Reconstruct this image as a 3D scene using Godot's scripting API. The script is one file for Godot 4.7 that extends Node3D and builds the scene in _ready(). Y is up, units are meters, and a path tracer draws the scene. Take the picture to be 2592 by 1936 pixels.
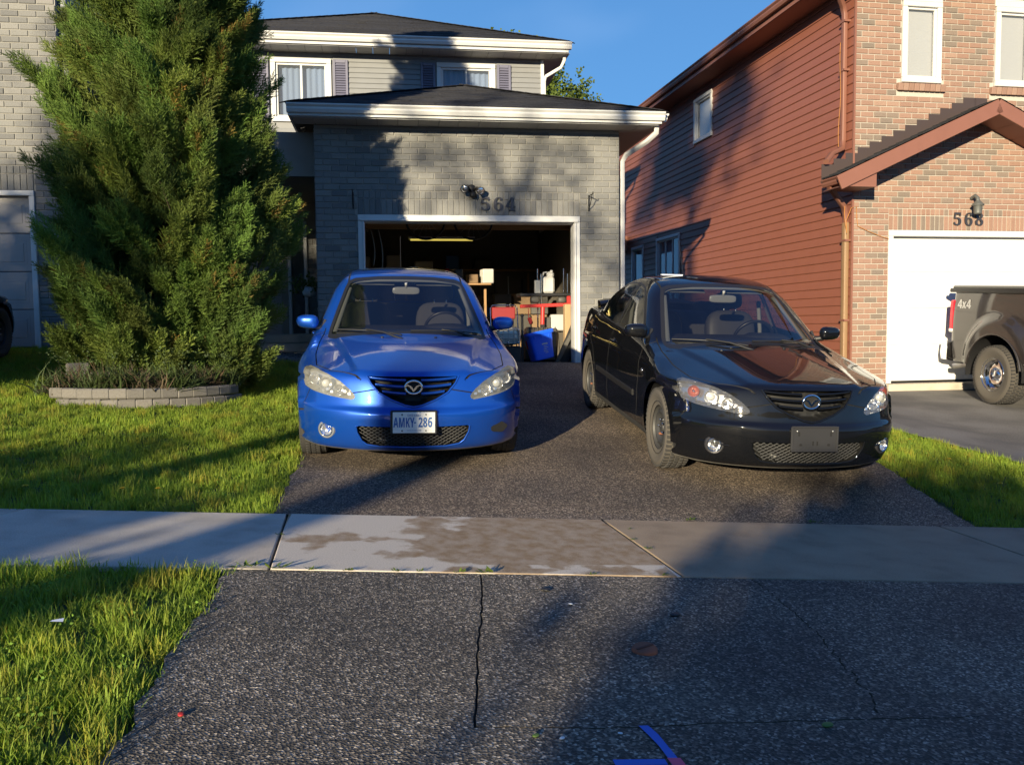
extends Node3D
# A driveway with a blue hatchback and a black sedan before a grey brick garage, low sun from behind the camera on the left.
# World: x runs along the street, -z into the lots, camera at the origin of x and z.

const CAM_H := 1.12
const GROUND_X := [-60.0, -40.0, -4.5, -1.0, 3.9, 6.6, 12.0, 60.0]
const GROUND_T := [1.9, 1.8, 0.25, -0.005, -0.10, -0.42, -0.5, -1.6]

var M := {}
var taken := {}
var rng := RandomNumberGenerator.new()

func _ready() -> void:
	rng.seed = 11
	set_camera_and_light()
	make_materials()
	build_ground()
	build_grey_house()
	build_red_house()
	build_left_house()
	build_back_trees()
	build_street_trees()
	build_far_side()
	build_cars()
	build_truck()
	build_cedar()
	build_garage_things()
	build_front_details()
	build_grass()

# ---------------------------------------------------------------- camera, sky, sun
func set_camera_and_light() -> void:
	var cam := Camera3D.new()
	cam.name = "camera"
	cam.position = Vector3(0, CAM_H, 0)
	cam.rotation_degrees = Vector3(-3.75, -8.0, -0.57)
	cam.fov = 47.53
	cam.near = 0.05
	cam.far = 600.0
	add_child(cam)
	cam.current = true

	var e := Environment.new()
	e.background_mode = Environment.BG_SKY
	var sky := Sky.new()
	var sm := ProceduralSkyMaterial.new()
	sm.sky_top_color = lin(0.011, 0.040, 0.18)
	sm.sky_horizon_color = lin(0.088, 0.250, 0.49)
	sm.sky_curve = 0.5
	sm.ground_bottom_color = lin(0.02, 0.022, 0.02)
	sm.ground_horizon_color = lin(0.06, 0.08, 0.08)
	sm.sun_angle_max = 8.0
	sm.sun_curve = 0.12
	sm.sky_cover = wisps()
	sm.sky_cover_modulate = Color(1, 1, 1, 0.02)
	sm.sky_energy_multiplier = 1.0
	sky.sky_material = sm
	e.sky = sky
	e.tonemap_mode = Environment.TONE_MAPPER_LINEAR
	e.tonemap_exposure = 2.0
	e.sdfgi_enabled = true
	e.ssao_enabled = true
	e.ssil_enabled = true
	var we := WorldEnvironment.new()
	we.name = "world_environment"
	we.environment = e
	add_child(we)

	var sun := DirectionalLight3D.new()
	sun.name = "sun"
	sun.light_energy = 1.6
	sun.light_color = Color(1.0, 0.935, 0.80)
	sun.light_angular_distance = 0.55
	sun.shadow_enabled = true
	var el := deg_to_rad(11.3)
	var az := deg_to_rad(28.0)
	var travel := Vector3(sin(az) * cos(el), -sin(el), -cos(az) * cos(el))
	sun.look_at_from_position(Vector3.ZERO, travel, Vector3.UP)
	add_child(sun)

func wisps() -> Texture2D:
	var w := 1024
	var h := 512
	var im := Image.create(w, h, false, Image.FORMAT_RGBA8)
	var n := FastNoiseLite.new()
	n.seed = 5
	n.frequency = 1.0
	n.fractal_octaves = 5
	for j in h:
		var v := float(j) / h
		var el := (0.5 - v) * PI
		for i in w:
			var a := float(i) / w * TAU
			var k := 0.0
			if el > -0.05:
				var d := Vector3(cos(a) * cos(el), sin(el), sin(a) * cos(el))
				k = clampf(n.get_noise_3d(d.x * 3.0 + d.z, d.y * 9.0, d.z * 3.0) * 1.7 - 0.05, 0.0, 1.0)
			im.set_pixel(i, j, Color(1, 1, 1, k))
	return ImageTexture.create_from_image(im)

# ---------------------------------------------------------------- ground height
func table(xs: Array, ys: Array, x: float) -> float:
	if x <= xs[0]:
		return ys[0]
	for i in range(1, xs.size()):
		if x <= xs[i]:
			return lerpf(ys[i - 1], ys[i], (x - xs[i - 1]) / (xs[i] - xs[i - 1]))
	return ys[-1]

func gy(x: float, z: float) -> float:
	var d := -z
	var p := 0.0
	if d > 13.1:
		p = 0.62
	elif d > 7.0:
		p = 0.108 + 0.084 * (d - 7.0)
	elif d > 5.2:
		p = 0.06 * (d - 5.2)
	var t := clampf((d - 4.9) / 2.3, 0.0, 1.0)
	var w := t * t * (3.0 - 2.0 * t)
	return -0.052 * clampf(x, -60.0, 60.0) * (1.0 - w) + table(GROUND_X, GROUND_T, x) * w + p

func gp(x: float, z: float, up := 0.0) -> Vector3:
	return Vector3(x, gy(x, z) + up, z)

# ---------------------------------------------------------------- mesh building
class MB:
	var v := PackedVector3Array()
	var n := PackedVector3Array()
	var c := PackedColorArray()
	var uv := PackedVector2Array()
	var ix := PackedInt32Array()
	var tint := Color(1, 1, 1)
	var colored := false
	var with_uv := false

	func vert(p: Vector3, nn: Vector3, t := Vector2.ZERO) -> int:
		v.append(p)
		n.append(nn)
		if colored:
			c.append(tint)
		if with_uv:
			uv.append(t)
		return v.size() - 1

	func tri(a: int, b: int, d: int) -> void:
		# wound so that the front (clockwise) side is where the normals point
		var g := (v[d] - v[a]).cross(v[b] - v[a])
		if g.dot(n[a] + n[b] + n[d]) >= 0.0:
			ix.append_array([a, b, d])
		else:
			ix.append_array([a, d, b])

	func face(pts: Array, nn := Vector3.ZERO) -> void:
		var nrm := nn
		if nrm == Vector3.ZERO:
			nrm = (pts[2] - pts[0]).cross(pts[1] - pts[0]).normalized()
		var base := v.size()
		for p in pts:
			vert(p, nrm)
		for i in range(1, pts.size() - 1):
			tri(base, base + i, base + i + 1)

	func box(at: Vector3, size: Vector3, basis := Basis()) -> void:
		var h := size * 0.5
		for ax in 3:
			for s: float in [-1.0, 1.0]:
				var nn := Vector3.ZERO
				nn[ax] = s
				var u := (ax + 1) % 3
				var w := (ax + 2) % 3
				var pts := []
				for k in [[-1, -1], [1, -1], [1, 1], [-1, 1]]:
					var p := Vector3.ZERO
					p[ax] = s * h[ax]
					p[u] = k[0] * h[u]
					p[w] = k[1] * h[w]
					pts.append(at + basis * p)
				face(pts, (basis * nn).normalized())

	# a box with chamfered edges
	func cbox(at: Vector3, size: Vector3, b: float, basis := Basis()) -> void:
		var h := size * 0.5
		b = minf(b, minf(h.x, minf(h.y, h.z)) * 0.9)
		for ax in 3:
			var u := (ax + 1) % 3
			var w := (ax + 2) % 3
			for s: float in [-1.0, 1.0]:
				var nn := Vector3.ZERO
				nn[ax] = s
				var pts := []
				for k in [[-1, -1], [1, -1], [1, 1], [-1, 1]]:
					var p := Vector3.ZERO
					p[ax] = s * h[ax]
					p[u] = k[0] * (h[u] - b)
					p[w] = k[1] * (h[w] - b)
					pts.append(at + basis * p)
				face(pts, (basis * nn).normalized())
				for s2 in [-1.0, 1.0]:
					# edge between faces ax,s and u,s2
					var e := []
					for k in [[0, -1], [0, 1], [1, 1], [1, -1]]:
						var p := Vector3.ZERO
						p[ax] = s * (h[ax] - (b if k[0] == 1 else 0.0))
						p[u] = s2 * (h[u] - (0.0 if k[0] == 1 else b))
						p[w] = k[1] * (h[w] - b)
						e.append(at + basis * p)
					var en := Vector3.ZERO
					en[ax] = s
					en[u] = s2
					face(e, (basis * en).normalized())
		for sx in [-1.0, 1.0]:
			for sy in [-1.0, 1.0]:
				for sz in [-1.0, 1.0]:
					face([at + basis * Vector3(sx * h.x, sy * (h.y - b), sz * (h.z - b)), at + basis * Vector3(sx * (h.x - b), sy * h.y, sz * (h.z - b)), at + basis * Vector3(sx * (h.x - b), sy * (h.y - b), sz * h.z)], (basis * Vector3(sx, sy, sz)).normalized())

	# rings of points joined into a skin; closed says whether each ring closes
	func skin(rings: Array, closed := true, cap := false) -> void:
		var rc := rings.size()
		var pc: int = rings[0].size()
		var base := v.size()
		var mid := Vector3.ZERO
		for r in rc:
			for p in pc:
				var a: Vector3 = rings[r][(p + 1) % pc] if closed or p < pc - 1 else rings[r][p]
				var b: Vector3 = rings[r][(p - 1 + pc) % pc] if closed or p > 0 else rings[r][p]
				var d: Vector3 = rings[mini(r + 1, rc - 1)][p] - rings[maxi(r - 1, 0)][p]
				var nn := (a - b).cross(d).normalized()
				vert(rings[r][p], nn)
		# outward: away from the ring middle for closed rings
		if closed:
			var out := 0.0
			for r in rc:
				mid = Vector3.ZERO
				for p in pc:
					mid += rings[r][p]
				mid /= pc
				for p in pc:
					out += n[base + r * pc + p].dot(v[base + r * pc + p] - mid)
			if out < 0.0:
				for i in range(base, v.size()):
					n[i] = -n[i]
		var last := pc if closed else pc - 1
		for r in rc - 1:
			for p in last:
				var a := base + r * pc + p
				var b := base + r * pc + (p + 1) % pc
				tri(a, b, b + pc)
				tri(a, b + pc, a + pc)
		if cap:
			for r in [0, rc - 1]:
				var pts: Array = Array(rings[r])
				var m := Vector3.ZERO
				for p in pts:
					m += p
				m /= pc
				var o: Vector3 = (rings[0][0] - rings[1][0]) if r == 0 else (rings[rc - 1][0] - rings[rc - 2][0])
				var nn: Vector3 = (pts[1] - pts[0]).cross(pts[2 % pc] - pts[0]).normalized()
				if nn.dot(o) < 0.0:
					nn = -nn
				var k := vert(m, nn)
				var first := v.size()
				for p in pts:
					vert(p, nn)
				for p in pc:
					tri(k, first + p, first + (p + 1) % pc)

	func tube(pts: Array, r: float, sides := 8, cap := true, r2 := -1.0) -> void:
		var rings := []
		var up := Vector3.UP
		for i in pts.size():
			var d: Vector3 = (pts[mini(i + 1, pts.size() - 1)] - pts[maxi(i - 1, 0)]).normalized()
			if absf(d.dot(up)) > 0.95:
				up = Vector3(0.31, 0.12, 0.94).normalized()
			var s := d.cross(up).normalized()
			up = s.cross(d).normalized()
			var ring := PackedVector3Array()
			var rr := r if r2 < 0.0 else lerpf(r, r2, float(i) / (pts.size() - 1))
			for k in sides:
				var a := TAU * k / sides
				ring.append(pts[i] + (s * cos(a) + up * sin(a)) * rr)
			rings.append(ring)
		skin(rings, true, cap)

	# profile of (radius, along) turned round an axis
	func lathe(prof: Array, segs: int, xf := Transform3D()) -> void:
		var base := v.size()
		var pc := prof.size()
		for s in segs + 1:
			var a := TAU * s / segs
			for i in pc:
				var t: Vector2 = prof[mini(i + 1, pc - 1)] - prof[maxi(i - 1, 0)]
				var q := Vector2(t.y, -t.x).normalized()
				vert(xf * Vector3(prof[i].x * cos(a), prof[i].y, prof[i].x * sin(a)), (xf.basis * Vector3(q.x * cos(a), q.y, q.x * sin(a))).normalized())
		for s in segs:
			for i in pc - 1:
				var a := base + s * pc + i
				tri(a, a + 1, a + pc + 1)
				tri(a, a + pc + 1, a + pc)

	# a rounded lump: superellipsoid
	func lump(at: Vector3, size: Vector3, e := 0.5, basis := Basis(), nu := 20, nv := 12) -> void:
		var base := v.size()
		for j in nv + 1:
			var la := lerpf(-PI / 2, PI / 2, float(j) / nv)
			for i in nu + 1:
				var lo := TAU * i / nu
				var p := Vector3(sp(cos(la), e) * sp(cos(lo), e), sp(sin(la), e), sp(cos(la), e) * sp(sin(lo), e))
				var q := Vector3(sp(cos(la), 2.0 - e) * sp(cos(lo), 2.0 - e) / size.x, sp(sin(la), 2.0 - e) / size.y, sp(cos(la), 2.0 - e) * sp(sin(lo), 2.0 - e) / size.z)
				vert(at + basis * (p * size * 0.5), (basis * q).normalized())
		for j in nv:
			for i in nu:
				var a := base + j * (nu + 1) + i
				tri(a, a + 1, a + nu + 2)
				tri(a, a + nu + 2, a + nu + 1)

	func sp(x: float, e: float) -> float:
		return signf(x) * pow(absf(x), e)

	# outline (x, y) pushed along z with a flat front and back
	func prism(outline: PackedVector2Array, z0: float, z1: float, xf := Transform3D()) -> void:
		var tr := Geometry2D.triangulate_polygon(outline)
		for s in 2:
			var base := v.size()
			for p in outline:
				vert(xf * Vector3(p.x, p.y, z1 if s == 1 else z0), (xf.basis * Vector3(0, 0, 1 if s == 1 else -1)).normalized())
			for i in range(0, tr.size(), 3):
				tri(base + tr[i], base + tr[i + 1], base + tr[i + 2])
		var cw := Geometry2D.is_polygon_clockwise(outline)
		for i in outline.size():
			var a := outline[i]
			var b := outline[(i + 1) % outline.size()]
			var d := (b - a).normalized()
			var nn := Vector3(-d.y, d.x, 0) if cw else Vector3(d.y, -d.x, 0)
			face([xf * Vector3(a.x, a.y, z0), xf * Vector3(b.x, b.y, z0), xf * Vector3(b.x, b.y, z1), xf * Vector3(a.x, a.y, z1)], (xf.basis * nn).normalized())

	func mesh() -> ArrayMesh:
		var m := ArrayMesh.new()
		add_to(m)
		return m

	func add_to(m: ArrayMesh) -> void:
		var arr := []
		arr.resize(Mesh.ARRAY_MAX)
		arr[Mesh.ARRAY_VERTEX] = v
		arr[Mesh.ARRAY_NORMAL] = n
		if colored:
			arr[Mesh.ARRAY_COLOR] = c
		if with_uv:
			arr[Mesh.ARRAY_TEX_UV] = uv
		arr[Mesh.ARRAY_INDEX] = ix
		m.add_surface_from_arrays(Mesh.PRIMITIVE_TRIANGLES, arr)

# ---------------------------------------------------------------- nodes
func numbered(called: String) -> String:
	var k: int = taken.get(called, 0)
	taken[called] = k + 1
	return called if k == 0 else "%s_%03d" % [called, k]

func thing(called: String, label: String, category: String, at := Vector3.ZERO, turn := 0.0, group := "") -> Node3D:
	var o := Node3D.new()
	o.name = numbered(called)
	add_child(o)
	o.position = at
	o.rotation.y = turn
	tag(o, label, category, group)
	return o

func tag(o: Node, label: String, category: String, group := "") -> void:
	o.set_meta("label", label)
	o.set_meta("category", category)
	if group:
		o.set_meta("group", group)

func part(parent: Node, called: String, mesh: Mesh, mat: Material, xf := Transform3D()) -> MeshInstance3D:
	var o := MeshInstance3D.new()
	o.mesh = mesh
	if mat:
		o.material_override = mat
	o.transform = xf
	o.cast_shadow = GeometryInstance3D.SHADOW_CASTING_SETTING_ON
	if parent == self:
		o.name = numbered(called)
		add_child(o)
	else:
		o.name = called
		parent.add_child(o, true)
	return o

func single(called: String, label: String, category: String, mb: MB, mat: Material, at := Vector3.ZERO, group := "") -> MeshInstance3D:
	var o := part(self, called, mb.mesh(), mat, Transform3D(Basis(), at))
	tag(o, label, category, group)
	return o

func structure(called: String, mesh: Mesh, mat: Material) -> MeshInstance3D:
	var o := part(self, called, mesh, mat)
	o.set_meta("kind", "structure")
	return o

func text(parent: Node, called: String, words: String, height: float, mat: Material, xf: Transform3D, serif := false, depth := 0.003, bold := false) -> MeshInstance3D:
	var t := TextMesh.new()
	var f := SystemFont.new()
	f.font_names = PackedStringArray(["Droid Serif" if serif else "Droid Sans"])
	if bold:
		f.font_weight = 700
	t.font = f
	t.text = words
	t.font_size = 64
	t.pixel_size = height / 46.0
	t.depth = depth
	t.curve_step = 1.0
	return part(parent, called, t, mat, xf)
# ---------------------------------------------------------------- materials
func lin(r: float, g: float, b: float, a := 1.0) -> Color:
	var c := Color(r, g, b).linear_to_srgb()
	c.a = a
	return c

func mat(called: String, r: float, g: float, b: float, rough := 0.7, metal := 0.0) -> StandardMaterial3D:
	var m := StandardMaterial3D.new()
	m.resource_name = called
	m.albedo_color = lin(r, g, b)
	m.roughness = rough
	m.metallic = metal
	M[called] = m
	return m

func ramp(stops: Array, hard := false) -> Gradient:
	var g := Gradient.new()
	var off := PackedFloat32Array()
	var col := PackedColorArray()
	for s in stops:
		off.append(s[0])
		col.append(lin(s[1], s[2], s[3]))
	g.offsets = off
	g.colors = col
	if hard:
		g.interpolation_mode = Gradient.GRADIENT_INTERPOLATE_CONSTANT
	return g

func noise_tex(size: int, freq: float, kind: int, g: Gradient, sd := 1, oct := 4, normal := 0.0, cell_ret := -1) -> NoiseTexture2D:
	var n := FastNoiseLite.new()
	n.seed = sd
	n.frequency = freq
	n.noise_type = kind
	if kind == FastNoiseLite.TYPE_CELLULAR:
		n.fractal_type = FastNoiseLite.FRACTAL_NONE
		n.cellular_return_type = cell_ret if cell_ret >= 0 else FastNoiseLite.RETURN_CELL_VALUE
		n.cellular_jitter = 1.0
	else:
		n.fractal_octaves = oct
	var t := NoiseTexture2D.new()
	t.width = size
	t.height = size
	t.seamless = true
	t.seamless_blend_skirt = 0.06
	t.noise = n
	t.normalize = true
	if normal > 0.0:
		t.as_normal_map = true
		t.bump_strength = normal
	elif g:
		t.color_ramp = g
	return t

# world-sized triplanar texture: metres per repeat
func tri_tex(m: StandardMaterial3D, metres: float, world := true) -> void:
	m.uv1_triplanar = true
	m.uv1_world_triplanar = world
	m.uv1_triplanar_sharpness = 4.0
	m.uv1_scale = Vector3.ONE / metres

func make_materials() -> void:
	var SX := FastNoiseLite.TYPE_SIMPLEX_SMOOTH
	var CE := FastNoiseLite.TYPE_CELLULAR
	# aggregate asphalt: each cell of the noise is one stone
	var stones := ramp([[0.0, 0.050, 0.048, 0.043], [0.30, 0.085, 0.079, 0.070], [0.50, 0.130, 0.119, 0.104], [0.66, 0.185, 0.168, 0.147], [0.79, 0.255, 0.232, 0.204], [0.885, 0.345, 0.318, 0.282], [0.96, 0.52, 0.485, 0.435]], true)
	var stone_tex := noise_tex(2048, 0.105, CE, stones, 3)
	var brown := ramp([[0.0, 0.050, 0.040, 0.031], [0.30, 0.085, 0.068, 0.053], [0.48, 0.135, 0.108, 0.085], [0.64, 0.20, 0.162, 0.128], [0.78, 0.28, 0.23, 0.185], [0.88, 0.37, 0.315, 0.26], [0.955, 0.52, 0.46, 0.39]], true)
	var stone_n := noise_tex(2048, 0.105, CE, null, 3, 1, 5.0, FastNoiseLite.RETURN_DISTANCE)
	var patch := noise_tex(512, 0.006, SX, ramp([[0.0, 0.42, 0.42, 0.45], [0.35, 0.66, 0.65, 0.64], [0.55, 0.86, 0.84, 0.81], [0.75, 1.0, 0.99, 0.97], [1.0, 1.0, 1.0, 1.0]]), 8, 6)
	var asphalt := mat("asphalt", 1, 1, 1, 0.85)
	asphalt.albedo_texture = stone_tex
	asphalt.normal_enabled = true
	asphalt.normal_texture = stone_n
	asphalt.normal_scale = 1.0
	tri_tex(asphalt, 1.7)
	asphalt.albedo_color = lin(1.0, 0.93, 0.82)
	detail(asphalt, patch, 5.3)
	# the upper driveway: browner tones on the same stones
	var drive := asphalt.duplicate()
	drive.resource_name = "driveway_asphalt"
	drive.albedo_texture = noise_tex(2048, 0.105, CE, brown, 3)
	drive.uv1_offset = Vector3(0.37, 0.1, 0.71)
	M.drive = drive
	var smooth_asphalt := mat("worn_asphalt", 1, 1, 1, 0.9)
	smooth_asphalt.albedo_texture = noise_tex(1024, 0.06, SX, ramp([[0.0, 0.13, 0.125, 0.12], [0.5, 0.17, 0.165, 0.16], [1.0, 0.23, 0.22, 0.205]]), 21, 5)
	tri_tex(smooth_asphalt, 1.7)
	detail(smooth_asphalt, patch, 3.7)
	M.road = mat("road_asphalt", 0.09, 0.088, 0.085, 0.9)

	var conc_g := ramp([[0.0, 0.40, 0.345, 0.28], [0.4, 0.50, 0.44, 0.355], [0.7, 0.58, 0.51, 0.415], [1.0, 0.68, 0.60, 0.495]])
	var conc := mat("concrete", 1, 1, 1, 0.92)
	conc.albedo_texture = noise_tex(1024, 0.09, SX, conc_g, 12, 5)
	conc.normal_enabled = true
	conc.normal_texture = noise_tex(1024, 0.3, SX, null, 13, 3, 1.5)
	tri_tex(conc, 0.9)
	detail(conc, noise_tex(512, 0.012, SX, ramp([[0.0, 0.70, 0.68, 0.66], [0.4, 0.88, 0.87, 0.86], [0.7, 0.97, 0.97, 0.96], [1.0, 1, 1, 1]]), 19, 6), 2.3)
	M.soil = mat("soil", 0.045, 0.036, 0.022, 1.0)
	var turf := mat("turf", 1, 1, 1, 1.0)
	turf.albedo_texture = noise_tex(512, 0.03, SX, ramp([[0.0, 0.020, 0.030, 0.008], [0.5, 0.035, 0.055, 0.012], [1.0, 0.055, 0.065, 0.02]]), 4, 5)
	tri_tex(turf, 1.3)

	# bricks: a grain over a family of tones
	var grain := noise_tex(512, 0.05, SX, ramp([[0.0, 0.72, 0.71, 0.70], [0.45, 0.92, 0.92, 0.92], [1.0, 1.0, 1.0, 1.0]]), 31, 5)
	var grain_n := noise_tex(512, 0.16, SX, null, 32, 4, 2.0)
	var tones_grey := [[0.195, 0.194, 0.186], [0.220, 0.218, 0.206], [0.172, 0.172, 0.167], [0.240, 0.235, 0.220], [0.204, 0.202, 0.194], [0.152, 0.152, 0.150]]
	var tones_red := [[0.30, 0.182, 0.136], [0.275, 0.165, 0.122], [0.325, 0.208, 0.155], [0.22, 0.168, 0.134], [0.195, 0.155, 0.126], [0.29, 0.188, 0.142]]
	M.grey_bricks = []
	M.red_bricks = []
	for k in 6:
		for fam in 2:
			var t: Array = (tones_grey if fam == 0 else tones_red)[k]
			var b := mat("brick_%s_%d" % ["grey" if fam == 0 else "red", k], t[0], t[1], t[2], 0.9)
			b.albedo_texture = grain
			b.normal_enabled = true
			b.normal_texture = grain_n
			b.normal_scale = 0.7
			tri_tex(b, 0.55)
			(M.grey_bricks if fam == 0 else M.red_bricks).append(b)
	var mo := mat("mortar_grey", 0.31, 0.30, 0.27, 0.95)
	mo.albedo_texture = grain
	tri_tex(mo, 0.4)
	var mo2 := mat("mortar_pale", 0.46, 0.43, 0.375, 0.95)
	mo2.albedo_texture = grain
	tri_tex(mo2, 0.4)

	var film := noise_tex(512, 0.012, SX, ramp([[0.0, 0.92, 0.915, 0.905], [0.5, 0.97, 0.97, 0.965], [1.0, 1, 1, 1]]), 41, 6)
	for spec in [["siding_red", 0.235, 0.084, 0.052, 0.5], ["siding_grey", 0.20, 0.205, 0.21, 0.5], ["siding_slate", 0.14, 0.155, 0.18, 0.5], ["shutter", 0.13, 0.13, 0.19, 0.5], ["trim_white", 0.58, 0.58, 0.57, 0.4], ["door_white", 0.70, 0.70, 0.68, 0.45], ["door_beige", 0.34, 0.315, 0.30, 0.5], ["trim_rust", 0.21, 0.09, 0.062, 0.5], ["pipe_tan", 0.26, 0.16, 0.085, 0.5], ["soffit_white", 0.34, 0.34, 0.34, 0.6], ["porch_beige", 0.26, 0.235, 0.20, 0.7]]:
		var m := mat(spec[0], spec[1], spec[2], spec[3], spec[4])
		m.albedo_texture = film
		tri_tex(m, 2.1)
	M.soffit_rust = mat("soffit_rust", 0.30, 0.13, 0.09, 0.7)
	M.flashing = mat("flashing", 0.07, 0.05, 0.045, 0.5, 0.3)
	var sh_g := ramp([[0.0, 0.010, 0.010, 0.013], [0.4, 0.018, 0.018, 0.022], [0.7, 0.030, 0.030, 0.034], [1.0, 0.055, 0.052, 0.053]])
	M.shingles = []
	for k in 3:
		var m := mat("shingle_%d" % k, 1.0 - 0.13 * k, 1.0 - 0.13 * k, 1.0 - 0.12 * k, 0.95)
		m.albedo_texture = noise_tex(512, 0.05, SX, sh_g, 50 + k, 5) if k == 0 else M.shingles[0].albedo_texture
		tri_tex(m, 0.8)
		M.shingles.append(m)
	M.iron = mat("black_iron", 0.02, 0.02, 0.02, 0.5, 0.4)
	M.number = mat("number_metal", 0.06, 0.06, 0.07, 0.45, 0.5)
	M.galv = mat("galvanised", 0.55, 0.55, 0.54, 0.35, 0.9)
	M.chrome = mat("chrome", 0.75, 0.76, 0.78, 0.08, 1.0)
	M.alu = mat("cast_aluminium", 0.45, 0.44, 0.41, 0.45, 0.7)
	M.rust = mat("rust", 0.20, 0.075, 0.04, 0.9)
	M.wood = mat("pine_wood", 0.34, 0.20, 0.09, 0.8)
	M.ply = mat("plywood", 0.38, 0.26, 0.14, 0.8)
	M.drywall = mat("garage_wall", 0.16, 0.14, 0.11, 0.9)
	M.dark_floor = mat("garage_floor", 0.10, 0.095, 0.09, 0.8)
	M.black = mat("black_plastic", 0.012, 0.012, 0.013, 0.5)
	M.rubber = mat("tyre_rubber", 0.035, 0.033, 0.031, 0.85)
	M.dusty_rubber = mat("dusty_tyre", 0.085, 0.075, 0.062, 0.9)
	M.red_paint = mat("red_paint", 0.45, 0.03, 0.025, 0.4)
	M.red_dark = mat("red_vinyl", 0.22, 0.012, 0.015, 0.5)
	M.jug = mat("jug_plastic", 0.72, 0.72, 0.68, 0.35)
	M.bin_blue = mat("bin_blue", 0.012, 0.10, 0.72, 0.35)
	M.orange_cord = mat("orange_cord", 0.42, 0.17, 0.03, 0.6)
	M.paint_blue = mat("marking_blue", 0.02, 0.13, 0.55, 0.7)
	M.paint_pink = mat("marking_pink", 0.75, 0.09, 0.18, 0.7)
	M.yellow = mat("dandelion", 0.75, 0.52, 0.02, 0.7)
	M.leaf_weed = mat("weed_leaf", 0.10, 0.17, 0.03, 0.7)
	M.paper = mat("paper", 0.70, 0.74, 0.80, 0.8)
	M.blind = mat("window_blind", 0.42, 0.42, 0.41, 0.7)
	M.room = mat("room_wall", 0.35, 0.34, 0.32, 0.9)
	M.sky_reflection_curtain = mat("sky_reflection_curtain", 0.13, 0.18, 0.28, 0.9)  # the blue of mirrored sky, painted on an added sheet
	# window glass: a smooth thin pane
	var gl := mat("window_glass", 0.5, 0.55, 0.6, 0.02)
	gl.albedo_color.a = 0.12
	gl.transparency = BaseMaterial3D.TRANSPARENCY_ALPHA
	gl.metallic_specular = 0.7
	var cg := mat("car_glass", 0.004, 0.006, 0.008, 0.01)
	cg.albedo_color.a = 0.52
	cg.transparency = BaseMaterial3D.TRANSPARENCY_ALPHA
	cg.metallic_specular = 0.6
	var hg := mat("lamp_lens", 0.6, 0.6, 0.58, 0.03)
	hg.albedo_color.a = 0.06
	hg.transparency = BaseMaterial3D.TRANSPARENCY_ALPHA
	# hazed old plastic
	var hz := mat("hazed_lens", 0.46, 0.45, 0.37, 0.22)
	hz.albedo_color.a = 0.20
	hz.transparency = BaseMaterial3D.TRANSPARENCY_ALPHA
	# car paint
	var blue := mat("blue_paint", 0.005, 0.070, 0.41, 0.36, 0.5)
	blue.clearcoat_enabled = true
	blue.clearcoat = 1.0
	blue.clearcoat_roughness = 0.04
	var black := mat("black_paint", 0.004, 0.0045, 0.006, 0.5, 0.0)
	black.metallic_specular = 0.15
	black.clearcoat_enabled = true
	black.clearcoat = 1.0
	black.clearcoat_roughness = 0.03
	var maroon := mat("dark_car_paint", 0.02, 0.012, 0.014, 0.5, 0.0)
	maroon.clearcoat_enabled = true
	maroon.clearcoat = 1.0
	maroon.clearcoat_roughness = 0.05
	var tp := mat("truck_paint", 0.016, 0.012, 0.011, 0.6, 0.0)
	tp.clearcoat_enabled = true
	tp.clearcoat = 1.0
	tp.clearcoat_roughness = 0.06
	M.steel = mat("painted_steel", 0.05, 0.05, 0.05, 0.55, 0.3)
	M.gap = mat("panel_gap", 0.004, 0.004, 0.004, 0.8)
	M.seat = mat("seat_cloth", 0.07, 0.07, 0.072, 0.9)
	M.seat_grey = mat("seat_leather", 0.055, 0.055, 0.055, 0.5)
	M.dash = mat("dashboard", 0.03, 0.03, 0.032, 0.7)
	M.pillar_trim = mat("pillar_trim", 0.24, 0.25, 0.23, 0.8)
	M.lamp_bowl = mat("lamp_reflector", 0.70, 0.70, 0.70, 0.18, 0.9)
	M.lamp_dark = mat("lamp_housing", 0.05, 0.05, 0.055, 0.3, 0.5)
	M.mesh_black = mat("intake_mesh", 0.045, 0.045, 0.045, 0.5)
	M.amber = mat("amber_lens", 0.26, 0.05, 0.025, 0.15)
	M.tail_red = mat("tail_lens", 0.50, 0.015, 0.03, 0.12)
	M.plate = mat("plate_white", 0.72, 0.72, 0.68, 0.45)
	M.plate_blue = mat("plate_lettering", 0.03, 0.12, 0.35, 0.5)
	M.lamp_chrome = mat("lamp_chrome", 0.34, 0.34, 0.35, 0.25, 0.85)
	M.lamp_silver = mat("lamp_silver", 0.42, 0.42, 0.40, 0.35, 0.6)
	M.cover_grey = mat("bed_cover", 0.14, 0.14, 0.13, 0.7)
	M.lettering_silver = mat("silver_lettering", 0.45, 0.45, 0.45, 0.4, 0.5)
	M.print_pale = mat("pale_print", 0.42, 0.42, 0.40, 0.7)
	M.greasy = mat("greasy_metal", 0.08, 0.075, 0.065, 0.6, 0.3)
	M.cardboard = mat("cardboard", 0.20, 0.13, 0.07, 0.9)
	M.carton_blue = mat("blue_carton", 0.05, 0.16, 0.45, 0.7)  # plain blue of the carton itself
	M.carton_pale = mat("pale_carton", 0.55, 0.53, 0.48, 0.8)  # plain pale colour of the carton itself
	M.hose = mat("pale_hose", 0.18, 0.15, 0.11, 0.6)
	M.lantern_grey = mat("lantern_grey", 0.12, 0.125, 0.12, 0.5, 0.3)
	M.rust_dark = mat("dark_rust", 0.10, 0.04, 0.025, 0.9)
	var glow := mat("tube_glow", 0.8, 0.75, 0.5, 0.5)
	glow.emission_enabled = true
	glow.emission = Color(1.0, 0.9, 0.42)
	glow.emission_energy_multiplier = 0.30
	M.block_tones = []
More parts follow.
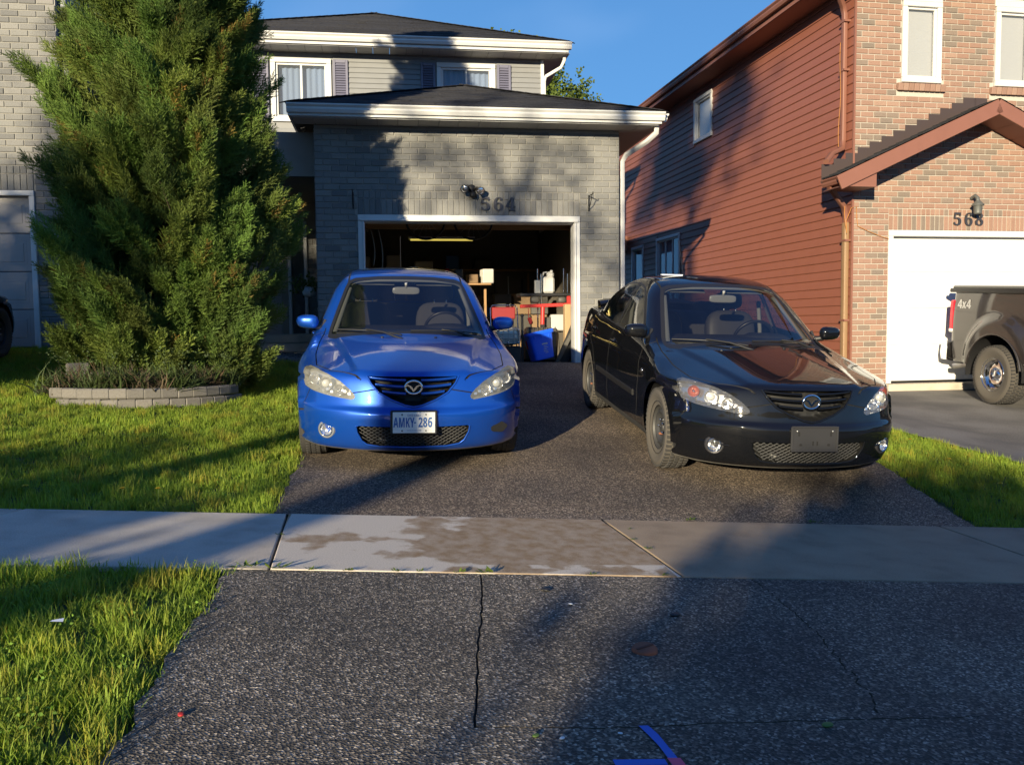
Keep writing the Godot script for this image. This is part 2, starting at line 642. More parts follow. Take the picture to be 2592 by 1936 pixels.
	for k in 3:
		var bt := mat("block_%d" % k, 0.15 + 0.02 * k, 0.14 + 0.018 * k, 0.125 + 0.016 * k, 0.95)
		bt.albedo_texture = grain
		bt.normal_enabled = true
		bt.normal_texture = grain_n
		tri_tex(bt, 0.6)
		M.block_tones.append(bt)
	M.lip_grey = mat("bumper_lip", 0.16, 0.15, 0.13, 0.8)
	M.sill_dark = mat("sill_plastic", 0.03, 0.03, 0.03, 0.6)
	M.fog_grey = mat("fog_bezel", 0.12, 0.13, 0.15, 0.5)
	M.holder_grey = mat("plate_holder", 0.018, 0.018, 0.02, 0.55)
	M.lamp_bulb = mat("projector_glass", 0.65, 0.65, 0.60, 0.08, 0.3)
	M.wheel_rim = mat("steering_wheel", 0.02, 0.02, 0.02, 0.35)
	M.mirror_back = mat("mirror_shell", 0.30, 0.31, 0.30, 0.25)
	M.sunroof_glass = mat("sunroof_glass", 0.02, 0.02, 0.022, 0.06)
	M.intake = mat("intake_black", 0.005, 0.005, 0.005, 0.6)

# a second, coarser pattern multiplied over the first so that repeats do not show
func detail(m: StandardMaterial3D, t: Texture2D, metres: float) -> void:
	m.detail_enabled = true
	m.detail_albedo = t
	m.detail_blend_mode = BaseMaterial3D.BLEND_MODE_MUL
	m.detail_uv_layer = BaseMaterial3D.DETAIL_UV_2
	m.uv2_triplanar = true
	m.uv2_world_triplanar = true
	m.uv2_scale = Vector3.ONE / metres
# ---------------------------------------------------------------- a skin of triangles that can be cut along a line where a function is zero
class Cut:
	var p := PackedVector3Array()
	var n := PackedVector3Array()
	var t := PackedInt32Array()      # three corners a triangle
	var tag := PackedInt32Array()    # what each triangle is

	# cut all triangles tagged in 'only' (empty: all) along f = 0; those with f < 0 take 'inside' (if >= 0)
	func cut(f: Callable, only: Array, inside: int, lo := Vector3(-1e9, -1e9, -1e9), hi := Vector3(1e9, 1e9, 1e9)) -> void:
		var val := PackedFloat32Array()
		val.resize(p.size())
		val.fill(1e6)
		var need := PackedByteArray()
		need.resize(p.size())
		var cnt := tag.size()
		var work := PackedInt32Array()
		for i in cnt:
			if only.size() and not only.has(tag[i]):
				continue
			var a := t[i * 3]
			var b := t[i * 3 + 1]
			var c := t[i * 3 + 2]
			var m := (p[a] + p[b] + p[c]) / 3.0
			if m.x < lo.x or m.y < lo.y or m.z < lo.z or m.x > hi.x or m.y > hi.y or m.z > hi.z:
				continue
			work.append(i)
			need[a] = 1
			need[b] = 1
			need[c] = 1
		for i in need.size():
			if need[i]:
				var q: float = f.call(p[i])
				if absf(q) < 2e-5:
					q = 2e-5 if q >= 0.0 else -2e-5
				val[i] = q
		var edge := {}
		for i in work:
			var k := [t[i * 3], t[i * 3 + 1], t[i * 3 + 2]]
			var neg := 0
			for j in 3:
				if val[k[j]] < 0.0:
					neg += 1
			if neg == 0:
				continue
			if neg == 3:
				if inside >= 0:
					tag[i] = inside
				continue
			# rotate so that the lone corner comes first
			var lone := 0
			for j in 3:
				if (val[k[j]] < 0.0) == (neg == 1):
					lone = j
			var a: int = k[lone]
			var b: int = k[(lone + 1) % 3]
			var c: int = k[(lone + 2) % 3]
			var ab := mid(a, b, val, edge)
			var ac := mid(a, c, val, edge)
			var old := tag[i]
			var ta := inside if neg == 1 and inside >= 0 else old
			var tb := inside if neg == 2 and inside >= 0 else old
			t[i * 3] = a
			t[i * 3 + 1] = ab
			t[i * 3 + 2] = ac
			tag[i] = ta
			t.append_array([ab, b, c, ab, c, ac])
			tag.append(tb)
			tag.append(tb)

	func mid(a: int, b: int, val: PackedFloat32Array, edge: Dictionary) -> int:
		var key := mini(a, b) * 1000000 + maxi(a, b)
		if edge.has(key):
			return edge[key]
		var k := val[a] / (val[a] - val[b])
		p.append(p[a].lerp(p[b], k))
		n.append(n[a].lerp(n[b], k).normalized())
		edge[key] = p.size() - 1
		return p.size() - 1

	# push a cut line down into a groove: cuts at -w, 0 and w and lowers the middle
	func groove(f: Callable, only: Array, inside: int, w: float, deep: float, lo := Vector3(-1e9, -1e9, -1e9), hi := Vector3(1e9, 1e9, 1e9)) -> void:
		var before := p.size()
		cut(f, only, -1, lo, hi)
		var line := range(before, p.size())
		var band := func(q: Vector3) -> float: return absf(f.call(q)) - w
		cut(band, only, inside, lo, hi)
		for i in line:
			if absf(f.call(p[i])) < w * 0.5:
				p[i] -= n[i] * deep

	func take(which: Array, mirror := 0, smooth := false) -> MB:
		# mirror 0: as is; 1: only the mirror image in x; 2: both
		var mb := MB.new()
		for side in 2:
			if (side == 0 and mirror == 1) or (side == 1 and mirror == 0):
				continue
			var at := {}
			for i in tag.size():
				if not which.has(tag[i]):
					continue
				var k := [0, 0, 0]
				for j in 3:
					var q := t[i * 3 + j]
					if not at.has(q):
						var pp := p[q]
						var nn := n[q]
						if side == 1:
							pp.x = -pp.x
							nn.x = -nn.x
						at[q] = mb.vert(pp, nn)
					k[j] = at[q]
				mb.tri(k[0], k[1], k[2])
		if smooth:
			resmooth(mb)
		return mb

	static func resmooth(mb: MB) -> void:
		var acc := PackedVector3Array()
		acc.resize(mb.v.size())
		for i in range(0, mb.ix.size(), 3):
			var a := mb.ix[i]
			var b := mb.ix[i + 1]
			var c := mb.ix[i + 2]
			var g := (mb.v[c] - mb.v[a]).cross(mb.v[b] - mb.v[a])
			acc[a] += g
			acc[b] += g
			acc[c] += g
		for i in acc.size():
			mb.n[i] = acc[i].normalized() if acc[i].length() > 1e-12 else mb.n[i]

# signed distance to a polygon, negative inside
func poly_sd(pts: PackedVector2Array, q: Vector2) -> float:
	var d := 1e9
	var s := 1.0
	var cnt := pts.size()
	var j := cnt - 1
	for i in cnt:
		var e := pts[j] - pts[i]
		var w := q - pts[i]
		var b := w - e * clampf(w.dot(e) / e.length_squared(), 0.0, 1.0)
		d = minf(d, b.length_squared())
		var c0 := q.y >= pts[i].y
		var c1 := q.y < pts[j].y
		var c2 := e.x * w.y > e.y * w.x
		if (c0 and c1 and c2) or (not c0 and not c1 and not c2):
			s = -s
		j = i
	return s * sqrt(d)

# signed distance to a line of points (positive on its left)
func path_sd(pts: Array, q: Vector2) -> float:
	var best := 1e9
	var s := 1.0
	for i in pts.size() - 1:
		var a: Vector2 = pts[i]
		var e: Vector2 = pts[i + 1] - a
		var w := q - a
		var k := w.dot(e) / e.length_squared()
		if i > 0:
			k = maxf(k, 0.0)
		if i < pts.size() - 2:
			k = minf(k, 1.0)
		var d := (w - e * k).length()
		if d < best:
			best = d
			s = 1.0 if e.cross(w) >= 0.0 else -1.0
	return best * s

func sheet(x0: float, x1: float, z0: float, z1: float, nx: int, nz: int, up: float, edge = null) -> Cut:
	var c := Cut.new()
	for j in nz + 1:
		for i in nx + 1:
			var x := lerpf(x0, x1, float(i) / nx)
			var z := lerpf(z0, z1, float(j) / nz)
			if edge != null:
				var q: Vector2 = edge.call(float(i) / nx, float(j) / nz)
				x = q.x
				z = q.y
			c.p.append(gp(x, z, up))
			var g := Vector3(gy(x - 0.05, z) - gy(x + 0.05, z), 0.1, gy(x, z - 0.05) - gy(x, z + 0.05)).normalized()
			c.n.append(g)
	for j in nz:
		for i in nx:
			var a := j * (nx + 1) + i
			c.t.append_array([a, a + 1, a + nx + 2, a, a + nx + 2, a + nx + 1])
			c.tag.append_array([0, 0])
	return c

# ---------------------------------------------------------------- ground, drives, walk
func walk_far(x: float) -> float:
	return -5.13 + 0.04 * x

func walk_near(x: float) -> float:
	return -3.93 + 0.06 * x

func build_ground() -> void:
	# one sheet of turf and soil out to the horizon
	var mb := MB.new()
	var xs := []
	var zs := []
	for k in range(-30, 31):
		xs.append(signf(k) * (absf(k) * 0.5 if absf(k) <= 20 else 10.0 + pow(absf(k) - 20.0, 2.2) * 2.2))
	for k in range(0, 44):
		zs.append(-1.0 - k * 0.4)
	for k in range(1, 9):
		zs.append(-18.2 - pow(k, 2.3) * 3.0)
	var front := []
	for k in range(1, 12):
		front.append(-1.0 + (k * 1.2 if k < 6 else 7.2 + pow(k - 6, 2.2) * 8.0))
	front.reverse()
	zs = front + zs
	for z in zs:
		for x in xs:
			var g := Vector3(gy(x - 0.1, z) - gy(x + 0.1, z), 0.2, gy(x, z - 0.1) - gy(x, z + 0.1)).normalized()
			mb.vert(gp(x, z, -0.03), g)
	for j in zs.size() - 1:
		for i in xs.size() - 1:
			var a: int = j * xs.size() + i
			mb.tri(a, a + 1, a + xs.size() + 1)
			mb.tri(a, a + xs.size() + 1, a + xs.size())
	structure("ground", mb.mesh(), M.turf)

	# the street itself runs behind the camera
	var st := sheet(-60, 60, -1.3, 8.5, 60, 4, 0.0)
	var rd := structure("road", st.take([0]).mesh(), M.road)
	# apron between walk and street: old asphalt with a cut patch and cracks
	var jig := FastNoiseLite.new()
	jig.seed = 3
	jig.frequency = 2.2
	var ap := sheet(-1, 1, 0, 1, 150, 90, 0.004, func(u: float, v: float) -> Vector2:
		var xl := -0.735 + jig.get_noise_2d(v * 3.0, 1.0) * 0.05
		var x := lerpf(xl, 5.2, u)
		return Vector2(x, lerpf(-1.25, walk_near(x), v)))
	var seam := [Vector2(0.40, -4.1), Vector2(0.385, -3.75), Vector2(0.335, -3.3), Vector2(0.29, -3.0), Vector2(0.25, -2.62), Vector2(0.215, -2.36)]
	var seam_f := func(q: Vector3) -> float: return path_sd(seam, Vector2(q.x, q.z)) + jig.get_noise_2d(q.z * 4.0, 7.0) * 0.006
	ap.groove(seam_f, [0], 1, 0.0045, 0.018, Vector3(-2, -2, -4.2), Vector3(2, 2, -2.36))
	var low := [Vector2(0.215, -2.37), Vector2(0.6, -2.345), Vector2(1.1, -2.36), Vector2(1.75, -2.36)]
	var low_f := func(q: Vector3) -> float: return path_sd(low, Vector2(q.x, q.z)) + jig.get_noise_2d(q.x * 6.0, 3.0) * 0.012
	ap.groove(low_f, [0], 1, 0.004, 0.014, Vector3(0.22, -2, -3), Vector3(1.75, 2, -2.0))
	var crack := [Vector2(1.68, -3.95), Vector2(1.66, -3.5), Vector2(1.62, -3.1), Vector2(1.52, -2.6), Vector2(1.44, -2.3)]
	var crack_f := func(q: Vector3) -> float: return path_sd(crack, Vector2(q.x, q.z)) + jig.get_noise_2d(q.z * 9.0, 13.0) * 0.03
	ap.groove(crack_f, [0], 1, 0.004, 0.015, Vector3(1.0, -2, -4.2), Vector3(2.2, 2, -2.4))
	var apron := structure("driveway_apron", ap.take([0]).mesh(), M.asphalt)
	var cracks := part(apron, "crack", ap.take([1], 0, true).mesh(), M.soil)
	cracks.set_meta("label", "dark cracks and seam in the asphalt apron")

	# driveway up to the garage
	var dr := sheet(-1, 1, 0, 1, 90, 140, 0.004, func(u: float, v: float) -> Vector2:
		var z := lerpf(-5.0, -13.12, v)
		var xl := -0.70 + jig.get_noise_2d(z * 1.3, 5.0) * 0.04
		var xr := table([-13.2, -9.0, -6.3, -5.0], [4.0, 4.05, 3.93, 3.68], z) + jig.get_noise_2d(z * 1.5, 9.0) * 0.05
		var x := lerpf(xl, xr, u)
		if v < 0.03:
			z = lerpf(walk_far(x), z, v / 0.03)
		return Vector2(x, z))
	structure("driveway", dr.take([0]).mesh(), M.drive)
	# the neighbour's smoother drive
	var nd := sheet(-1, 1, 0, 1, 40, 60, 0.004, func(u: float, v: float) -> Vector2:
		var z := lerpf(-5.0, -12.3, v)
		var xl := table([-12.4, -8.5, -7.2, -5.0], [5.05, 5.33, 5.75, 6.5], z)
		var x := lerpf(xl, 13.0, u)
		return Vector2(x, z))
	structure("neighbour_driveway", nd.take([0]).mesh(), M.worn_asphalt)
	var ld := sheet(-12.0, -5.2, -5.2, -13.0, 20, 30, 0.004)
	structure("left_driveway", ld.take([0]).mesh(), M.worn_asphalt)

	# concrete walk: slabs with open joints, on a dark bed
	var joints := [-12.0, -10.2, -8.4, -6.6, -4.6, -2.25, -0.585, 1.30, 3.44, 5.4, 7.2, 9.0, 10.8, 12.6]
	var slant := [0.0, 0.0, 0.0, 0.0, 0.0, 0.35, -0.05, -0.09, -0.04, 0.0, 0.0, 0.0, 0.0, 0.0]
	var walk := Node3D.new()
	walk.name = "sidewalk"
	add_child(walk)
	walk.set_meta("kind", "structure")
	var bed := sheet(-12, 12.6, 0, 1, 60, 2, -0.02, func(u: float, v: float) -> Vector2:
		var x := lerpf(-12.0, 12.6, u)
		return Vector2(x, lerpf(walk_near(x), walk_far(x), v)))
	part(walk, "bed", bed.take([0]).mesh(), M.soil)
	stain_texture()
	for k in joints.size() - 1:
		var a: float = joints[k]
		var b: float = joints[k + 1]
		var tilt := rng.randf_range(-0.004, 0.006)
		part(walk, "slab", slab(a, b, slant[k], slant[k + 1], 0.006 + tilt * 0.35).mesh(), M.concrete_stained if k == 6 else (M.concrete_damp if k >= 7 and k < 9 else M.concrete))

# a slab of the walk with rounded edges; its joints may run at a slant
func slab(a: float, b: float, sa: float, sb: float, top: float) -> MB:
	var mb := MB.new()
	mb.with_uv = true
	var nx := 16
	var nz := 8
	var at := func(u: float, v: float, inset: float, up: float) -> Vector3:
		var za := walk_near(a)
		var x := lerpf(a + sa * (v - 0.5), b + sb * (v - 0.5), u)
		var z := lerpf(walk_near(x), walk_far(x), v)
		x += inset * (1.0 - 2.0 * u) if absf(u - 0.5) > 0.49 else 0.0
		z += -inset * (1.0 - 2.0 * v) if absf(v - 0.5) > 0.49 else 0.0
		return gp(x, z, up)
	var gap := 0.007
	for j in nz + 1:
		for i in nx + 1:
			var q: Vector3 = at.call(float(i) / nx, float(j) / nz, gap + 0.006, top)
			mb.vert(q, Vector3(0.052, 1, 0).normalized(), Vector2(float(i) / nx, float(j) / nz))
	for j in nz:
		for i in nx:
			var k := j * (nx + 1) + i
			mb.tri(k, k + 1, k + nx + 2)
			mb.tri(k, k + nx + 2, k + nx + 1)
	# rounded arris and side down
	var loop := []
	for i in nx + 1:
		loop.append([float(i) / nx, 0.0])
	for j in range(1, nz + 1):
		loop.append([1.0, float(j) / nz])
	for i in range(nx - 1, -1, -1):
		loop.append([float(i) / nx, 1.0])
	for j in range(nz - 1, 0, -1):
		loop.append([0.0, float(j) / nz])
	var rings := []
	for st in [[gap + 0.006, 0.0], [gap + 0.0015, -0.002], [gap, -0.006], [gap, -0.06]]:
		var ring := PackedVector3Array()
		for q in loop:
			ring.append(at.call(q[0], q[1], st[0], top + st[1]))
		rings.append(ring)
	mb.skin(rings, true, false)
	return mb

# damp patches left by washing the cars: real outlines on the slab
func stain_texture() -> void:
	var s := 256
	var im := Image.create(s * 2, s, false, Image.FORMAT_RGBA8)
	var n := FastNoiseLite.new()
	n.seed = 17
	n.frequency = 0.012
	n.fractal_octaves = 6
	for j in s:
		for i in s * 2:
			var u := float(i) / (s * 2)
			var v := float(j) / s
			var k := n.get_noise_2d(i, j * 1.3) * 0.62
			# wet over the right half and the near middle, dry pale concrete at the far left and along the near left edge
			var w := (u - 0.36) * 2.2 + 0.25 - absf(v - 0.5) * 0.9 + k
			w = maxf(w, 0.30 - Vector2((u - 0.13) * 3.2, (v - 0.50) * 2.2).length() * 1.1 + k * 0.9)
			w = smoothstep(-0.06, 0.16, w) * (0.95 + 0.4 * n.get_noise_2d(i * 3.0 + 400.0, j * 3.0))
			if v > 0.86:
				w *= clampf((k + 0.12) * 8.0, 0.0, 1.0)
			var dry := Color(1, 1, 1)
			var wet := Color(0.54, 0.44, 0.335)
			im.set_pixel(i, j, dry.lerp(wet, w).linear_to_srgb())
	var tex := ImageTexture.create_from_image(im)
	var m: StandardMaterial3D = M.concrete.duplicate()
	m.resource_name = "concrete_stained"
	m.detail_enabled = true
	m.detail_albedo = tex
	m.detail_blend_mode = BaseMaterial3D.BLEND_MODE_MUL
	m.detail_uv_layer = BaseMaterial3D.DETAIL_UV_2
	m.uv2_triplanar = true
	m.uv2_world_triplanar = true
	m.uv2_triplanar_sharpness = 8.0
	m.uv2_scale = Vector3(1.0 / 1.9, 1.0, 1.0 / 1.25)
	m.uv2_offset = Vector3(0.585 / 1.9, 0, 5.13 / 1.25)
	M.concrete_stained = m
	var d: StandardMaterial3D = M.concrete.duplicate()
	d.resource_name = "concrete_damp"
	d.albedo_color = lin(0.64, 0.54, 0.43)
	M.concrete_damp = d
# ---------------------------------------------------------------- walls
# A wall frame: origin at its lower left corner as seen from outside, r to the right, up, o outwards.
class Wall:
	var at: Vector3
	var r: Vector3
	var u := Vector3.UP
	var o: Vector3
	func _init(a: Vector3, right: Vector3, out: Vector3) -> void:
		at = a
		r = right
		o = out
	func p(x: float, y: float, d := 0.0) -> Vector3:
		return at + r * x + u * y + o * d
	func basis() -> Basis:
		return Basis(r, u, o)

# solid wall with rectangular holes, d thick, its face lying at 'face' out of the frame
func wall_core(w: Wall, x0: float, x1: float, y0: float, y1: float, holes: Array, face: float, d: float) -> MB:
	var xs := [x0, x1]
	var ys := [y0, y1]
	for h in holes:
		for v in [h.position.x, h.end.x]:
			if v > x0 and v < x1 and not xs.has(v):
				xs.append(v)
		for v in [h.position.y, h.end.y]:
			if v > y0 and v < y1 and not ys.has(v):
				ys.append(v)
	xs.sort()
	ys.sort()
	var mb := MB.new()
	# join cells of a row into long boxes
	for j in ys.size() - 1:
		var run := -1
		for i in xs.size():
			var free := false
			if i < xs.size() - 1:
				var c := Vector2((xs[i] + xs[i + 1]) / 2, (ys[j] + ys[j + 1]) / 2)
				free = true
				for h in holes:
					if h.has_point(c):
						free = false
			if free and run < 0:
				run = i
			if not free and run >= 0:
				mb.box(w.p((xs[run] + xs[i]) / 2, (ys[j] + ys[j + 1]) / 2, face - d / 2), Vector3(xs[i] - xs[run], ys[j + 1] - ys[j], d), w.basis())
				run = -1
	return mb

func brick_mesh(l: float, h: float, d: float) -> ArrayMesh:
	# front face proud, arrises worn; the back is inside the wall
	var mb := MB.new()
	var b := 0.006
	var f := [Vector3(-l / 2 + b, -h / 2 + b, d), Vector3(l / 2 - b, -h / 2 + b, d), Vector3(l / 2 - b, h / 2 - b, d), Vector3(-l / 2 + b, h / 2 - b, d)]
	var m := [Vector3(-l / 2, -h / 2, d - b), Vector3(l / 2, -h / 2, d - b), Vector3(l / 2, h / 2, d - b), Vector3(-l / 2, h / 2, d - b)]
	var k := [Vector3(-l / 2, -h / 2, -0.03), Vector3(l / 2, -h / 2, -0.03), Vector3(l / 2, h / 2, -0.03), Vector3(-l / 2, h / 2, -0.03)]
	mb.face(f, Vector3(0, 0, 1))
	for i in 4:
		var j := (i + 1) % 4
		var o: Vector3 = ((m[i] + m[j]) / 2) * Vector3(1, 1, 0)
		o = Vector3(signf(o.x) if absf(o.x) > absf(o.y) * 0.01 and absf(o.y) < 1e-6 else 0.0, signf(o.y) if absf(o.x) < 1e-6 else 0.0, 0)
		mb.face([f[i], f[j], m[j], m[i]], (o + Vector3(0, 0, 1)).normalized())
		mb.face([m[i], m[j], k[j], k[i]], o)
	return mb.mesh()

# lays bricks: each entry [x0, x1, y0, y1]; the ones seen largest become parts, the rest one joined part
func lay_bricks(holder: Node, w: Wall, bricks: Array, mats: Array, seed_: int, most := 290) -> void:
	var r := RandomNumberGenerator.new()
	r.seed = seed_
	var cam: Camera3D = get_node("camera")
	var seen := []
	var rest := []
	var inv := cam.transform.affine_inverse()
	for b in bricks:
		var c := w.p((b[0] + b[1]) / 2, (b[2] + b[3]) / 2)
		var q := inv * c
		var ok := false
		if q.z < -1.0:
			var s := Vector2(q.x / -q.z, q.y / -q.z)
			ok = absf(s.x) < 0.60 and absf(s.y) < 0.452
		(seen if ok else rest).append(b)
	# nearest and largest first
	var size := func(b: Array) -> float: return (b[1] - b[0]) * (b[3] - b[2]) / w.p((b[0] + b[1]) / 2, (b[2] + b[3]) / 2).length_squared()
	seen.sort_custom(func(a, b): return size.call(a) > size.call(b))
	if seen.size() > most:
		rest.append_array(seen.slice(most))
		seen = seen.slice(0, most)
	var shapes := {}
	var joined := []
	for k in mats.size():
		joined.append(MB.new())
	for pass_ in 2:
		for b in (seen if pass_ == 0 else rest):
			var l: float = b[1] - b[0]
			var h: float = b[3] - b[2]
			var tone := r.randi() % mats.size()
			if r.randf() < 0.35:
				tone = (tone + 1) % 2
			var key := Vector2i(roundi(l * 200), roundi(h * 200))
			if not shapes.has(key):
				shapes[key] = brick_mesh(key.x / 200.0, key.y / 200.0, 0.009)
			var xf := Transform3D(w.basis(), w.p((b[0] + b[1]) / 2, (b[2] + b[3]) / 2, r.randf_range(-0.0018, 0.0018)))
			xf.basis = xf.basis * Basis(Vector3(0, 0, 1), r.randf_range(-0.004, 0.004))
			if pass_ == 0:
				part(holder, "brick", shapes[key], mats[tone], xf)
			else:
				var arr: Array = shapes[key].surface_get_arrays(0)
				var mb: MB = joined[tone]
				var base := mb.v.size()
				for i in arr[0].size():
					mb.v.append(xf * arr[0][i])
					mb.n.append((xf.basis * arr[1][i]).normalized())
				for i in arr[Mesh.ARRAY_INDEX]:
					mb.ix.append(base + i)
	var m := ArrayMesh.new()
	for k in mats.size():
		if joined[k].v.size():
			joined[k].add_to(m)
			m.surface_set_material(m.get_surface_count() - 1, mats[k])
	if m.get_surface_count():
		var o := part(holder, "further_bricks", m, null)
		o.set_meta("kind", "stuff")

# running bond over a rectangle less holes, cut to what 'inside' allows
func bond(x0: float, x1: float, y0: float, y1: float, bl: float, bh: float, joint: float, holes: Array, cut = null) -> Array:
	var out := []
	var row := 0
	var y := y0
	while y + bh * 0.6 < y1:
		var top := minf(y + bh - joint, y1)
		var x := x0 - (bl / 2 if row % 2 else 0.0)
		while x < x1:
			var segs := [[maxf(x, x0), minf(x + bl - joint, x1)]]
			for h in holes:
				if top <= h.position.y + 0.01 or y >= h.end.y - 0.01:
					continue
				var nxt := []
				for s in segs:
					if s[1] <= h.position.x or s[0] >= h.end.x:
						nxt.append(s)
						continue
					if s[0] < h.position.x:
						nxt.append([s[0], h.position.x])
					if s[1] > h.end.x:
						nxt.append([h.end.x, s[1]])
				segs = nxt
			for s in segs:
				if s[1] - s[0] < 0.03:
					continue
				if cut != null and not cut.call((s[0] + s[1]) / 2, (y + top) / 2):
					continue
				out.append([s[0], s[1], y, top])
			x += bl
		y += bh
		row += 1
	return out

# bricks set on end or on edge above an opening
func soldiers(x0: float, x1: float, y0: float, y1: float, pitch: float, joint: float) -> Array:
	var out := []
	var n := roundi((x1 - x0) / pitch)
	var p := (x1 - x0) / n
	for i in n:
		out.append([x0 + i * p + joint / 2, x0 + (i + 1) * p - joint / 2, y0, y1])
	return out

# lapped boards, each its own part
func siding(holder: Node, w: Wall, x0: float, x1: float, y0: float, y1: float, pitch: float, holes: Array, m: Material, called := "siding_board") -> void:
	var y := y0
	while y < y1 - 0.01:
		var top := minf(y + pitch, y1)
		var segs := [[x0, x1]]
		for h in holes:
			if top <= h.position.y + 0.005 or y >= h.end.y - 0.005:
				continue
			var nxt := []
			for s in segs:
				if s[1] <= h.position.x or s[0] >= h.end.x:
					nxt.append(s)
					continue
				if s[0] < h.position.x:
					nxt.append([s[0], h.position.x])
				if s[1] > h.end.x:
					nxt.append([h.end.x, s[1]])
			segs = nxt
		for s in segs:
			if s[1] - s[0] < 0.02:
				continue
			var mb := MB.new()
			# profile: drip edge at the bottom stands out, the top tucks under the next board
			var prof := [Vector2(y - 0.004, 0.0), Vector2(y - 0.004, 0.016), Vector2(y + 0.004, 0.020), Vector2(y + pitch * 0.5, 0.013), Vector2(top - 0.012, 0.006), Vector2(top + 0.002, 0.002)]
			for i in prof.size() - 1:
				var a: Vector2 = prof[i]
				var b: Vector2 = prof[i + 1]
				mb.face([w.p(s[0], a.x, a.y), w.p(s[1], a.x, a.y), w.p(s[1], b.x, b.y), w.p(s[0], b.x, b.y)], (w.o * (b.x - a.x) - w.u * (b.y - a.y)).normalized())
			for e in 2:
				var pts := []
				for q in prof:
					pts.append(w.p(s[e], q.x, q.y))
				pts.append(w.p(s[e], top + 0.002, 0.0))
				mb.face(pts, w.r * (1.0 if e == 1 else -1.0))
			part(holder, called, mb.mesh(), m)
		y += pitch

# a sash window: outer casing, frame, panes; 'lights' panes side by side
func window(house: Node, w: Wall, x0: float, x1: float, y0: float, y1: float, casing: float, lights: int, trim: Material, blind := false, sky_reflection_curtain := false) -> Node3D:
	var o := Node3D.new()
	o.name = "window"
	house.add_child(o, true)
	var mb := MB.new()
	var bs := w.basis()
	var c := casing
	mb.cbox(w.p((x0 + x1) / 2, y1 - c / 2, 0.02), Vector3(x1 - x0, c, 0.05), 0.006, bs)
	mb.cbox(w.p((x0 + x1) / 2, y0 + c / 2, 0.022), Vector3(x1 - x0, c, 0.055), 0.006, bs)
	for s in [x0 + c / 2, x1 - c / 2]:
		mb.cbox(w.p(s, (y0 + y1) / 2, 0.018), Vector3(c, y1 - y0 - 2 * c, 0.046), 0.006, bs)
	part(o, "casing", mb.mesh(), trim)
	var ix0 := x0 + c
	var ix1 := x1 - c
	var iy0 := y0 + c
	var iy1 := y1 - c
	var f := c * 0.45
	var fb := MB.new()
	for s in [iy0 + f / 2, iy1 - f / 2]:
		fb.cbox(w.p((ix0 + ix1) / 2, s, -0.012), Vector3(ix1 - ix0, f, 0.035), 0.004, bs)
	for s in [ix0 + f / 2, ix1 - f / 2]:
		fb.cbox(w.p(s, (iy0 + iy1) / 2, -0.012), Vector3(f, iy1 - iy0 - 2 * f, 0.034), 0.004, bs)
	for k in range(1, lights):
		fb.cbox(w.p(lerpf(ix0, ix1, float(k) / lights), (iy0 + iy1) / 2, -0.014), Vector3(f, iy1 - iy0 - 2 * f, 0.03), 0.004, bs)
	part(o, "frame", fb.mesh(), trim)
	for k in lights:
		var a := lerpf(ix0, ix1, float(k) / lights) + (f if k == 0 else f / 2)
		var b := lerpf(ix0, ix1, float(k + 1) / lights) - (f if k == lights - 1 else f / 2)
		var pm := MB.new()
		pm.face([w.p(a, iy0 + f, -0.02), w.p(b, iy0 + f, -0.02), w.p(b, iy1 - f, -0.02), w.p(a, iy1 - f, -0.02)], w.o)
		part(o, "pane", pm.mesh(), M.window_glass)
	if blind:
		var bm := MB.new()
		var y := iy0 + f
		while y < iy1 - f - 0.02:
			bm.box(w.p((ix0 + ix1) / 2, y + 0.012, -0.06), Vector3(ix1 - ix0 - 2 * f, 0.022, 0.004), bs * Basis(Vector3(1, 0, 0), 0.5))
			y += 0.024
		part(o, "blind", bm.mesh(), M.blind)
	if sky_reflection_curtain:  # added sheet; its blue stands in for sky reflected in the panes
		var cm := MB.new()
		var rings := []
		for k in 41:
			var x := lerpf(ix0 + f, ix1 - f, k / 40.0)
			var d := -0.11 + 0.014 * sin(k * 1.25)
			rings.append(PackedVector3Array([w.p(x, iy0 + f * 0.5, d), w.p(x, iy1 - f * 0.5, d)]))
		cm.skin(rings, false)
		part(o, "sky_reflection_curtain", cm.mesh(), M.sky_reflection_curtain)
	# the room behind, a real niche
	var rm := MB.new()
	var d := 1.4
	rm.face([w.p(ix0, iy0, -d), w.p(ix1, iy0, -d), w.p(ix1, iy1, -d), w.p(ix0, iy1, -d)], w.o)
	rm.face([w.p(ix0, iy0, -0.03), w.p(ix0, iy0, -d), w.p(ix0, iy1, -d), w.p(ix0, iy1, -0.03)], w.r)
	rm.face([w.p(ix1, iy0, -0.03), w.p(ix1, iy0, -d), w.p(ix1, iy1, -d), w.p(ix1, iy1, -0.03)], -w.r)
	rm.face([w.p(ix0, iy0, -0.03), w.p(ix1, iy0, -0.03), w.p(ix1, iy0, -d), w.p(ix0, iy0, -d)], w.u)
	rm.face([w.p(ix0, iy1, -0.03), w.p(ix1, iy1, -0.03), w.p(ix1, iy1, -d), w.p(ix0, iy1, -d)], -w.u)
	part(o, "room", rm.mesh(), M.room)
	return o

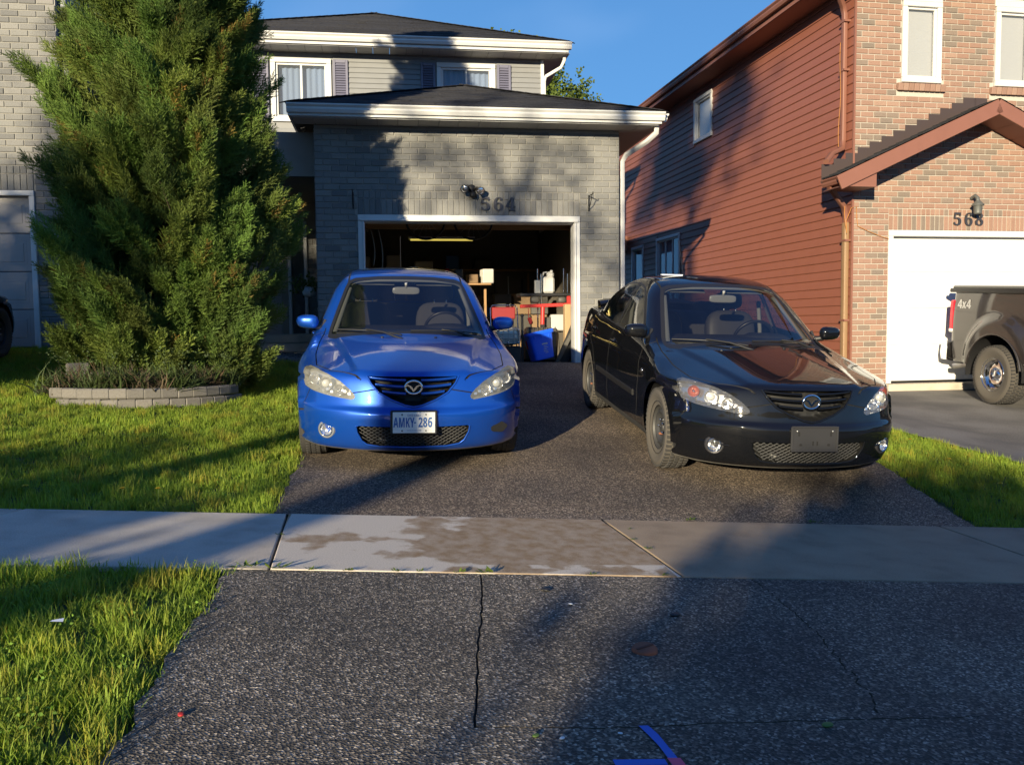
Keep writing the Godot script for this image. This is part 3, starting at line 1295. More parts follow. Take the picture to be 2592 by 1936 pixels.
# one plane of a shingled roof: eave from a to b, upper edge from d to c; each course is a part
func roof_plane(holder: Node, a: Vector3, b: Vector3, c: Vector3, d: Vector3, pitch: float, seed_: int) -> void:
	var r := RandomNumberGenerator.new()
	r.seed = seed_
	var nrm := (b - a).cross(d - a if (d - a).length() > 0.01 else c - a).normalized()
	if nrm.y < 0.0:
		nrm = -nrm
	var run := ((c + d) / 2 - (a + b) / 2).length()
	var n := maxi(2, roundi(run / pitch))
	for k in n:
		var t0 := float(k) / n
		var t1 := minf(1.0, float(k + 1) / n + 0.015)
		var p := [a.lerp(d, t0), b.lerp(c, t0), b.lerp(c, t1), a.lerp(d, t1)]
		var mb := MB.new()
		var lo := nrm * 0.014
		var hi := nrm * 0.004
		# the butt edge is uneven: split into tabs of their own thickness
		var len: float = (p[1] - p[0]).length()
		var tabs := maxi(1, roundi(len / 0.33))
		for q in tabs:
			var u0 := float(q) / tabs
			var u1 := float(q + 1) / tabs
			var th := lo * r.randf_range(0.75, 1.35)
			var e0: Vector3 = p[0].lerp(p[1], u0)
			var e1: Vector3 = p[0].lerp(p[1], u1)
			var f1: Vector3 = p[3].lerp(p[2], u1)
			var f0: Vector3 = p[3].lerp(p[2], u0)
			mb.face([e0 + th, e1 + th, f1 + hi, f0 + hi], nrm)
			mb.face([e0, e1, e1 + th, e0 + th], (e0 - f0).normalized())
		part(holder, "shingle_course", mb.mesh(), M.shingles[r.randi() % 3])

# box gutter along a line with an outward direction
func gutter(a: Vector3, b: Vector3, out: Vector3, h := 0.12, d := 0.12) -> MB:
	var mb := MB.new()
	var prof := [Vector2(0, -h), Vector2(d * 0.62, -h), Vector2(d * 0.80, -h * 0.62), Vector2(d * 0.78, -h * 0.40), Vector2(d, -h * 0.16), Vector2(d, 0), Vector2(d - 0.012, 0), Vector2(d - 0.012, -h * 0.18), Vector2(0.006, -h + 0.01), Vector2(0.006, 0), Vector2(0, 0)]
	var rings := []
	for q in [a, b]:
		var ring := PackedVector3Array()
		for p in prof:
			ring.append(q + out * p.x + Vector3.UP * p.y)
		rings.append(ring)
	# flat shaded strips
	for i in prof.size():
		var j := (i + 1) % prof.size()
		var e: Vector2 = prof[j] - prof[i]
		mb.face([rings[0][i], rings[0][j], rings[1][j], rings[1][i]], (out * -e.y * -1.0 * -1.0 + Vector3.UP * e.x * -1.0).normalized() if false else (out * (e.y) + Vector3.UP * (-e.x)).normalized())
	for k in 2:
		var dir := (a - b).normalized() * (1.0 if k == 0 else -1.0)
		var pts: Array = []
		for i in [0, 1, 2, 3, 4, 5, 10]:
			pts.append(rings[k][i])
		mb.face(pts, dir)
	return mb

# rectangular downpipe through points
func downpipe(pts: Array, side: Vector3, w: float, d: float) -> MB:
	var mb := MB.new()
	var rings := []
	for i in pts.size():
		var t: Vector3 = (pts[mini(i + 1, pts.size() - 1)] - pts[maxi(i - 1, 0)]).normalized()
		var s := (side - t * side.dot(t)).normalized()
		var q := t.cross(s).normalized()
		var ring := PackedVector3Array()
		for k in [[-1, -0.7], [-0.7, -1], [0.7, -1], [1, -0.7], [1, 0.7], [0.7, 1], [-0.7, 1], [-1, 0.7]]:
			ring.append(pts[i] + s * (k[0] * w / 2) + q * (k[1] * d / 2))
		rings.append(ring)
	mb.skin(rings, true, true)
	return mb
# ---------------------------------------------------------------- the grey brick house with the open garage
func build_grey_house() -> void:
	var h := thing("grey_house", "grey brick and siding house with an open garage numbered 564", "house", Vector3.ZERO)
	var w := Wall.new(Vector3(-1.03, 0.0, -13.1), Vector3(1, 0, 0), Vector3(0, 0, 1))
	var width := 4.56
	var y0 := 0.40
	var y1 := 4.06
	var door := Rect2(0.60, -1.0, 3.34, 1.0 + 2.77)
	# front wall of the garage
	var wall := part(h, "garage_front_wall", wall_core(w, 0, width, y0 - 0.5, y1, [door], -0.004, 0.20).mesh(), M.mortar_grey)
	var joint := 0.010
	var bl := 0.232
	var bh := 0.0893
	var head := Rect2(0.60, 2.77, 3.34, 0.0893 * 4)     # soldier course and headers over the door
	var ys := 2.77 - 0.0893 * 27
	var bricks := bond(0.0, width, ys, y1, bl, bh, joint, [door, head])
	bricks.append_array(soldiers(0.605, 3.935, 2.775, 2.77 + 0.0893 * 2.55, 0.0835, joint))
	bricks.append_array(soldiers(0.605, 3.935, 2.77 + 0.0893 * 2.55 + joint, 2.77 + 0.0893 * 4 - joint, 0.0835, joint))
	lay_bricks(wall, w, bricks, M.grey_bricks, 5)
	# side walls of the garage (right: siding; left: brick to the porch)
	var wl := Wall.new(Vector3(-1.03, 0, -16.5), Vector3(0, 0, 1), Vector3(-1, 0, 0))
	var lw := part(h, "garage_left_wall", wall_core(wl, 0, 3.2, 0.2, y1, [], -0.004, 0.2).mesh(), M.mortar_grey)
	lay_bricks(lw, wl, bond(0, 3.395, ys, y1, bl, bh, joint, []), M.grey_bricks, 6, 60)
	var wr := Wall.new(Vector3(3.53, 0, -13.3), Vector3(0, 0, -1), Vector3(1, 0, 0))
	var rw := part(h, "garage_right_wall", wall_core(wr, 0, 6.4, 0.1, y1, [], 0.0, 0.2).mesh(), M.siding_grey)
	siding(rw, wr, 0.0, 6.4, 0.5, y1, 0.1, [], M.siding_grey)
	# garage room: floor, ceiling, back
	var room := MB.new()
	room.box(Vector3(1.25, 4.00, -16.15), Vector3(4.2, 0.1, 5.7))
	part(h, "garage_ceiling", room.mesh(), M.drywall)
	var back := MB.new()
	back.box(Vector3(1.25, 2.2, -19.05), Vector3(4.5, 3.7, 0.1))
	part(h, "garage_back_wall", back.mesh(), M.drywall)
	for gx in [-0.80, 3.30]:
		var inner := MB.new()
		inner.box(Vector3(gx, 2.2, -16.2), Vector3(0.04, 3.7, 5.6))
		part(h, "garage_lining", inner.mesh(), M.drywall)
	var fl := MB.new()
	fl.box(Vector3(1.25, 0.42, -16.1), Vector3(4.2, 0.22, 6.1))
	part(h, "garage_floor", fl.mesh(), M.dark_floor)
	# joists with bare wood faces
	for k in 7:
		var jm := MB.new()
		jm.cbox(Vector3(1.25, 3.82, -13.9 - k * 0.75), Vector3(4.1, 0.235, 0.045), 0.004)
		part(h, "joist", jm.mesh(), M.wood)
	# white door surround and jambs
	var trim := MB.new()
	trim.cbox(w.p(2.27, 2.725, 0.012), Vector3(3.34, 0.09, 0.05), 0.008, w.basis())
	trim.cbox(w.p(2.27, 2.69, 0.03), Vector3(3.28, 0.03, 0.06), 0.006, w.basis())
	for s in [0.645, 3.895]:
		trim.cbox(w.p(s, 1.55, 0.011), Vector3(0.09, 2.26, 0.049), 0.008, w.basis())
		trim.cbox(w.p(s + (0.035 if s < 2 else -0.035), 1.55, 0.028), Vector3(0.03, 2.24, 0.058), 0.006, w.basis())
		trim.box(w.p(s + (0.042 if s < 2 else -0.042), 1.55, -0.11), Vector3(0.02, 2.25, 0.2), w.basis())
	trim.box(w.p(2.27, 2.672, -0.11), Vector3(3.2, 0.02, 0.2), w.basis())
	part(h, "door_frame", trim.mesh(), M.trim_white)
	# rolled-up door just inside, under the ceiling
	for k in 4:
		var pm := MB.new()
		pm.cbox(Vector3(1.24, 2.90, -13.75 - k * 0.56), Vector3(3.16, 0.04, 0.545), 0.008)
		part(h, "raised_door_panel", pm.mesh(), M.door_beige)
	for s in [-0.36, 2.84]:
		var tm := MB.new()
		tm.box(Vector3(s, 2.88, -14.8), Vector3(0.03, 0.05, 2.9))
		tm.box(Vector3(s, 1.70, -13.38), Vector3(0.03, 2.2, 0.05))
		part(h, "door_track", tm.mesh(), M.galv)
	# roof over the garage: hip with its point at the back
	var roof := Node3D.new()
	roof.name = "garage_roof"
	h.add_child(roof)
	var ey := 4.245
	var apex := Vector3(1.36, 5.30, -15.42)
	var back_apex := Vector3(1.36, 5.30, -17.2)
	var A := Vector3(-1.38, ey, -12.60)
	var B := Vector3(4.09, ey, -12.60)
	var Cc := Vector3(4.09, ey, -19.8)
	var D := Vector3(-1.38, ey, -17.0)
	roof_plane(roof, A, B, apex, apex, 0.145, 1)
	roof_plane(roof, B, Cc, Vector3(1.36, 5.30, -19.8), apex, 0.145, 2)
	roof_plane(roof, D, A, apex, back_apex, 0.145, 3)
	# hip caps
	for e in [[A, apex], [B, apex]]:
		var n := 22
		for k in n:
			var q: Vector3 = e[0].lerp(e[1], (k + 0.5) / n)
			var cm := MB.new()
			var bs := Basis.looking_at((e[1] - e[0]).normalized(), Vector3.UP)
			cm.cbox(Vector3(0, 0.012, 0), Vector3(0.20, 0.012, (e[1] - e[0]).length() / n + 0.03), 0.004, Basis(Vector3(1, 0, 0), 0.02))
			part(roof, "hip_cap", cm.mesh(), M.shingles[k % 3], Transform3D(bs, q))
	# eaves
	var ev := MB.new()
	ev.box(Vector3(1.355, 4.15, -12.68), Vector3(5.40, 0.15, 0.03))
	ev.box(Vector3(1.355, 4.10, -12.655), Vector3(5.40, 0.045, 0.05))
	ev.box(Vector3(4.04, 4.15, -15.9), Vector3(0.03, 0.15, 6.4))
	ev.box(Vector3(-1.33, 4.15, -14.6), Vector3(0.03, 0.15, 3.85))
	part(h, "fascia", ev.mesh(), M.trim_white)
	var so := []
	for k in 18:
		var sm := MB.new()
		sm.box(Vector3(-1.30 + (k + 0.5) * 0.2956, 4.068, -12.88), Vector3(0.290, 0.012, 0.42))
		part(h, "soffit_panel", sm.mesh(), M.soffit_white)
	var sd := MB.new()
	sd.box(Vector3(3.78, 4.068, -16.2), Vector3(0.49, 0.012, 6.2))
	part(h, "side_soffit", sd.mesh(), M.soffit_white)
	part(h, "gutter", gutter(Vector3(-1.36, 4.235, -12.665), Vector3(4.09, 4.235, -12.665), Vector3(0, 0, 1)).mesh(), M.trim_white)
	part(h, "gutter", gutter(Vector3(4.055, 4.235, -12.66), Vector3(4.055, 4.235, -19.5), Vector3(1, 0, 0)).mesh(), M.trim_white)
	# downpipe at the right corner
	part(h, "downpipe", downpipe([Vector3(4.02, 4.12, -12.76), Vector3(4.02, 3.98, -12.78), Vector3(3.92, 3.88, -12.95), Vector3(3.66, 3.72, -13.16), Vector3(3.605, 3.62, -13.2), Vector3(3.605, 2.0, -13.2), Vector3(3.605, 0.62, -13.2)], Vector3(1, 0, 0), 0.075, 0.055).mesh(), M.trim_white)
	# upper storey
	var u := Wall.new(Vector3(-3.45, 0, -16.5), Vector3(1, 0, 0), Vector3(0, 0, 1))
	var wins := [Rect2(1.41, 4.86, 1.08, 1.14), Rect2(4.41, 4.86, 1.10, 1.14)]
	var holes := []
	for r in wins:
		holes.append(r.grow(-0.05))
	var up := part(h, "upper_wall", wall_core(u, 0, 6.39, 3.4, 6.12, holes, 0.0, 0.2).mesh(), M.siding_grey)
	siding(up, u, 0.0, 6.39, 4.0, 6.12, 0.0935, [Rect2(1.38, 4.8, 1.14, 1.3), Rect2(4.38, 4.8, 1.16, 1.3)], M.siding_grey)
	for r in wins:
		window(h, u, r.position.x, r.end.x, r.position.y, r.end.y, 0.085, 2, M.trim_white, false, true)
	# louvred shutters
	for s in [[1.105, 1.375], [2.52, 2.79], [4.115, 4.385], [5.54, 5.80]]:
		var sh := Node3D.new()
		sh.name = "shutter"
		h.add_child(sh, true)
		var fm := MB.new()
		var cx: float = (s[0] + s[1]) / 2
		var sw: float = s[1] - s[0]
		for k in [s[0] + 0.022, s[1] - 0.022]:
			fm.cbox(u.p(k, 5.42, 0.035), Vector3(0.044, 1.14, 0.03), 0.005, u.basis())
		for k in [4.88, 5.96]:
			fm.cbox(u.p(cx, k, 0.034), Vector3(sw - 0.088, 0.06, 0.028), 0.005, u.basis())
		fm.box(u.p(cx, 5.42, 0.022), Vector3(sw - 0.08, 1.08, 0.006), u.basis())
		part(sh, "frame", fm.mesh(), M.shutter)
		var k := 4.93
		while k < 5.92:
			var sl := MB.new()
			sl.box(u.p(cx, k, 0.036), Vector3(sw - 0.09, 0.040, 0.007), u.basis() * Basis(Vector3(1, 0, 0), -0.6))
			part(sh, "slat", sl.mesh(), M.shutter)
			k += 0.044
	var cm := MB.new()
	cm.box(u.p(6.40, 5.0, 0.014), Vector3(0.06, 2.2, 0.05), u.basis())
	cm.box(Vector3(2.94, 5.0, -18.5), Vector3(0.02, 2.2, 3.9))
	part(h, "corner_trim", cm.mesh(), M.trim_white)
	# upper roof
	var ur := Node3D.new()
	ur.name = "upper_roof"
	h.add_child(ur)
	var uy := 6.30
	var a := Vector3(-3.88, uy, -16.02)
	var b := Vector3(3.42, uy, -16.02)
	var ap := Vector3(-0.20, 7.92, -19.62)
	roof_plane(ur, a, b, ap, ap, 0.145, 11)
	roof_plane(ur, b, Vector3(3.42, uy, -24.0), Vector3(-0.20, 7.92, -21.0), ap, 0.145, 12)
	roof_plane(ur, Vector3(-3.88, uy, -24.0), a, ap, Vector3(-0.20, 7.92, -21.0), 0.145, 13)
	for e in [[a, ap], [b, ap]]:
		var n := 26
		for k in n:
			var q: Vector3 = e[0].lerp(e[1], (k + 0.5) / n)
			var hm := MB.new()
			hm.cbox(Vector3(0, 0.012, 0), Vector3(0.20, 0.012, (e[1] - e[0]).length() / n + 0.03), 0.004, Basis(Vector3(1, 0, 0), 0.02))
			part(ur, "hip_cap", hm.mesh(), M.shingles[k % 3], Transform3D(Basis.looking_at((e[1] - e[0]).normalized(), Vector3.UP), q))
	var ue := MB.new()
	ue.box(Vector3(-0.23, 6.20, -16.09), Vector3(7.2, 0.16, 0.03))
	ue.box(Vector3(-0.23, 6.145, -16.065), Vector3(7.2, 0.04, 0.05))
	ue.box(Vector3(3.37, 6.20, -20.0), Vector3(0.03, 0.16, 7.8))
	part(h, "upper_fascia", ue.mesh(), M.trim_white)
	for k in 24:
		var sm := MB.new()
		sm.box(Vector3(-3.80 + (k + 0.5) * 0.3, 6.118, -16.29), Vector3(0.294, 0.012, 0.42))
		part(h, "soffit_panel", sm.mesh(), M.soffit_white)
	var us := MB.new()
	us.box(Vector3(3.15, 6.118, -20.2), Vector3(0.42, 0.012, 7.4))
	part(h, "side_soffit", us.mesh(), M.soffit_white)
	part(h, "gutter", gutter(Vector3(-3.87, 6.30, -16.075), Vector3(3.42, 6.30, -16.075), Vector3(0, 0, 1)).mesh(), M.trim_white)
	part(h, "downpipe", downpipe([Vector3(3.33, 6.20, -16.2), Vector3(3.33, 6.05, -16.25), Vector3(3.28, 5.93, -16.3), Vector3(3.02, 5.80, -16.45), Vector3(2.99, 5.72, -16.5), Vector3(2.99, 5.2, -16.5)], Vector3(0, 0, 1), 0.07, 0.06).mesh(), M.trim_white)
	# side and back of the upper storey
	var us2 := MB.new()
	us2.box(Vector3(2.86, 5.0, -20.2), Vector3(0.15, 2.3, 7.1))
	us2.box(Vector3(-3.38, 3.3, -20.2), Vector3(0.15, 5.6, 7.1))
	us2.box(Vector3(-0.26, 3.3, -23.8), Vector3(6.3, 5.6, 0.15))
	part(h, "side_wall", us2.mesh(), M.siding_grey)
	# flue pipe
	var fm := MB.new()
	fm.lathe([Vector2(0.0, 0.42), Vector2(0.13, 0.40), Vector2(0.13, 0.34), Vector2(0.10, 0.33), Vector2(0.10, -0.5)], 18, Transform3D(Basis(), Vector3(2.16, 7.36, -20.6)))
	part(h, "flue", fm.mesh(), M.galv)
	var vm := MB.new()
	vm.box(Vector3(-0.42, 7.02, -17.75), Vector3(0.16, 0.14, 0.2))
	part(h, "roof_vent", vm.mesh(), M.shingles[2])
	# porch beside the garage
	var pw := Wall.new(Vector3(-3.45, 0, -16.42), Vector3(1, 0, 0), Vector3(0, 0, 1))
	var phole := [Rect2(1.66, 0.98, 0.30, 2.05), Rect2(0.6, 0.9, 0.92, 2.15)]
	var pb := part(h, "porch_wall", wall_core(pw, 0, 2.45, 0.5, 3.45, phole, -0.004, 0.2).mesh(), M.porch_beige)
	lay_bricks(pb, pw, bond(1.98, 2.44, 0.6, 2.9, bl, bh, joint, []), M.grey_bricks, 8, 60)
	var sl := Node3D.new()
	sl.name = "sidelight"
	h.add_child(sl)
	var fr := MB.new()
	for s in [1.665, 1.955]:
		fr.cbox(pw.p(s, 2.0, 0.02), Vector3(0.06, 2.1, 0.09), 0.006, pw.basis())
	fr.cbox(pw.p(1.81, 3.02, 0.021), Vector3(0.23, 0.06, 0.088), 0.006, pw.basis())
	fr.cbox(pw.p(1.81, 0.98, 0.021), Vector3(0.23, 0.06, 0.088), 0.006, pw.basis())
	part(sl, "frame", fr.mesh(), M.trim_white)
	var pn := MB.new()
	pn.face([pw.p(1.69, 1.0, 0.0), pw.p(1.93, 1.0, 0.0), pw.p(1.93, 3.0, 0.0), pw.p(1.69, 3.0, 0.0)], pw.o)
	part(sl, "pane", pn.mesh(), M.window_glass)
	var dk := MB.new()
	dk.box(pw.p(1.81, 2.0, -1.2), Vector3(1.3, 2.1, 0.02), pw.basis())
	dk.box(pw.p(1.1, 2.0, -0.7), Vector3(0.02, 2.1, 1.0), pw.basis())
	dk.box(pw.p(2.4, 2.0, -0.7), Vector3(0.02, 2.1, 1.0), pw.basis())
	dk.box(pw.p(1.75, 3.06, -0.7), Vector3(1.3, 0.02, 1.0), pw.basis())
	part(sl, "room", dk.mesh(), M.room)
	var fd := MB.new()
	fd.cbox(pw.p(1.06, 1.97, -0.05), Vector3(0.90, 2.12, 0.05), 0.01, pw.basis())
	for q in [[0.85, 2.5], [1.27, 2.5], [0.85, 1.5], [1.27, 1.5]]:
		fd.cbox(pw.p(q[0], q[1], -0.022), Vector3(0.30, 0.75 if q[1] > 2 else 0.6, 0.012), 0.005, pw.basis())
	var fdo := part(h, "front_door", fd.mesh(), M.door_beige)
	var kn := MB.new()
	kn.lump(pw.p(1.42, 1.9, 0.01), Vector3(0.06, 0.06, 0.06), 1.0)
	part(fdo, "handle", kn.mesh(), M.chrome)
	# porch ceiling and its light, steps
	var pc := MB.new()
	pc.box(Vector3(-2.25, 3.42, -15.0), Vector3(2.4, 0.06, 2.9))
	pc.box(Vector3(-2.25, 3.72, -13.62), Vector3(2.4, 0.66, 0.08))
	part(h, "porch_ceiling", pc.mesh(), M.porch_beige)
	for k in 3:
		var stp := MB.new()
		stp.cbox(Vector3(-2.2, 0.62 + k * 0.155, -15.75 + (-0.0) - k * 0.16), Vector3(2.3, 0.15, 1.2 - k * 0.3), 0.012)
		part(h, "porch_step", stp.mesh(), M.concrete)
	# house numbers, wall bracket and lamp belong to the wall
	var digits := ["5", "6", "4"]
	for k in 3:
		text(h, "house_number", digits[k], 0.20, M.number, Transform3D(Basis(), Vector3(1.46 + k * 0.19, 2.94, -13.075)), true, 0.022, true)

# ---------------------------------------------------------------- the red house on the right
func build_red_house() -> void:
	var org := Vector3(6.75, 0.20, -12.0)
	var th := deg_to_rad(2.5)
	var h := thing("red_house", "red brick house with rust red siding, white garage door and number 568", "house")
	var r := Vector3(cos(th), 0, -sin(th))
	var o := Vector3(sin(th), 0, cos(th))
	var w := Wall.new(org, r, o)
	var joint := 0.011
	var bl := 0.206
	var bh := 0.0815
	var door := Rect2(0.57, -1.0, 2.98, 1.0 + 2.27)
	var wins := [Rect2(0.73, 4.41, 0.64, 1.16), Rect2(2.27, 4.41, 0.64, 1.16), Rect2(4.2, 4.41, 0.64, 1.16)]
	var wall := part(h, "front_wall", wall_core(w, 0, 6.2, -0.4, 6.0, [door] + wins, -0.004, 0.22).mesh(), M.mortar_pale)
	# the small gable roof meets the wall along these slopes
	var slope := 0.452
	var apx := 1.96
	var ridge := 4.10
	var head := Rect2(0.57, 2.27, 2.98, bh * 4)
	var sills := []
	for q in wins:
		sills.append(Rect2(q.position.x - 0.07, q.position.y - 0.15, q.size.x + 0.14, 0.15))
	var bricks := bond(0.0, 6.2, 2.27 - bh * 29, 6.0, bl, bh, joint, [door, head] + wins + sills)
	bricks.append_array(soldiers(0.575, 3.545, 2.275, 2.27 + bh * 2.6, 0.076, joint))
	bricks.append_array(soldiers(0.575, 3.545, 2.27 + bh * 2.6 + joint, 2.27 + bh * 4 - joint, 0.076, joint))
	lay_bricks(wall, w, bricks, M.red_bricks, 15)
	for q in sills:
		var n := 9
		for k in n:
			var sm := MB.new()
			var a: float = q.position.x + q.size.x * k / n + 0.004
			var b: float = q.position.x + q.size.x * (k + 1) / n - 0.004
			sm.cbox(w.p((a + b) / 2, q.position.y + 0.085, 0.02), Vector3(b - a, 0.105, 0.08), 0.006, w.basis() * Basis(Vector3(1, 0, 0), 0.16))
			part(h, "sill_brick", sm.mesh(), M.red_bricks[(k * 5) % 3])
	for q in wins:
		window(h, w, q.position.x, q.end.x, q.position.y, q.end.y, 0.075, 1, M.trim_white, true)
	for q in wins:
		var tm := MB.new()
		tm.cbox(w.p(q.get_center().x, q.end.y + 0.06, 0.01), Vector3(q.size.x + 0.02, 0.11, 0.03), 0.005, w.basis())
		part(h, "window_cap", tm.mesh(), M.trim_white)
	# garage door, plain white, and its frame
	var dm := MB.new()
	for k in 4:
		dm.cbox(w.p(2.06, 0.03 + 0.545 * (k + 0.5), -0.11), Vector3(2.84, 0.542, 0.05), 0.004, w.basis())
	var gd := part(h, "garage_door", dm.mesh(), M.door_white)
	var ru := MB.new()
	ru.box(w.p(2.06, 0.015, -0.10), Vector3(2.86, 0.03, 0.05), w.basis())
	part(gd, "bottom_seal", ru.mesh(), M.black)
	var fm := MB.new()
	fm.cbox(w.p(2.06, 2.225, 0.0), Vector3(2.98, 0.09, 0.06), 0.006, w.basis())
	for s in [0.61, 3.51]:
		fm.cbox(w.p(s, 1.09, -0.002), Vector3(0.08, 2.18, 0.058), 0.006, w.basis())
	part(h, "door_frame", fm.mesh(), M.trim_white)
	var sill := MB.new()
	sill.cbox(w.p(2.06, -0.06, -0.02), Vector3(3.0, 0.11, 0.26), 0.01, w.basis())
	part(h, "door_sill", sill.mesh(), M.concrete)
	# the gable over the door: rakes, roof planes, soffit, gutter
	var out := 0.52
	var gable := Node3D.new()
	gable.name = "gable_roof"
	h.add_child(gable)
	var half := 2.47
	var yl := ridge - slope * half
	var Pl := func(x: float, y: float, d: float) -> Vector3: return w.p(x, y, d)
	for s: float in [-1.0, 1.0]:
		var e0 := w.p(apx + s * half, yl, out)
		var e1 := w.p(apx + s * half, yl, 0.0)
		var t0 := w.p(apx, ridge, out)
		var t1 := w.p(apx, ridge, 0.0)
		roof_plane(gable, e1 if s > 0 else e0, e0 if s > 0 else e1, t0 if s > 0 else t1, t1 if s > 0 else t0, 0.13, 30 + int(s))
		var rk := MB.new()
		var mid := w.p(apx + s * half / 2, (ridge + yl) / 2 - 0.115, out - 0.015)
		var ang := atan(slope) * -s
		rk.cbox(mid, Vector3(half / cos(atan(slope)) + 0.05, 0.20, 0.035), 0.006, w.basis() * Basis(Vector3(0, 0, 1), ang))
		part(gable, "rake_board", rk.mesh(), M.trim_rust)
		var n := 8
		for k in n:
			var f0 := (k + 0.0) / n
			var f1 := (k + 0.97) / n
			var sm := MB.new()
			var x0 := apx + s * half * (1.0 - f0)
			var x1 := apx + s * half * (1.0 - f1)
			var ya := yl + slope * half * f0 - 0.19
			var yb := yl + slope * half * f1 - 0.19
			sm.face([w.p(x0, ya, 0.01), w.p(x0, ya, out - 0.03), w.p(x1, yb, out - 0.03), w.p(x1, yb, 0.01)], Vector3(0, -1, 0))
			sm.face([w.p(x0, ya + 0.01, 0.01), w.p(x0, ya + 0.01, out - 0.03), w.p(x1, yb + 0.01, out - 0.03), w.p(x1, yb + 0.01, 0.01)], Vector3(0, 1, 0))
			part(gable, "soffit_panel", sm.mesh(), M.soffit_rust)
		# step flashing laid into the brick courses
		var steps := 13
		for k in steps:
			var xs := apx + s * half * (1.0 - float(k + 1) / steps)
			var xe := apx + s * half * (1.0 - float(k) / steps)
			var yb := yl + slope * half * float(k) / steps - 0.05
			var yt := yl + slope * half * float(k + 1) / steps + 0.13
			var fl := MB.new()
			fl.box(w.p((xs + xe) / 2, (yb + yt) / 2, 0.013 + 0.001 * (k % 2)), Vector3(absf(xe - xs) + 0.02, yt - yb, 0.004), w.basis())
			part(gable, "step_flashing", fl.mesh(), M.flashing)
	# closed eave box on the left with its gutter
	var eb := MB.new()
	eb.prism(PackedVector2Array([Vector2(-0.40, yl - 0.10), Vector2(-0.40, yl - 0.17), Vector2(0.05, yl - 0.17), Vector2(0.05, yl + 0.06)]), 0.0, out - 0.03, Transform3D(w.basis(), w.at))
	part(gable, "eave_box", eb.mesh(), M.trim_rust)
	part(gable, "gutter", gutter(w.p(-0.41, yl - 0.015, out - 0.02), w.p(-0.41, yl - 0.015, -0.02), -r, 0.10, 0.11).mesh(), M.trim_rust)
	# downpipes: upper one from the main eave, then round the gable eave and down in tan
	var side := Wall.new(org, -o, -r)     # the siding wall, its right is deeper
	var s0 := 0.12
	part(h, "downpipe", downpipe([side.p(-0.10, 5.88, 0.46), side.p(-0.02, 5.76, 0.36), side.p(0.16, 5.52, 0.12), side.p(0.20, 5.40, 0.06), side.p(0.20, 3.60, 0.06), side.p(0.16, 3.46, 0.10), side.p(0.02, 3.36, 0.34), side.p(-0.10, 3.22, 0.50)], o, 0.085, 0.065).mesh(), M.trim_rust)
	part(h, "downpipe", downpipe([side.p(-0.16, 2.98, 0.46), side.p(-0.10, 2.86, 0.44), side.p(0.06, 2.62, 0.12), side.p(0.10, 2.50, 0.06), side.p(0.10, 2.36, 0.06)], o, 0.085, 0.065).mesh(), M.trim_rust)
	part(h, "downpipe", downpipe([side.p(0.10, 2.38, 0.058), side.p(0.10, 1.2, 0.058), side.p(0.10, 0.02, 0.058)], o, 0.10, 0.075).mesh(), M.pipe_tan)
	for y in [2.12, 0.95, 4.6, 5.3]:
		var bm := MB.new()
		bm.box(side.p(0.10 if y < 3 else 0.20, y, 0.052), Vector3(0.15, 0.03, 0.10), side.basis())
		part(h, "pipe_strap", bm.mesh(), M.trim_rust)
	# siding wall
	var sw := [Rect2(5.03, 4.70, 0.92, 0.92), Rect2(6.75, 1.0, 1.50, 1.95), Rect2(9.2, 1.0, 0.9, 1.9)]
	var swall := part(h, "side_wall", wall_core(side, 0.23, 11.2, -0.4, 6.1, [sw[0].grow(-0.03), sw[1].grow(-0.03), sw[2].grow(-0.03)], 0.0, 0.2).mesh(), M.siding_red)
	siding(swall, side, 0.015, 11.2, 0.10, 6.1, 0.134, sw, M.siding_red)
	window(h, side, sw[0].position.x, sw[0].end.x, sw[0].position.y, sw[0].end.y, 0.07, 1, M.trim_white, true)
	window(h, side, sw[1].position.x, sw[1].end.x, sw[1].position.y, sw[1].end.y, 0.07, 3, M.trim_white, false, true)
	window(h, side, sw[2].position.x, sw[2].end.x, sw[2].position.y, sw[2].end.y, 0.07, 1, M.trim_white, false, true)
	var ct := MB.new()
	ct.box(side.p(-0.004, 2.75, 0.012), Vector3(0.03, 6.0, 0.028), side.basis())
	part(h, "corner_trim", ct.mesh(), M.trim_rust)
	# main eave and roof above
	var eave := MB.new()
	eave.box(side.p(5.4, 5.80, 0.22), Vector3(12.0, 0.02, 0.46), side.basis())
	part(h, "side_soffit", eave.mesh(), M.soffit_rust)
	var fa := MB.new()
	fa.box(side.p(5.4, 5.88, 0.455), Vector3(12.0, 0.18, 0.03), side.basis())
	part(h, "fascia", fa.mesh(), M.trim_rust)
	part(h, "gutter", gutter(side.p(-0.55, 5.98, 0.47), side.p(11.4, 5.98, 0.47), -r, 0.11, 0.11).mesh(), M.trim_rust)
	var roof := Node3D.new()
	roof.name = "main_roof"
	h.add_child(roof)
	roof_plane(roof, side.p(11.4, 5.99, 0.5), side.p(-0.6, 5.99, 0.5), side.p(-0.6, 7.49, -3.4), side.p(11.4, 7.49, -3.4), 0.145, 41)
	var gm := MB.new()
	gm.box(w.p(3.1, 5.90, 0.25), Vector3(6.9, 0.2, 0.5), w.basis())
	part(h, "front_eave", gm.mesh(), M.trim_rust)
	# other sides, closing the volume
	var bk := MB.new()
	bk.box(w.p(6.1, 2.9, -5.6), Vector3(0.2, 6.4, 11.2), w.basis())
	bk.box(w.p(3.1, 2.9, -11.1), Vector3(6.2, 6.4, 0.2), w.basis())
	part(h, "rear_wall", bk.mesh(), M.siding_red)
	# low return roof at the far corner
	var lo := MB.new()
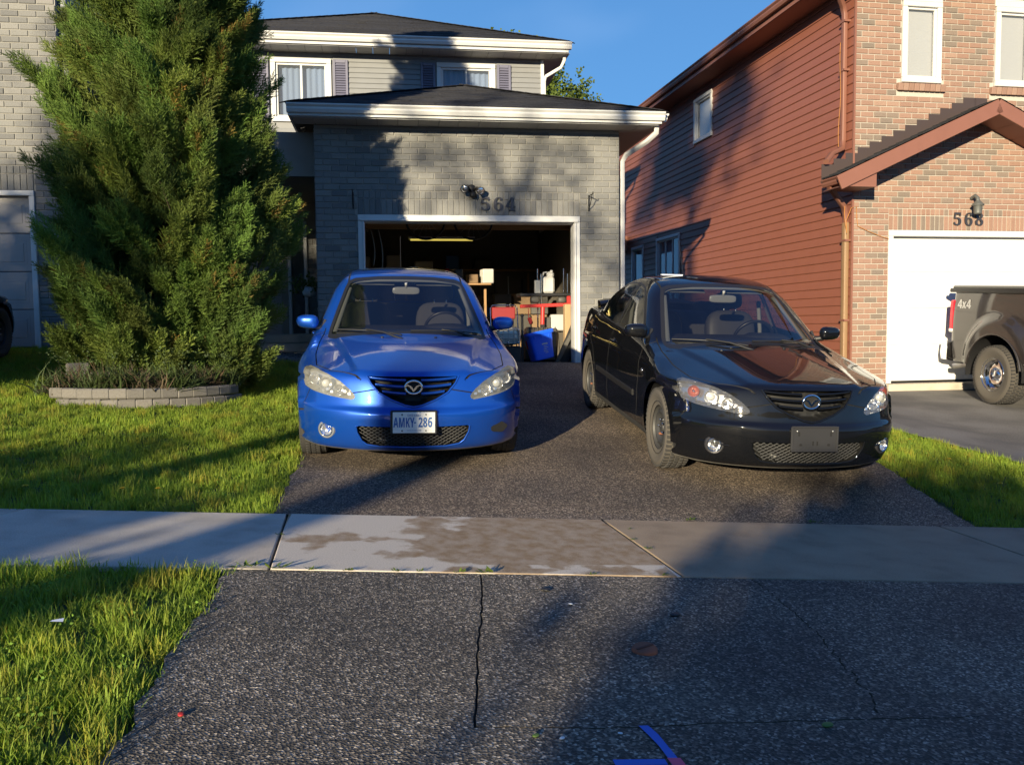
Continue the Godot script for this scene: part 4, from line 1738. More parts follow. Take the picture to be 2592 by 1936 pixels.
	lo.prism(PackedVector2Array([Vector2(0, 2.85), Vector2(1.0, 2.85), Vector2(1.0, 2.95), Vector2(0, 3.25)]), 0.0, 1.2, Transform3D(side.basis(), side.p(10.5, 0, 0.0) - Vector3(0, 0, 0)))
	part(h, "side_hood", lo.mesh(), M.trim_rust)
	var digits := ["5", "6", "8"]
	for k in 3:
		text(h, "house_number", digits[k], 0.19, M.number, Transform3D(w.basis(), w.p(1.70 + k * 0.185, 2.44, 0.022)), true, 0.02, true)

# ---------------------------------------------------------------- the house at the left edge
func build_left_house() -> void:
	var h := thing("left_house", "grey brick house at the left edge with a closed beige garage door", "house")
	var w := Wall.new(Vector3(-9.0, 0.0, -13.0), Vector3(1, 0, 0), Vector3(0, 0, 1))
	var width := 4.53
	var joint := 0.010
	var bl := 0.232
	var bh := 0.0873
	var door := Rect2(1.2, -1.0, 2.96, 1.0 + 3.05)
	var wall := part(h, "front_wall", wall_core(w, 0, width, 0.3, 7.0, [door], -0.004, 0.2).mesh(), M.mortar_grey)
	var head := Rect2(1.2, 3.05, 2.96, bh * 4)
	var bricks := bond(0, width, 3.05 - bh * 26, 7.0, bl, bh, joint, [door, head])
	bricks.append_array(soldiers(1.205, 4.155, 3.055, 3.05 + bh * 2.55, 0.0835, joint))
	bricks.append_array(soldiers(1.205, 4.155, 3.05 + bh * 2.55 + joint, 3.05 + bh * 4 - joint, 0.0835, joint))
	lay_bricks(wall, w, bricks, M.grey_bricks, 25)
	var fr := MB.new()
	fr.cbox(w.p(2.68, 3.015, 0.012), Vector3(2.96, 0.07, 0.05), 0.006, w.basis())
	for s in [1.235, 4.125]:
		fr.cbox(w.p(s, 1.92, 0.011), Vector3(0.07, 2.12, 0.048), 0.006, w.basis())
	part(h, "door_frame", fr.mesh(), M.trim_white)
	var gd := Node3D.new()
	gd.name = "garage_door"
	h.add_child(gd)
	for k in 4:
		var pm := MB.new()
		var y := 0.88 + 0.53 * (k + 0.5)
		pm.cbox(w.p(2.68, y, -0.10), Vector3(2.80, 0.522, 0.05), 0.008, w.basis())
		for q in 4:
			var x := 1.28 + 0.70 * (q + 0.5)
			for st in [[0.54, 0.34, 0.010], [0.46, 0.26, 0.02]]:
				pm.cbox(w.p(x, y, -0.078), Vector3(st[0], st[1], st[2]), 0.006, w.basis())
		part(gd, "door_panel", pm.mesh(), M.door_beige)
	# side wall in slate siding with a dark downpipe at the corner
	var s := Wall.new(Vector3(-4.47, 0, -13.05), Vector3(0, 0, -1), Vector3(1, 0, 0))
	var sw := part(h, "side_wall", wall_core(s, 0, 9.0, 0.3, 7.0, [], 0.0, 0.2).mesh(), M.siding_slate)
	siding(sw, s, 0.12, 9.0, 0.9, 7.0, 0.10, [], M.siding_slate)
	part(h, "downpipe", downpipe([Vector3(-4.40, 6.9, -13.12), Vector3(-4.40, 3.8, -13.12), Vector3(-4.40, 0.95, -13.12)], Vector3(1, 0, 0), 0.09, 0.07).mesh(), M.siding_slate)
	var roof := Node3D.new()
	roof.name = "roof"
	h.add_child(roof)
	roof_plane(roof, Vector3(-9.4, 7.1, -12.5), Vector3(-4.0, 7.1, -12.5), Vector3(-6.7, 8.3, -15.5), Vector3(-6.7, 8.3, -15.5), 0.2, 51)
	roof_plane(roof, Vector3(-4.0, 7.1, -12.5), Vector3(-4.0, 7.1, -22.5), Vector3(-6.7, 8.3, -22.5), Vector3(-6.7, 8.3, -15.5), 0.2, 52)
	var ev := MB.new()
	ev.box(Vector3(-6.7, 7.03, -17.5), Vector3(5.3, 0.1, 10.0))
	part(h, "eave", ev.mesh(), M.trim_white)
	var bk := MB.new()
	bk.box(Vector3(-8.9, 3.6, -17.5), Vector3(0.2, 6.8, 8.9))
	bk.box(Vector3(-6.7, 3.6, -22.0), Vector3(4.5, 6.8, 0.2))
	part(h, "rear_wall", bk.mesh(), M.siding_slate)
# ---------------------------------------------------------------- cars: a body given by its top, side, nose, tail and glasshouse, found by casting rays outwards
class Lut:
	var x0 := 0.0
	var k := 1.0
	var v := PackedFloat32Array()
	func _init(pts: Array) -> void:
		# smooth curve through the points (monotone cubic), sampled
		var n := pts.size()
		x0 = pts[0].x
		var x1: float = pts[n - 1].x
		var cnt := 240
		k = cnt / (x1 - x0)
		var m := []
		for i in n:
			if i == 0 or i == n - 1:
				m.append(0.0)
				continue
			var a: float = (pts[i].y - pts[i - 1].y) / (pts[i].x - pts[i - 1].x)
			var b: float = (pts[i + 1].y - pts[i].y) / (pts[i + 1].x - pts[i].x)
			m.append(0.0 if a * b <= 0.0 else 2.0 * a * b / (a + b))
		if n > 2:
			m[0] = (pts[1].y - pts[0].y) / (pts[1].x - pts[0].x)
			m[n - 1] = (pts[n - 1].y - pts[n - 2].y) / (pts[n - 1].x - pts[n - 2].x)
		var s := 0
		for i in cnt + 1:
			var x := lerpf(x0, x1, float(i) / cnt)
			while s < n - 2 and x > pts[s + 1].x:
				s += 1
			var h: float = pts[s + 1].x - pts[s].x
			var t := clampf((x - pts[s].x) / h, 0.0, 1.0)
			var t2 := t * t
			var t3 := t2 * t
			v.append((2 * t3 - 3 * t2 + 1) * pts[s].y + (t3 - 2 * t2 + t) * h * m[s] + (-2 * t3 + 3 * t2) * pts[s + 1].y + (t3 - t2) * h * m[s + 1])
	func at(x: float) -> float:
		var q := (x - x0) * k
		if q <= 0.0:
			return v[0]
		if q >= 239.999:
			return v[240]
		var i := int(q)
		return v[i] + (v[i + 1] - v[i]) * (q - i)

class Body:
	var hc: Lut     # top along the middle
	var he: Lut     # top along the edge
	var wp: Lut     # half width along the length
	var ws: Lut     # how the side leans with height
	var zn: Lut     # nose with height
	var zs: Lut     # nose sweep with width
	var zt: Lut     # tail with height
	var hr: Lut     # roof
	var wg: Lut     # glasshouse half width at the belt
	var zb: Lut     # rear glass with height
	const FLOOR := 0.17

	func _init(hatch: bool) -> void:
		var v := func(a: Array) -> Array:
			var o := []
			for i in range(0, a.size(), 2):
				o.append(Vector2(a[i], a[i + 1]))
			return o
		if hatch:
			hc = Lut.new(v.call([-3.7, 0.99, -3.2, 1.02, -2.4, 1.02, -1.4, 1.0, -0.6, 0.975, -0.35, 0.945, -0.1, 0.912, 0.2, 0.866, 0.5, 0.812, 0.68, 0.772, 0.78, 0.742, 0.95, 0.68]))
			he = Lut.new(v.call([-3.7, 0.96, -3.0, 0.99, -2.2, 0.985, -1.2, 0.955, -0.7, 0.915, -0.3, 0.86, 0.1, 0.785, 0.4, 0.742, 0.6, 0.715, 0.95, 0.66]))
			zt = Lut.new(v.call([0.15, -3.40, 0.3, -3.50, 0.5, -3.53, 0.62, -3.50, 0.8, -3.47, 1.05, -3.42]))
			hr = Lut.new(v.call([-3.5, 1.30, -3.15, 1.385, -2.7, 1.43, -2.2, 1.457, -1.8, 1.465, -1.5, 1.452, -1.25, 1.418, -1.0, 1.36, -0.6, 1.2]))
			zb = Lut.new(v.call([0.9, -3.46, 1.0, -3.40, 1.2, -3.27, 1.40, -3.10, 1.5, -2.9]))
			wg = Lut.new(v.call([-3.5, 0.70, -3.0, 0.76, -2.2, 0.80, -1.4, 0.80, -1.0, 0.785, -0.6, 0.745, -0.3, 0.70]))
		else:
			hc = Lut.new(v.call([-3.75, 1.00, -3.6, 1.07, -3.3, 1.085, -3.0, 1.07, -2.4, 1.03, -1.4, 1.0, -0.6, 0.975, -0.35, 0.945, -0.1, 0.912, 0.2, 0.866, 0.5, 0.812, 0.68, 0.772, 0.78, 0.742, 0.95, 0.68]))
			he = Lut.new(v.call([-3.75, 0.94, -3.5, 1.02, -3.0, 1.03, -2.2, 0.99, -1.2, 0.955, -0.7, 0.915, -0.3, 0.86, 0.1, 0.785, 0.4, 0.742, 0.6, 0.715, 0.95, 0.66]))
			zt = Lut.new(v.call([0.15, -3.44, 0.3, -3.56, 0.5, -3.60, 0.62, -3.56, 0.8, -3.56, 1.0, -3.58, 1.1, -3.6]))
			hr = Lut.new(v.call([-3.3, 1.02, -2.9, 1.20, -2.55, 1.335, -2.2, 1.42, -1.9, 1.457, -1.65, 1.463, -1.45, 1.448, -1.25, 1.415, -1.0, 1.355, -0.6, 1.2]))
			zb = Lut.new(v.call([0.9, -3.3, 1.05, -3.12, 1.2, -2.82, 1.35, -2.50, 1.5, -2.2]))
			wg = Lut.new(v.call([-3.4, 0.60, -3.0, 0.70, -2.4, 0.785, -1.8, 0.80, -1.4, 0.80, -1.0, 0.785, -0.6, 0.745, -0.3, 0.70]))
		wp = Lut.new(v.call([-3.7, 0.77, -3.3, 0.83, -2.9, 0.862, -2.5, 0.874, -2.0, 0.870, -1.3, 0.872, -0.6, 0.866, 0.0, 0.878, 0.3, 0.868, 0.55, 0.845, 0.9, 0.80]))
		ws = Lut.new(v.call([0.10, -0.06, 0.2, -0.034, 0.30, -0.014, 0.42, -0.004, 0.55, 0.0, 0.66, -0.004, 0.76, -0.016, 0.86, -0.040, 0.95, -0.068, 1.1, -0.13]))
		zn = Lut.new(v.call([0.10, 0.70, 0.17, 0.775, 0.22, 0.825, 0.30, 0.862, 0.38, 0.882, 0.44, 0.890, 0.474, 0.888, 0.488, 0.876, 0.506, 0.850, 0.53, 0.840, 0.58, 0.828, 0.64, 0.812, 0.70, 0.790, 0.74, 0.765, 0.80, 0.70, 0.9, 0.5]))
		zs = Lut.new(v.call([0.0, 0.0, 0.15, 0.006, 0.3, 0.030, 0.45, 0.082, 0.58, 0.150, 0.68, 0.232, 0.76, 0.342, 0.82, 0.47, 0.88, 0.74, 1.0, 1.6]))

	func smax(a: float, b: float, r: float) -> float:
		var h := maxf(r - absf(a - b), 0.0)
		return maxf(a, b) + h * h * 0.25 / r

	func f(x: float, y: float, z: float) -> float:
		x = absf(x)
		var e := pow(x / 0.8, 2.4)
		var top := lerpf(hc.at(z), he.at(z), minf(e, 1.5))
		if z > -0.7:
			# creases of the bonnet run from the grille corners to the screen pillars
			var d := x - lerpf(0.375, 0.60, clampf((0.78 - z) / 1.2, 0.0, 1.0))
			top -= 0.015 * smoothstep(-0.012, 0.055, d) * clampf((0.7 + z) * 3.0, 0.0, 1.0)
		var flare := 0.0
		for wz in [0.0, -2.64]:
			var r := sqrt((z - wz) * (z - wz) + (y - 0.322) * (y - 0.322))
			flare += 0.008 * smoothstep(0.54, 0.36, r) * smoothstep(0.42, 0.25, absf(z - wz))
		# waist crease along the doors
		flare += 0.006 * smoothstep(0.800, 0.780, y) * smoothstep(0.66, 0.76, y)
		var b := smax(y - top, (x - wp.at(z) - ws.at(y) - flare) * 0.95, 0.045)
		b = smax(b, (z - zn.at(y) + zs.at(x)) * 0.8, 0.024)
		b = smax(b, (zt.at(y) + zs.at(x) * 0.75 - z) * 0.85, 0.07)
		b = smax(b, FLOOR - y, 0.03)
		if y > 0.8 and z < 0.0:
			var q := x / 0.56
			var g := smax(y - hr.at(z) + 0.045 * pow(q, 2.6), (x - wg.at(z) + (y - 0.95) * 0.47 + maxf(y - 1.25, 0.0) * 0.12) * 0.88, 0.09)
			g = smax(g, (z + 0.36 + (y - 0.95) * 1.72 + 0.27 * pow(x / 0.69, 2.2)) * 0.5, 0.05)
			g = smax(g, (zb.at(y) + 0.16 * pow(x / 0.6, 2.0) - z) * 0.5, 0.06)
			# soft join to the shoulders
			var h := maxf(0.025 - absf(b - g), 0.0)
			b = minf(b, g) - h * h * 10.0
		return b

	func hit(o: Vector3, d: Vector3, start := 0.05) -> Vector3:
		var t := start
		var q := o + d * t
		var val := f(q.x, q.y, q.z)
		for i in 60:
			if absf(val) < 0.00015:
				break
			t += -val * 0.92
			q = o + d * t
			val = f(q.x, q.y, q.z)
		return q

	func grad(p: Vector3) -> Vector3:
		var e := 0.003
		return Vector3(f(p.x + e, p.y, p.z) - f(p.x - e, p.y, p.z), f(p.x, p.y + e, p.z) - f(p.x, p.y - e, p.z), f(p.x, p.y, p.z + e) - f(p.x, p.y, p.z - e)).normalized()

	# nose surface at x, y
	func zat(x: float, y: float) -> float:
		var q := hit(Vector3(x, y, -0.3), Vector3(0, 0, 1), 0.0)
		return q.z

	func xat(y: float, z: float) -> float:
		var q := hit(Vector3(0, y, z), Vector3(1, 0, 0), 0.3)
		return q.x

	func skin() -> Cut:
		var c := Cut.new()
		var ny := 0.56
		var nt := 104
		var grid := func(points: Array, rows: int) -> void:
			pass
		var base := 0
		# middle: slices across the car
		var zsl := []
		var z := 0.2
		while z > -3.05:
			zsl.append(z)
			z -= 0.034
		zsl.append(-3.05)
		var angles := []
		for i in nt + 1:
			angles.append(lerpf(deg_to_rad(-62), PI / 2, float(i) / nt))
		for zz in zsl:
			for a in angles:
				c.p.append(hit(Vector3(0, ny, zz), Vector3(cos(a), sin(a), 0)))
		weave(c, base, zsl.size(), nt + 1)
		# nose
		base = c.p.size()
		var np := 86
		var seam_row := []
		for i in np + 1:
			var ph := PI / 2 * (1.0 - float(i) / np)
			for a in angles:
				if i == 0:
					c.p.append(c.p[angles.find(a)])
				else:
					c.p.append(hit(Vector3(0, ny, 0.2), Vector3(cos(a) * sin(ph), sin(a), cos(a) * cos(ph))))
		weave(c, base, np + 1, nt + 1)
		# tail
		base = c.p.size()
		var tp := 30
		for i in tp + 1:
			var ph := PI / 2 * (1.0 - float(i) / tp)
			for a in angles:
				c.p.append(hit(Vector3(0, ny, -3.05), Vector3(cos(a) * sin(ph), sin(a), -cos(a) * cos(ph))))
		weave(c, base, tp + 1, nt + 1)
		for q in c.p:
			c.n.append(grad(q))
		# the middle line is exactly in the plane of symmetry
		for i in c.p.size():
			if c.p[i].x < 0.002:
				c.p[i].x = 0.0
				c.n[i] = Vector3(0, c.n[i].y, c.n[i].z).normalized()
		return c

	func weave(c: Cut, base: int, rows: int, cols: int) -> void:
		for r in rows - 1:
			for k in cols - 1:
				var a := base + r * cols + k
				if c.p[a].distance_squared_to(c.p[a + cols + 1]) > 1e-8:
					if c.p[a].distance_squared_to(c.p[a + 1]) > 1e-9 and c.p[a + 1].distance_squared_to(c.p[a + cols + 1]) > 1e-9:
						c.t.append_array([a, a + 1, a + cols + 1])
						c.tag.append(0)
					if c.p[a].distance_squared_to(c.p[a + cols]) > 1e-9 and c.p[a + cols].distance_squared_to(c.p[a + cols + 1]) > 1e-9:
						c.t.append_array([a, a + cols + 1, a + cols])
						c.tag.append(0)

const T_BODY := 0
const T_HOOD := 1
const T_BUMPER := 2
const T_FENDER := 3
const T_DOOR := 4
const T_REAR_DOOR := 5
const T_ROOF := 6
const T_SCREEN := 7
const T_SIDE_GLASS := 8
const T_REAR_SIDE_GLASS := 9
const T_BACK_GLASS := 10
const T_TRIM := 11
const T_LAMP := 12
const T_GRILLE := 13
const T_INTAKE := 14
const T_FOG := 15
const T_HOLE := 16
const T_GAP := 17
const T_SILL := 18
const T_TAIL_LAMP := 19

func pv(a: Array) -> PackedVector2Array:
	var o := PackedVector2Array()
	for i in range(0, a.size(), 2):
		o.append(Vector2(a[i], a[i + 1]))
	return o

# cuts the panels, glass, lamps and openings into the half skin
func cut_panels(b: Body, hatch: bool) -> Cut:
	var c := b.skin()
	var lo := Vector3(-1, -1, -9)
	# wheel openings
	for wz in [0.0, -2.64]:
		c.cut(func(q: Vector3) -> float: return Vector2(q.z - wz, q.y - 0.322).length() - 0.352, [0], T_HOLE, Vector3(0.5, 0, wz - 0.6), Vector3(2, 0.8, wz + 0.6))
	# glass: side windows in side view
	var side_f := pv([-0.86, 0.955, -1.02, 1.09, -1.22, 1.225, -1.42, 1.318, -1.66, 1.352, -1.66, 0.985])
	var side_r := pv([-1.73, 0.987, -1.73, 1.355, -1.95, 1.352, -2.2, 1.318, -2.45, 1.24, -2.62, 1.14, -2.70, 1.045]) if not hatch else pv([-1.73, 0.987, -1.73, 1.352, -2.1, 1.345, -2.5, 1.31, -2.58, 1.03])
	var all_side := pv([-0.76, 0.925, -0.98, 1.115, -1.2, 1.252, -1.42, 1.345, -1.68, 1.382, -2.0, 1.378, -2.25, 1.34, -2.5, 1.262, -2.72, 1.15, -2.84, 1.05, -2.3, 1.0, -1.6, 0.965]) if not hatch else pv([-0.76, 0.925, -0.98, 1.115, -1.2, 1.252, -1.42, 1.345, -1.68, 1.382, -2.1, 1.375, -2.6, 1.335, -3.0, 1.24, -3.16, 1.10, -2.6, 1.02, -1.6, 0.965])
	var sl := Vector3(0.42, 0.9, -3.3)
	var sh := Vector3(2, 1.5, -0.6)
	c.cut(func(q: Vector3) -> float: return poly_sd(all_side, Vector2(q.z, q.y)), [0], T_TRIM, sl, sh)
	c.cut(func(q: Vector3) -> float: return poly_sd(side_f, Vector2(q.z, q.y)) - 0.01, [T_TRIM], T_SIDE_GLASS, sl, sh)
	c.cut(func(q: Vector3) -> float: return poly_sd(side_r, Vector2(q.z, q.y)) - 0.01, [T_TRIM], T_REAR_SIDE_GLASS, sl, sh)
	# windscreen in front view, with a black border
	var scr := pv([0.0, 0.945, 0.35, 0.93, 0.60, 0.905, 0.665, 0.90, 0.655, 0.955, 0.60, 1.12, 0.545, 1.275, 0.515, 1.338, 0.46, 1.362, 0.25, 1.382, 0.0, 1.388, -0.2, 1.388, -0.2, 0.945])
	c.cut(func(q: Vector3) -> float: return poly_sd(scr, Vector2(q.x, q.y)) - 0.012, [0], T_TRIM, Vector3(-1, 0.88, -1.32), Vector3(0.8, 1.42, -0.3))
	c.cut(func(q: Vector3) -> float: return poly_sd(scr, Vector2(q.x, q.y)) + 0.014, [T_TRIM], T_SCREEN, Vector3(-1, 0.88, -1.32), Vector3(0.66, 1.42, -0.3))
	# rear glass
	var bk := pv([-0.2, 1.12, 0.55, 1.12, 0.50, 1.36, 0.3, 1.39, -0.2, 1.39]) if not hatch else pv([-0.2, 1.05, 0.58, 1.05, 0.5, 1.34, -0.2, 1.36])
	c.cut(func(q: Vector3) -> float: return poly_sd(bk, Vector2(q.x, q.y)), [0], T_BACK_GLASS, Vector3(-1, 1.0, -3.6), Vector3(0.6, 1.42, -2.3))
	# head lamps
	var hl := pv([0.415, 0.578, 0.46, 0.628, 0.53, 0.680, 0.62, 0.722, 0.70, 0.742, 0.765, 0.748, 0.800, 0.742, 0.812, 0.715, 0.810, 0.662, 0.795, 0.618, 0.735, 0.598, 0.62, 0.580, 0.50, 0.566, 0.44, 0.560])
	c.cut(func(q: Vector3) -> float: return poly_sd(hl, Vector2(q.x, q.y)) - 0.004, [0], T_LAMP, Vector3(0.3, 0.5, 0.2), Vector3(0.9, 0.8, 1.0))
	# grille: a shallow V
	var gr := pv([-0.1, 0.722, 0.325, 0.722, 0.30, 0.680, 0.245, 0.620, 0.16, 0.572, 0.06, 0.534, 0.0, 0.524, -0.06, 0.534])
	c.cut(func(q: Vector3) -> float: return poly_sd(gr, Vector2(q.x, q.y)) - 0.006, [0], T_GRILLE, Vector3(-1, 0.45, 0.3), Vector3(0.5, 0.8, 1.0))
	# lower intake
	var ik := pv([-0.1, 0.372, 0.405, 0.372, 0.398, 0.330, 0.365, 0.268, 0.33, 0.240, 0.24, 0.226, -0.1, 0.220])
	c.cut(func(q: Vector3) -> float: return poly_sd(ik, Vector2(q.x, q.y)) - 0.006, [0], T_INTAKE, Vector3(-1, 0.15, 0.3), Vector3(0.5, 0.45, 1.0))
	# fog lamp pockets
	var fg := pv([0.545, 0.370, 0.70, 0.382, 0.735, 0.350, 0.725, 0.300, 0.66, 0.275, 0.48, 0.268, 0.50, 0.29])
	c.cut(func(q: Vector3) -> float: return poly_sd(fg, Vector2(q.x, q.y)) - 0.008, [0], T_FOG, Vector3(0.35, 0.2, 0.2), Vector3(0.85, 0.45, 1.0))
	# sill
	c.cut(func(q: Vector3) -> float: return q.y - 0.235, [0], T_SILL, Vector3(0.6, 0, -2.4), Vector3(2, 0.5, -0.25))
	# tail lamps
	var tl := pv([0.48, 0.72, 0.9, 0.72, 0.9, 0.93, 0.5, 0.90])
	c.cut(func(q: Vector3) -> float: return poly_sd(tl, Vector2(q.x, q.y)), [0], T_TAIL_LAMP, Vector3(0.4, 0.6, -4), Vector3(1, 1.1, -3.2))
	# shut lines, each a real groove
	var hood_edge := [Vector2(0.325, 0.80), Vector2(0.34, 0.775), Vector2(0.42, 0.70), Vector2(0.60, 0.56), Vector2(0.715, 0.34), Vector2(0.745, 0.0), Vector2(0.735, -0.35), Vector2(0.705, -0.62), Vector2(0.69, -0.8)]
	# bonnet: plan view from the nose corner back along the wing to the screen
	c.groove(func(q: Vector3) -> float: return path_sd(hood_edge, Vector2(q.x, q.z)), [0], T_GAP, 0.0045, 0.014, Vector3(0.30, 0.70, -0.66), Vector3(0.9, 1.1, 0.74))
	c.cut(func(q: Vector3) -> float: return path_sd(hood_edge, Vector2(q.x, q.z)), [0], T_HOOD, Vector3(-1, 0.70, -0.9), Vector3(0.9, 1.1, 0.80))
	# bumper to wing and bonnet front
	c.groove(func(q: Vector3) -> float: return q.y - lerpf(0.64, 0.60, clampf((q.x - 0.26) / 0.2, 0, 1)), [0, T_HOOD], T_GAP, 0.004, 0.013, Vector3(0.262, 0.5, 0.5), Vector3(0.47, 0.7, 1.0))
	c.groove(func(q: Vector3) -> float: return q.z - (0.44 + (q.y - 0.5) * 0.5), [0], T_GAP, 0.004, 0.013, Vector3(0.6, 0.42, 0.2), Vector3(1, 0.66, 0.8))
	# doors in side view
	var d_front := [Vector2(-0.58, 1.0), Vector2(-0.62, 0.86), Vector2(-0.585, 0.62), Vector2(-0.60, 0.40), Vector2(-0.64, 0.27), Vector2(-0.64, 0.1)]
	c.groove(func(q: Vector3) -> float: return path_sd(d_front, Vector2(q.z, q.y)), [0], T_GAP, 0.004, 0.013, Vector3(0.6, 0.24, -0.8), Vector3(1, 0.93, -0.4))
	var d_mid := [Vector2(-1.70, 1.2), Vector2(-1.70, 0.9), Vector2(-1.705, 0.6), Vector2(-1.72, 0.2)]
	c.groove(func(q: Vector3) -> float: return path_sd(d_mid, Vector2(q.z, q.y)), [0], T_GAP, 0.004, 0.013, Vector3(0.6, 0.24, -1.8), Vector3(1, 1.0, -1.6))
	var d_rear := [Vector2(-2.72, 1.2), Vector2(-2.70, 0.98), Vector2(-2.60, 0.80), Vector2(-2.38, 0.68), Vector2(-2.26, 0.5), Vector2(-2.24, 0.2)]
	c.groove(func(q: Vector3) -> float: return path_sd(d_rear, Vector2(q.z, q.y)), [0], T_GAP, 0.004, 0.013, Vector3(0.6, 0.24, -2.9), Vector3(1, 1.03, -2.0))
	# black drip mouldings along the roof
	c.groove(func(q: Vector3) -> float: return q.x - (0.520 + 0.012 * sin((q.z + 1.2) * 1.5)), [0], T_GAP, 0.008, 0.006, Vector3(0.4, 1.30, -2.5 if not hatch else -3.05), Vector3(0.6, 1.5, -1.18))
	# name the panels
	for i in c.tag.size():
		if c.tag[i] != 0:
			continue
		var m := (c.p[c.t[i * 3]] + c.p[c.t[i * 3 + 1]] + c.p[c.t[i * 3 + 2]]) / 3.0
		var side := m.x > 0.55
		if m.y > 1.0 and m.z < -1.0 and m.z > -2.75 and not (side and m.y < 1.2):
			c.tag[i] = T_ROOF
		elif m.z > 0.44 + (m.y - 0.5) * 0.5 and m.y < 0.76:
			c.tag[i] = T_BUMPER
		elif m.z > -0.585 and m.y < 1.0 and side:
			c.tag[i] = T_FENDER
		elif side and m.y < 1.05 and m.z > -1.70:
			c.tag[i] = T_DOOR
		elif side and m.y < 1.05 and path_sd(d_rear, Vector2(m.z, m.y)) > 0.0:
			c.tag[i] = T_REAR_DOOR
	# sink the pockets: bowls whose depth grows from the rim
	sink(c, T_GRILLE, func(q: Vector3) -> float: return poly_sd(gr, Vector2(q.x, q.y)) - 0.006, 0.085, 0.012)
	sink(c, T_INTAKE, func(q: Vector3) -> float: return poly_sd(ik, Vector2(q.x, q.y)) - 0.006, 0.075, 0.014)
	sink(c, T_FOG, func(q: Vector3) -> float: return poly_sd(fg, Vector2(q.x, q.y)) - 0.008, 0.035, 0.05)
	return c

func sink(c: Cut, which: int, sd: Callable, deep: float, over: float) -> void:
	var done := {}
	var rim := {}
	for i in c.tag.size():
		if c.tag[i] != which:
			for j in 3:
				rim[c.t[i * 3 + j]] = true
	for i in c.tag.size():
		if c.tag[i] != which:
			continue
		for j in 3:
			var q := c.t[i * 3 + j]
			if done.has(q) or rim.has(q):
				continue
			done[q] = true
			var s: float = sd.call(c.p[q])
			var k := clampf(-s / over, 0.0, 1.0)
			c.p[q] += Vector3(0, 0, -1) * deep * (k * k * (3 - 2 * k))

# bowl behind a lens: a copy of the lens pushed in
func lens_bowl(c: Cut, which: int, deep: float, mirror: int) -> MB:
	var mb := c.take([which], mirror)
	var edge := {}
	for i in range(0, mb.ix.size(), 3):
		for j in 3:
			var a := mb.ix[i + j]
			var b := mb.ix[i + (j + 1) % 3]
			var key := mini(a, b) * 100000 + maxi(a, b)
			edge[key] = edge.get(key, 0) + 1
	var rim := {}
	for key in edge:
		if edge[key] == 1:
			rim[key / 100000] = true
			rim[key % 100000] = true
	for i in mb.v.size():
		if not rim.has(i):
			mb.v[i] -= mb.n[i] * 0.35 * deep + Vector3(0, 0, 1) * deep
		else:
			mb.v[i] -= mb.n[i] * 0.003
	Cut.resmooth(mb)
	return mb
func car_pose(xc: float, zc: float, heading: float) -> Transform3D:
	var h := deg_to_rad(heading)
	var fz := Vector3(sin(h), 0, cos(h))
	var rx := Vector3(cos(h), 0, -sin(h))
	var o := Vector3(xc, 0, zc)
	var g := func(q: Vector3) -> Vector3: return Vector3(q.x, gy(q.x, q.z) + 0.004, q.z)
	var fl: Vector3 = g.call(o - rx * 0.75)
	var fr: Vector3 = g.call(o + rx * 0.75)
	var rl: Vector3 = g.call(o - fz * 2.64 - rx * 0.75)
	var rr: Vector3 = g.call(o - fz * 2.64 + rx * 0.75)
	var z := (fl + fr - rl - rr).normalized()
	var x := fr + rr - fl - rl
	x = (x - z * x.dot(z)).normalized()
	return Transform3D(Basis(x, z.cross(x), z), (fl + fr) / 2)

# a wheel with its axle along x, outer face towards +x
func tyre_mesh(r: float, w: float, rim: float, chunky: bool) -> MB:
	var mb := MB.new()
	var ax := Transform3D(Basis(Vector3(0, -1, 0), Vector3(1, 0, 0), Vector3(0, 0, 1)), Vector3.ZERO)
	var h := w / 2
	var tr := r - (0.010 if chunky else 0.006)
	var prof := [Vector2(rim - 0.03, -h * 0.8), Vector2(rim, -h * 0.86), Vector2(rim + (r - rim) * 0.35, -h * 1.02), Vector2(rim + (r - rim) * 0.62, -h * 1.03), Vector2(rim + (r - rim) * 0.86, -h * 0.95), Vector2(tr, -h * 0.78), Vector2(tr + 0.001, -h * 0.5), Vector2(tr + 0.001, 0.0), Vector2(tr + 0.001, h * 0.5), Vector2(tr, h * 0.78), Vector2(rim + (r - rim) * 0.86, h * 0.95), Vector2(rim + (r - rim) * 0.62, h * 1.03), Vector2(rim + (r - rim) * 0.58, h * 1.045), Vector2(rim + (r - rim) * 0.54, h * 1.03), Vector2(rim + (r - rim) * 0.35, h * 1.02), Vector2(rim + 0.012, h * 0.90), Vector2(rim, h * 0.86), Vector2(rim - 0.03, h * 0.8)]
	mb.lathe(prof, 56, ax)
	return mb

func tread_mesh(r: float, w: float, chunky: bool) -> MB:
	var mb := MB.new()
	var n := 52 if chunky else 60
	var rows := [-0.78, -0.40, 0.0, 0.40, 0.78] if chunky else [-0.74, -0.37, 0.0, 0.37, 0.74]
	for q in rows.size():
		var ww: float = w * (0.165 if chunky else 0.17)
		for k in n:
			var a := TAU * (k + (0.5 if q % 2 else 0.0)) / n
			var d := Vector3(0, cos(a), sin(a))
			var t := Vector3(0, -sin(a), cos(a))
			var edge := absf(rows[q]) > 0.7
			var rr := r - 0.006 - (0.010 if edge else 0.0)
			var tilt := Basis(d, (0.35 if q % 2 else -0.35))
			mb.cbox(d * rr + Vector3(rows[q] * w / 2, 0, 0), Vector3(ww * (1.25 if edge else 1.0), 0.016, TAU * r / n * (0.62 if chunky else 0.8)), 0.002, Basis(Vector3(1, 0, 0), d, Vector3(1, 0, 0).cross(d)) if edge else Basis(tilt * Vector3(1, 0, 0), d, (tilt * Vector3(1, 0, 0)).cross(d)))
	return mb

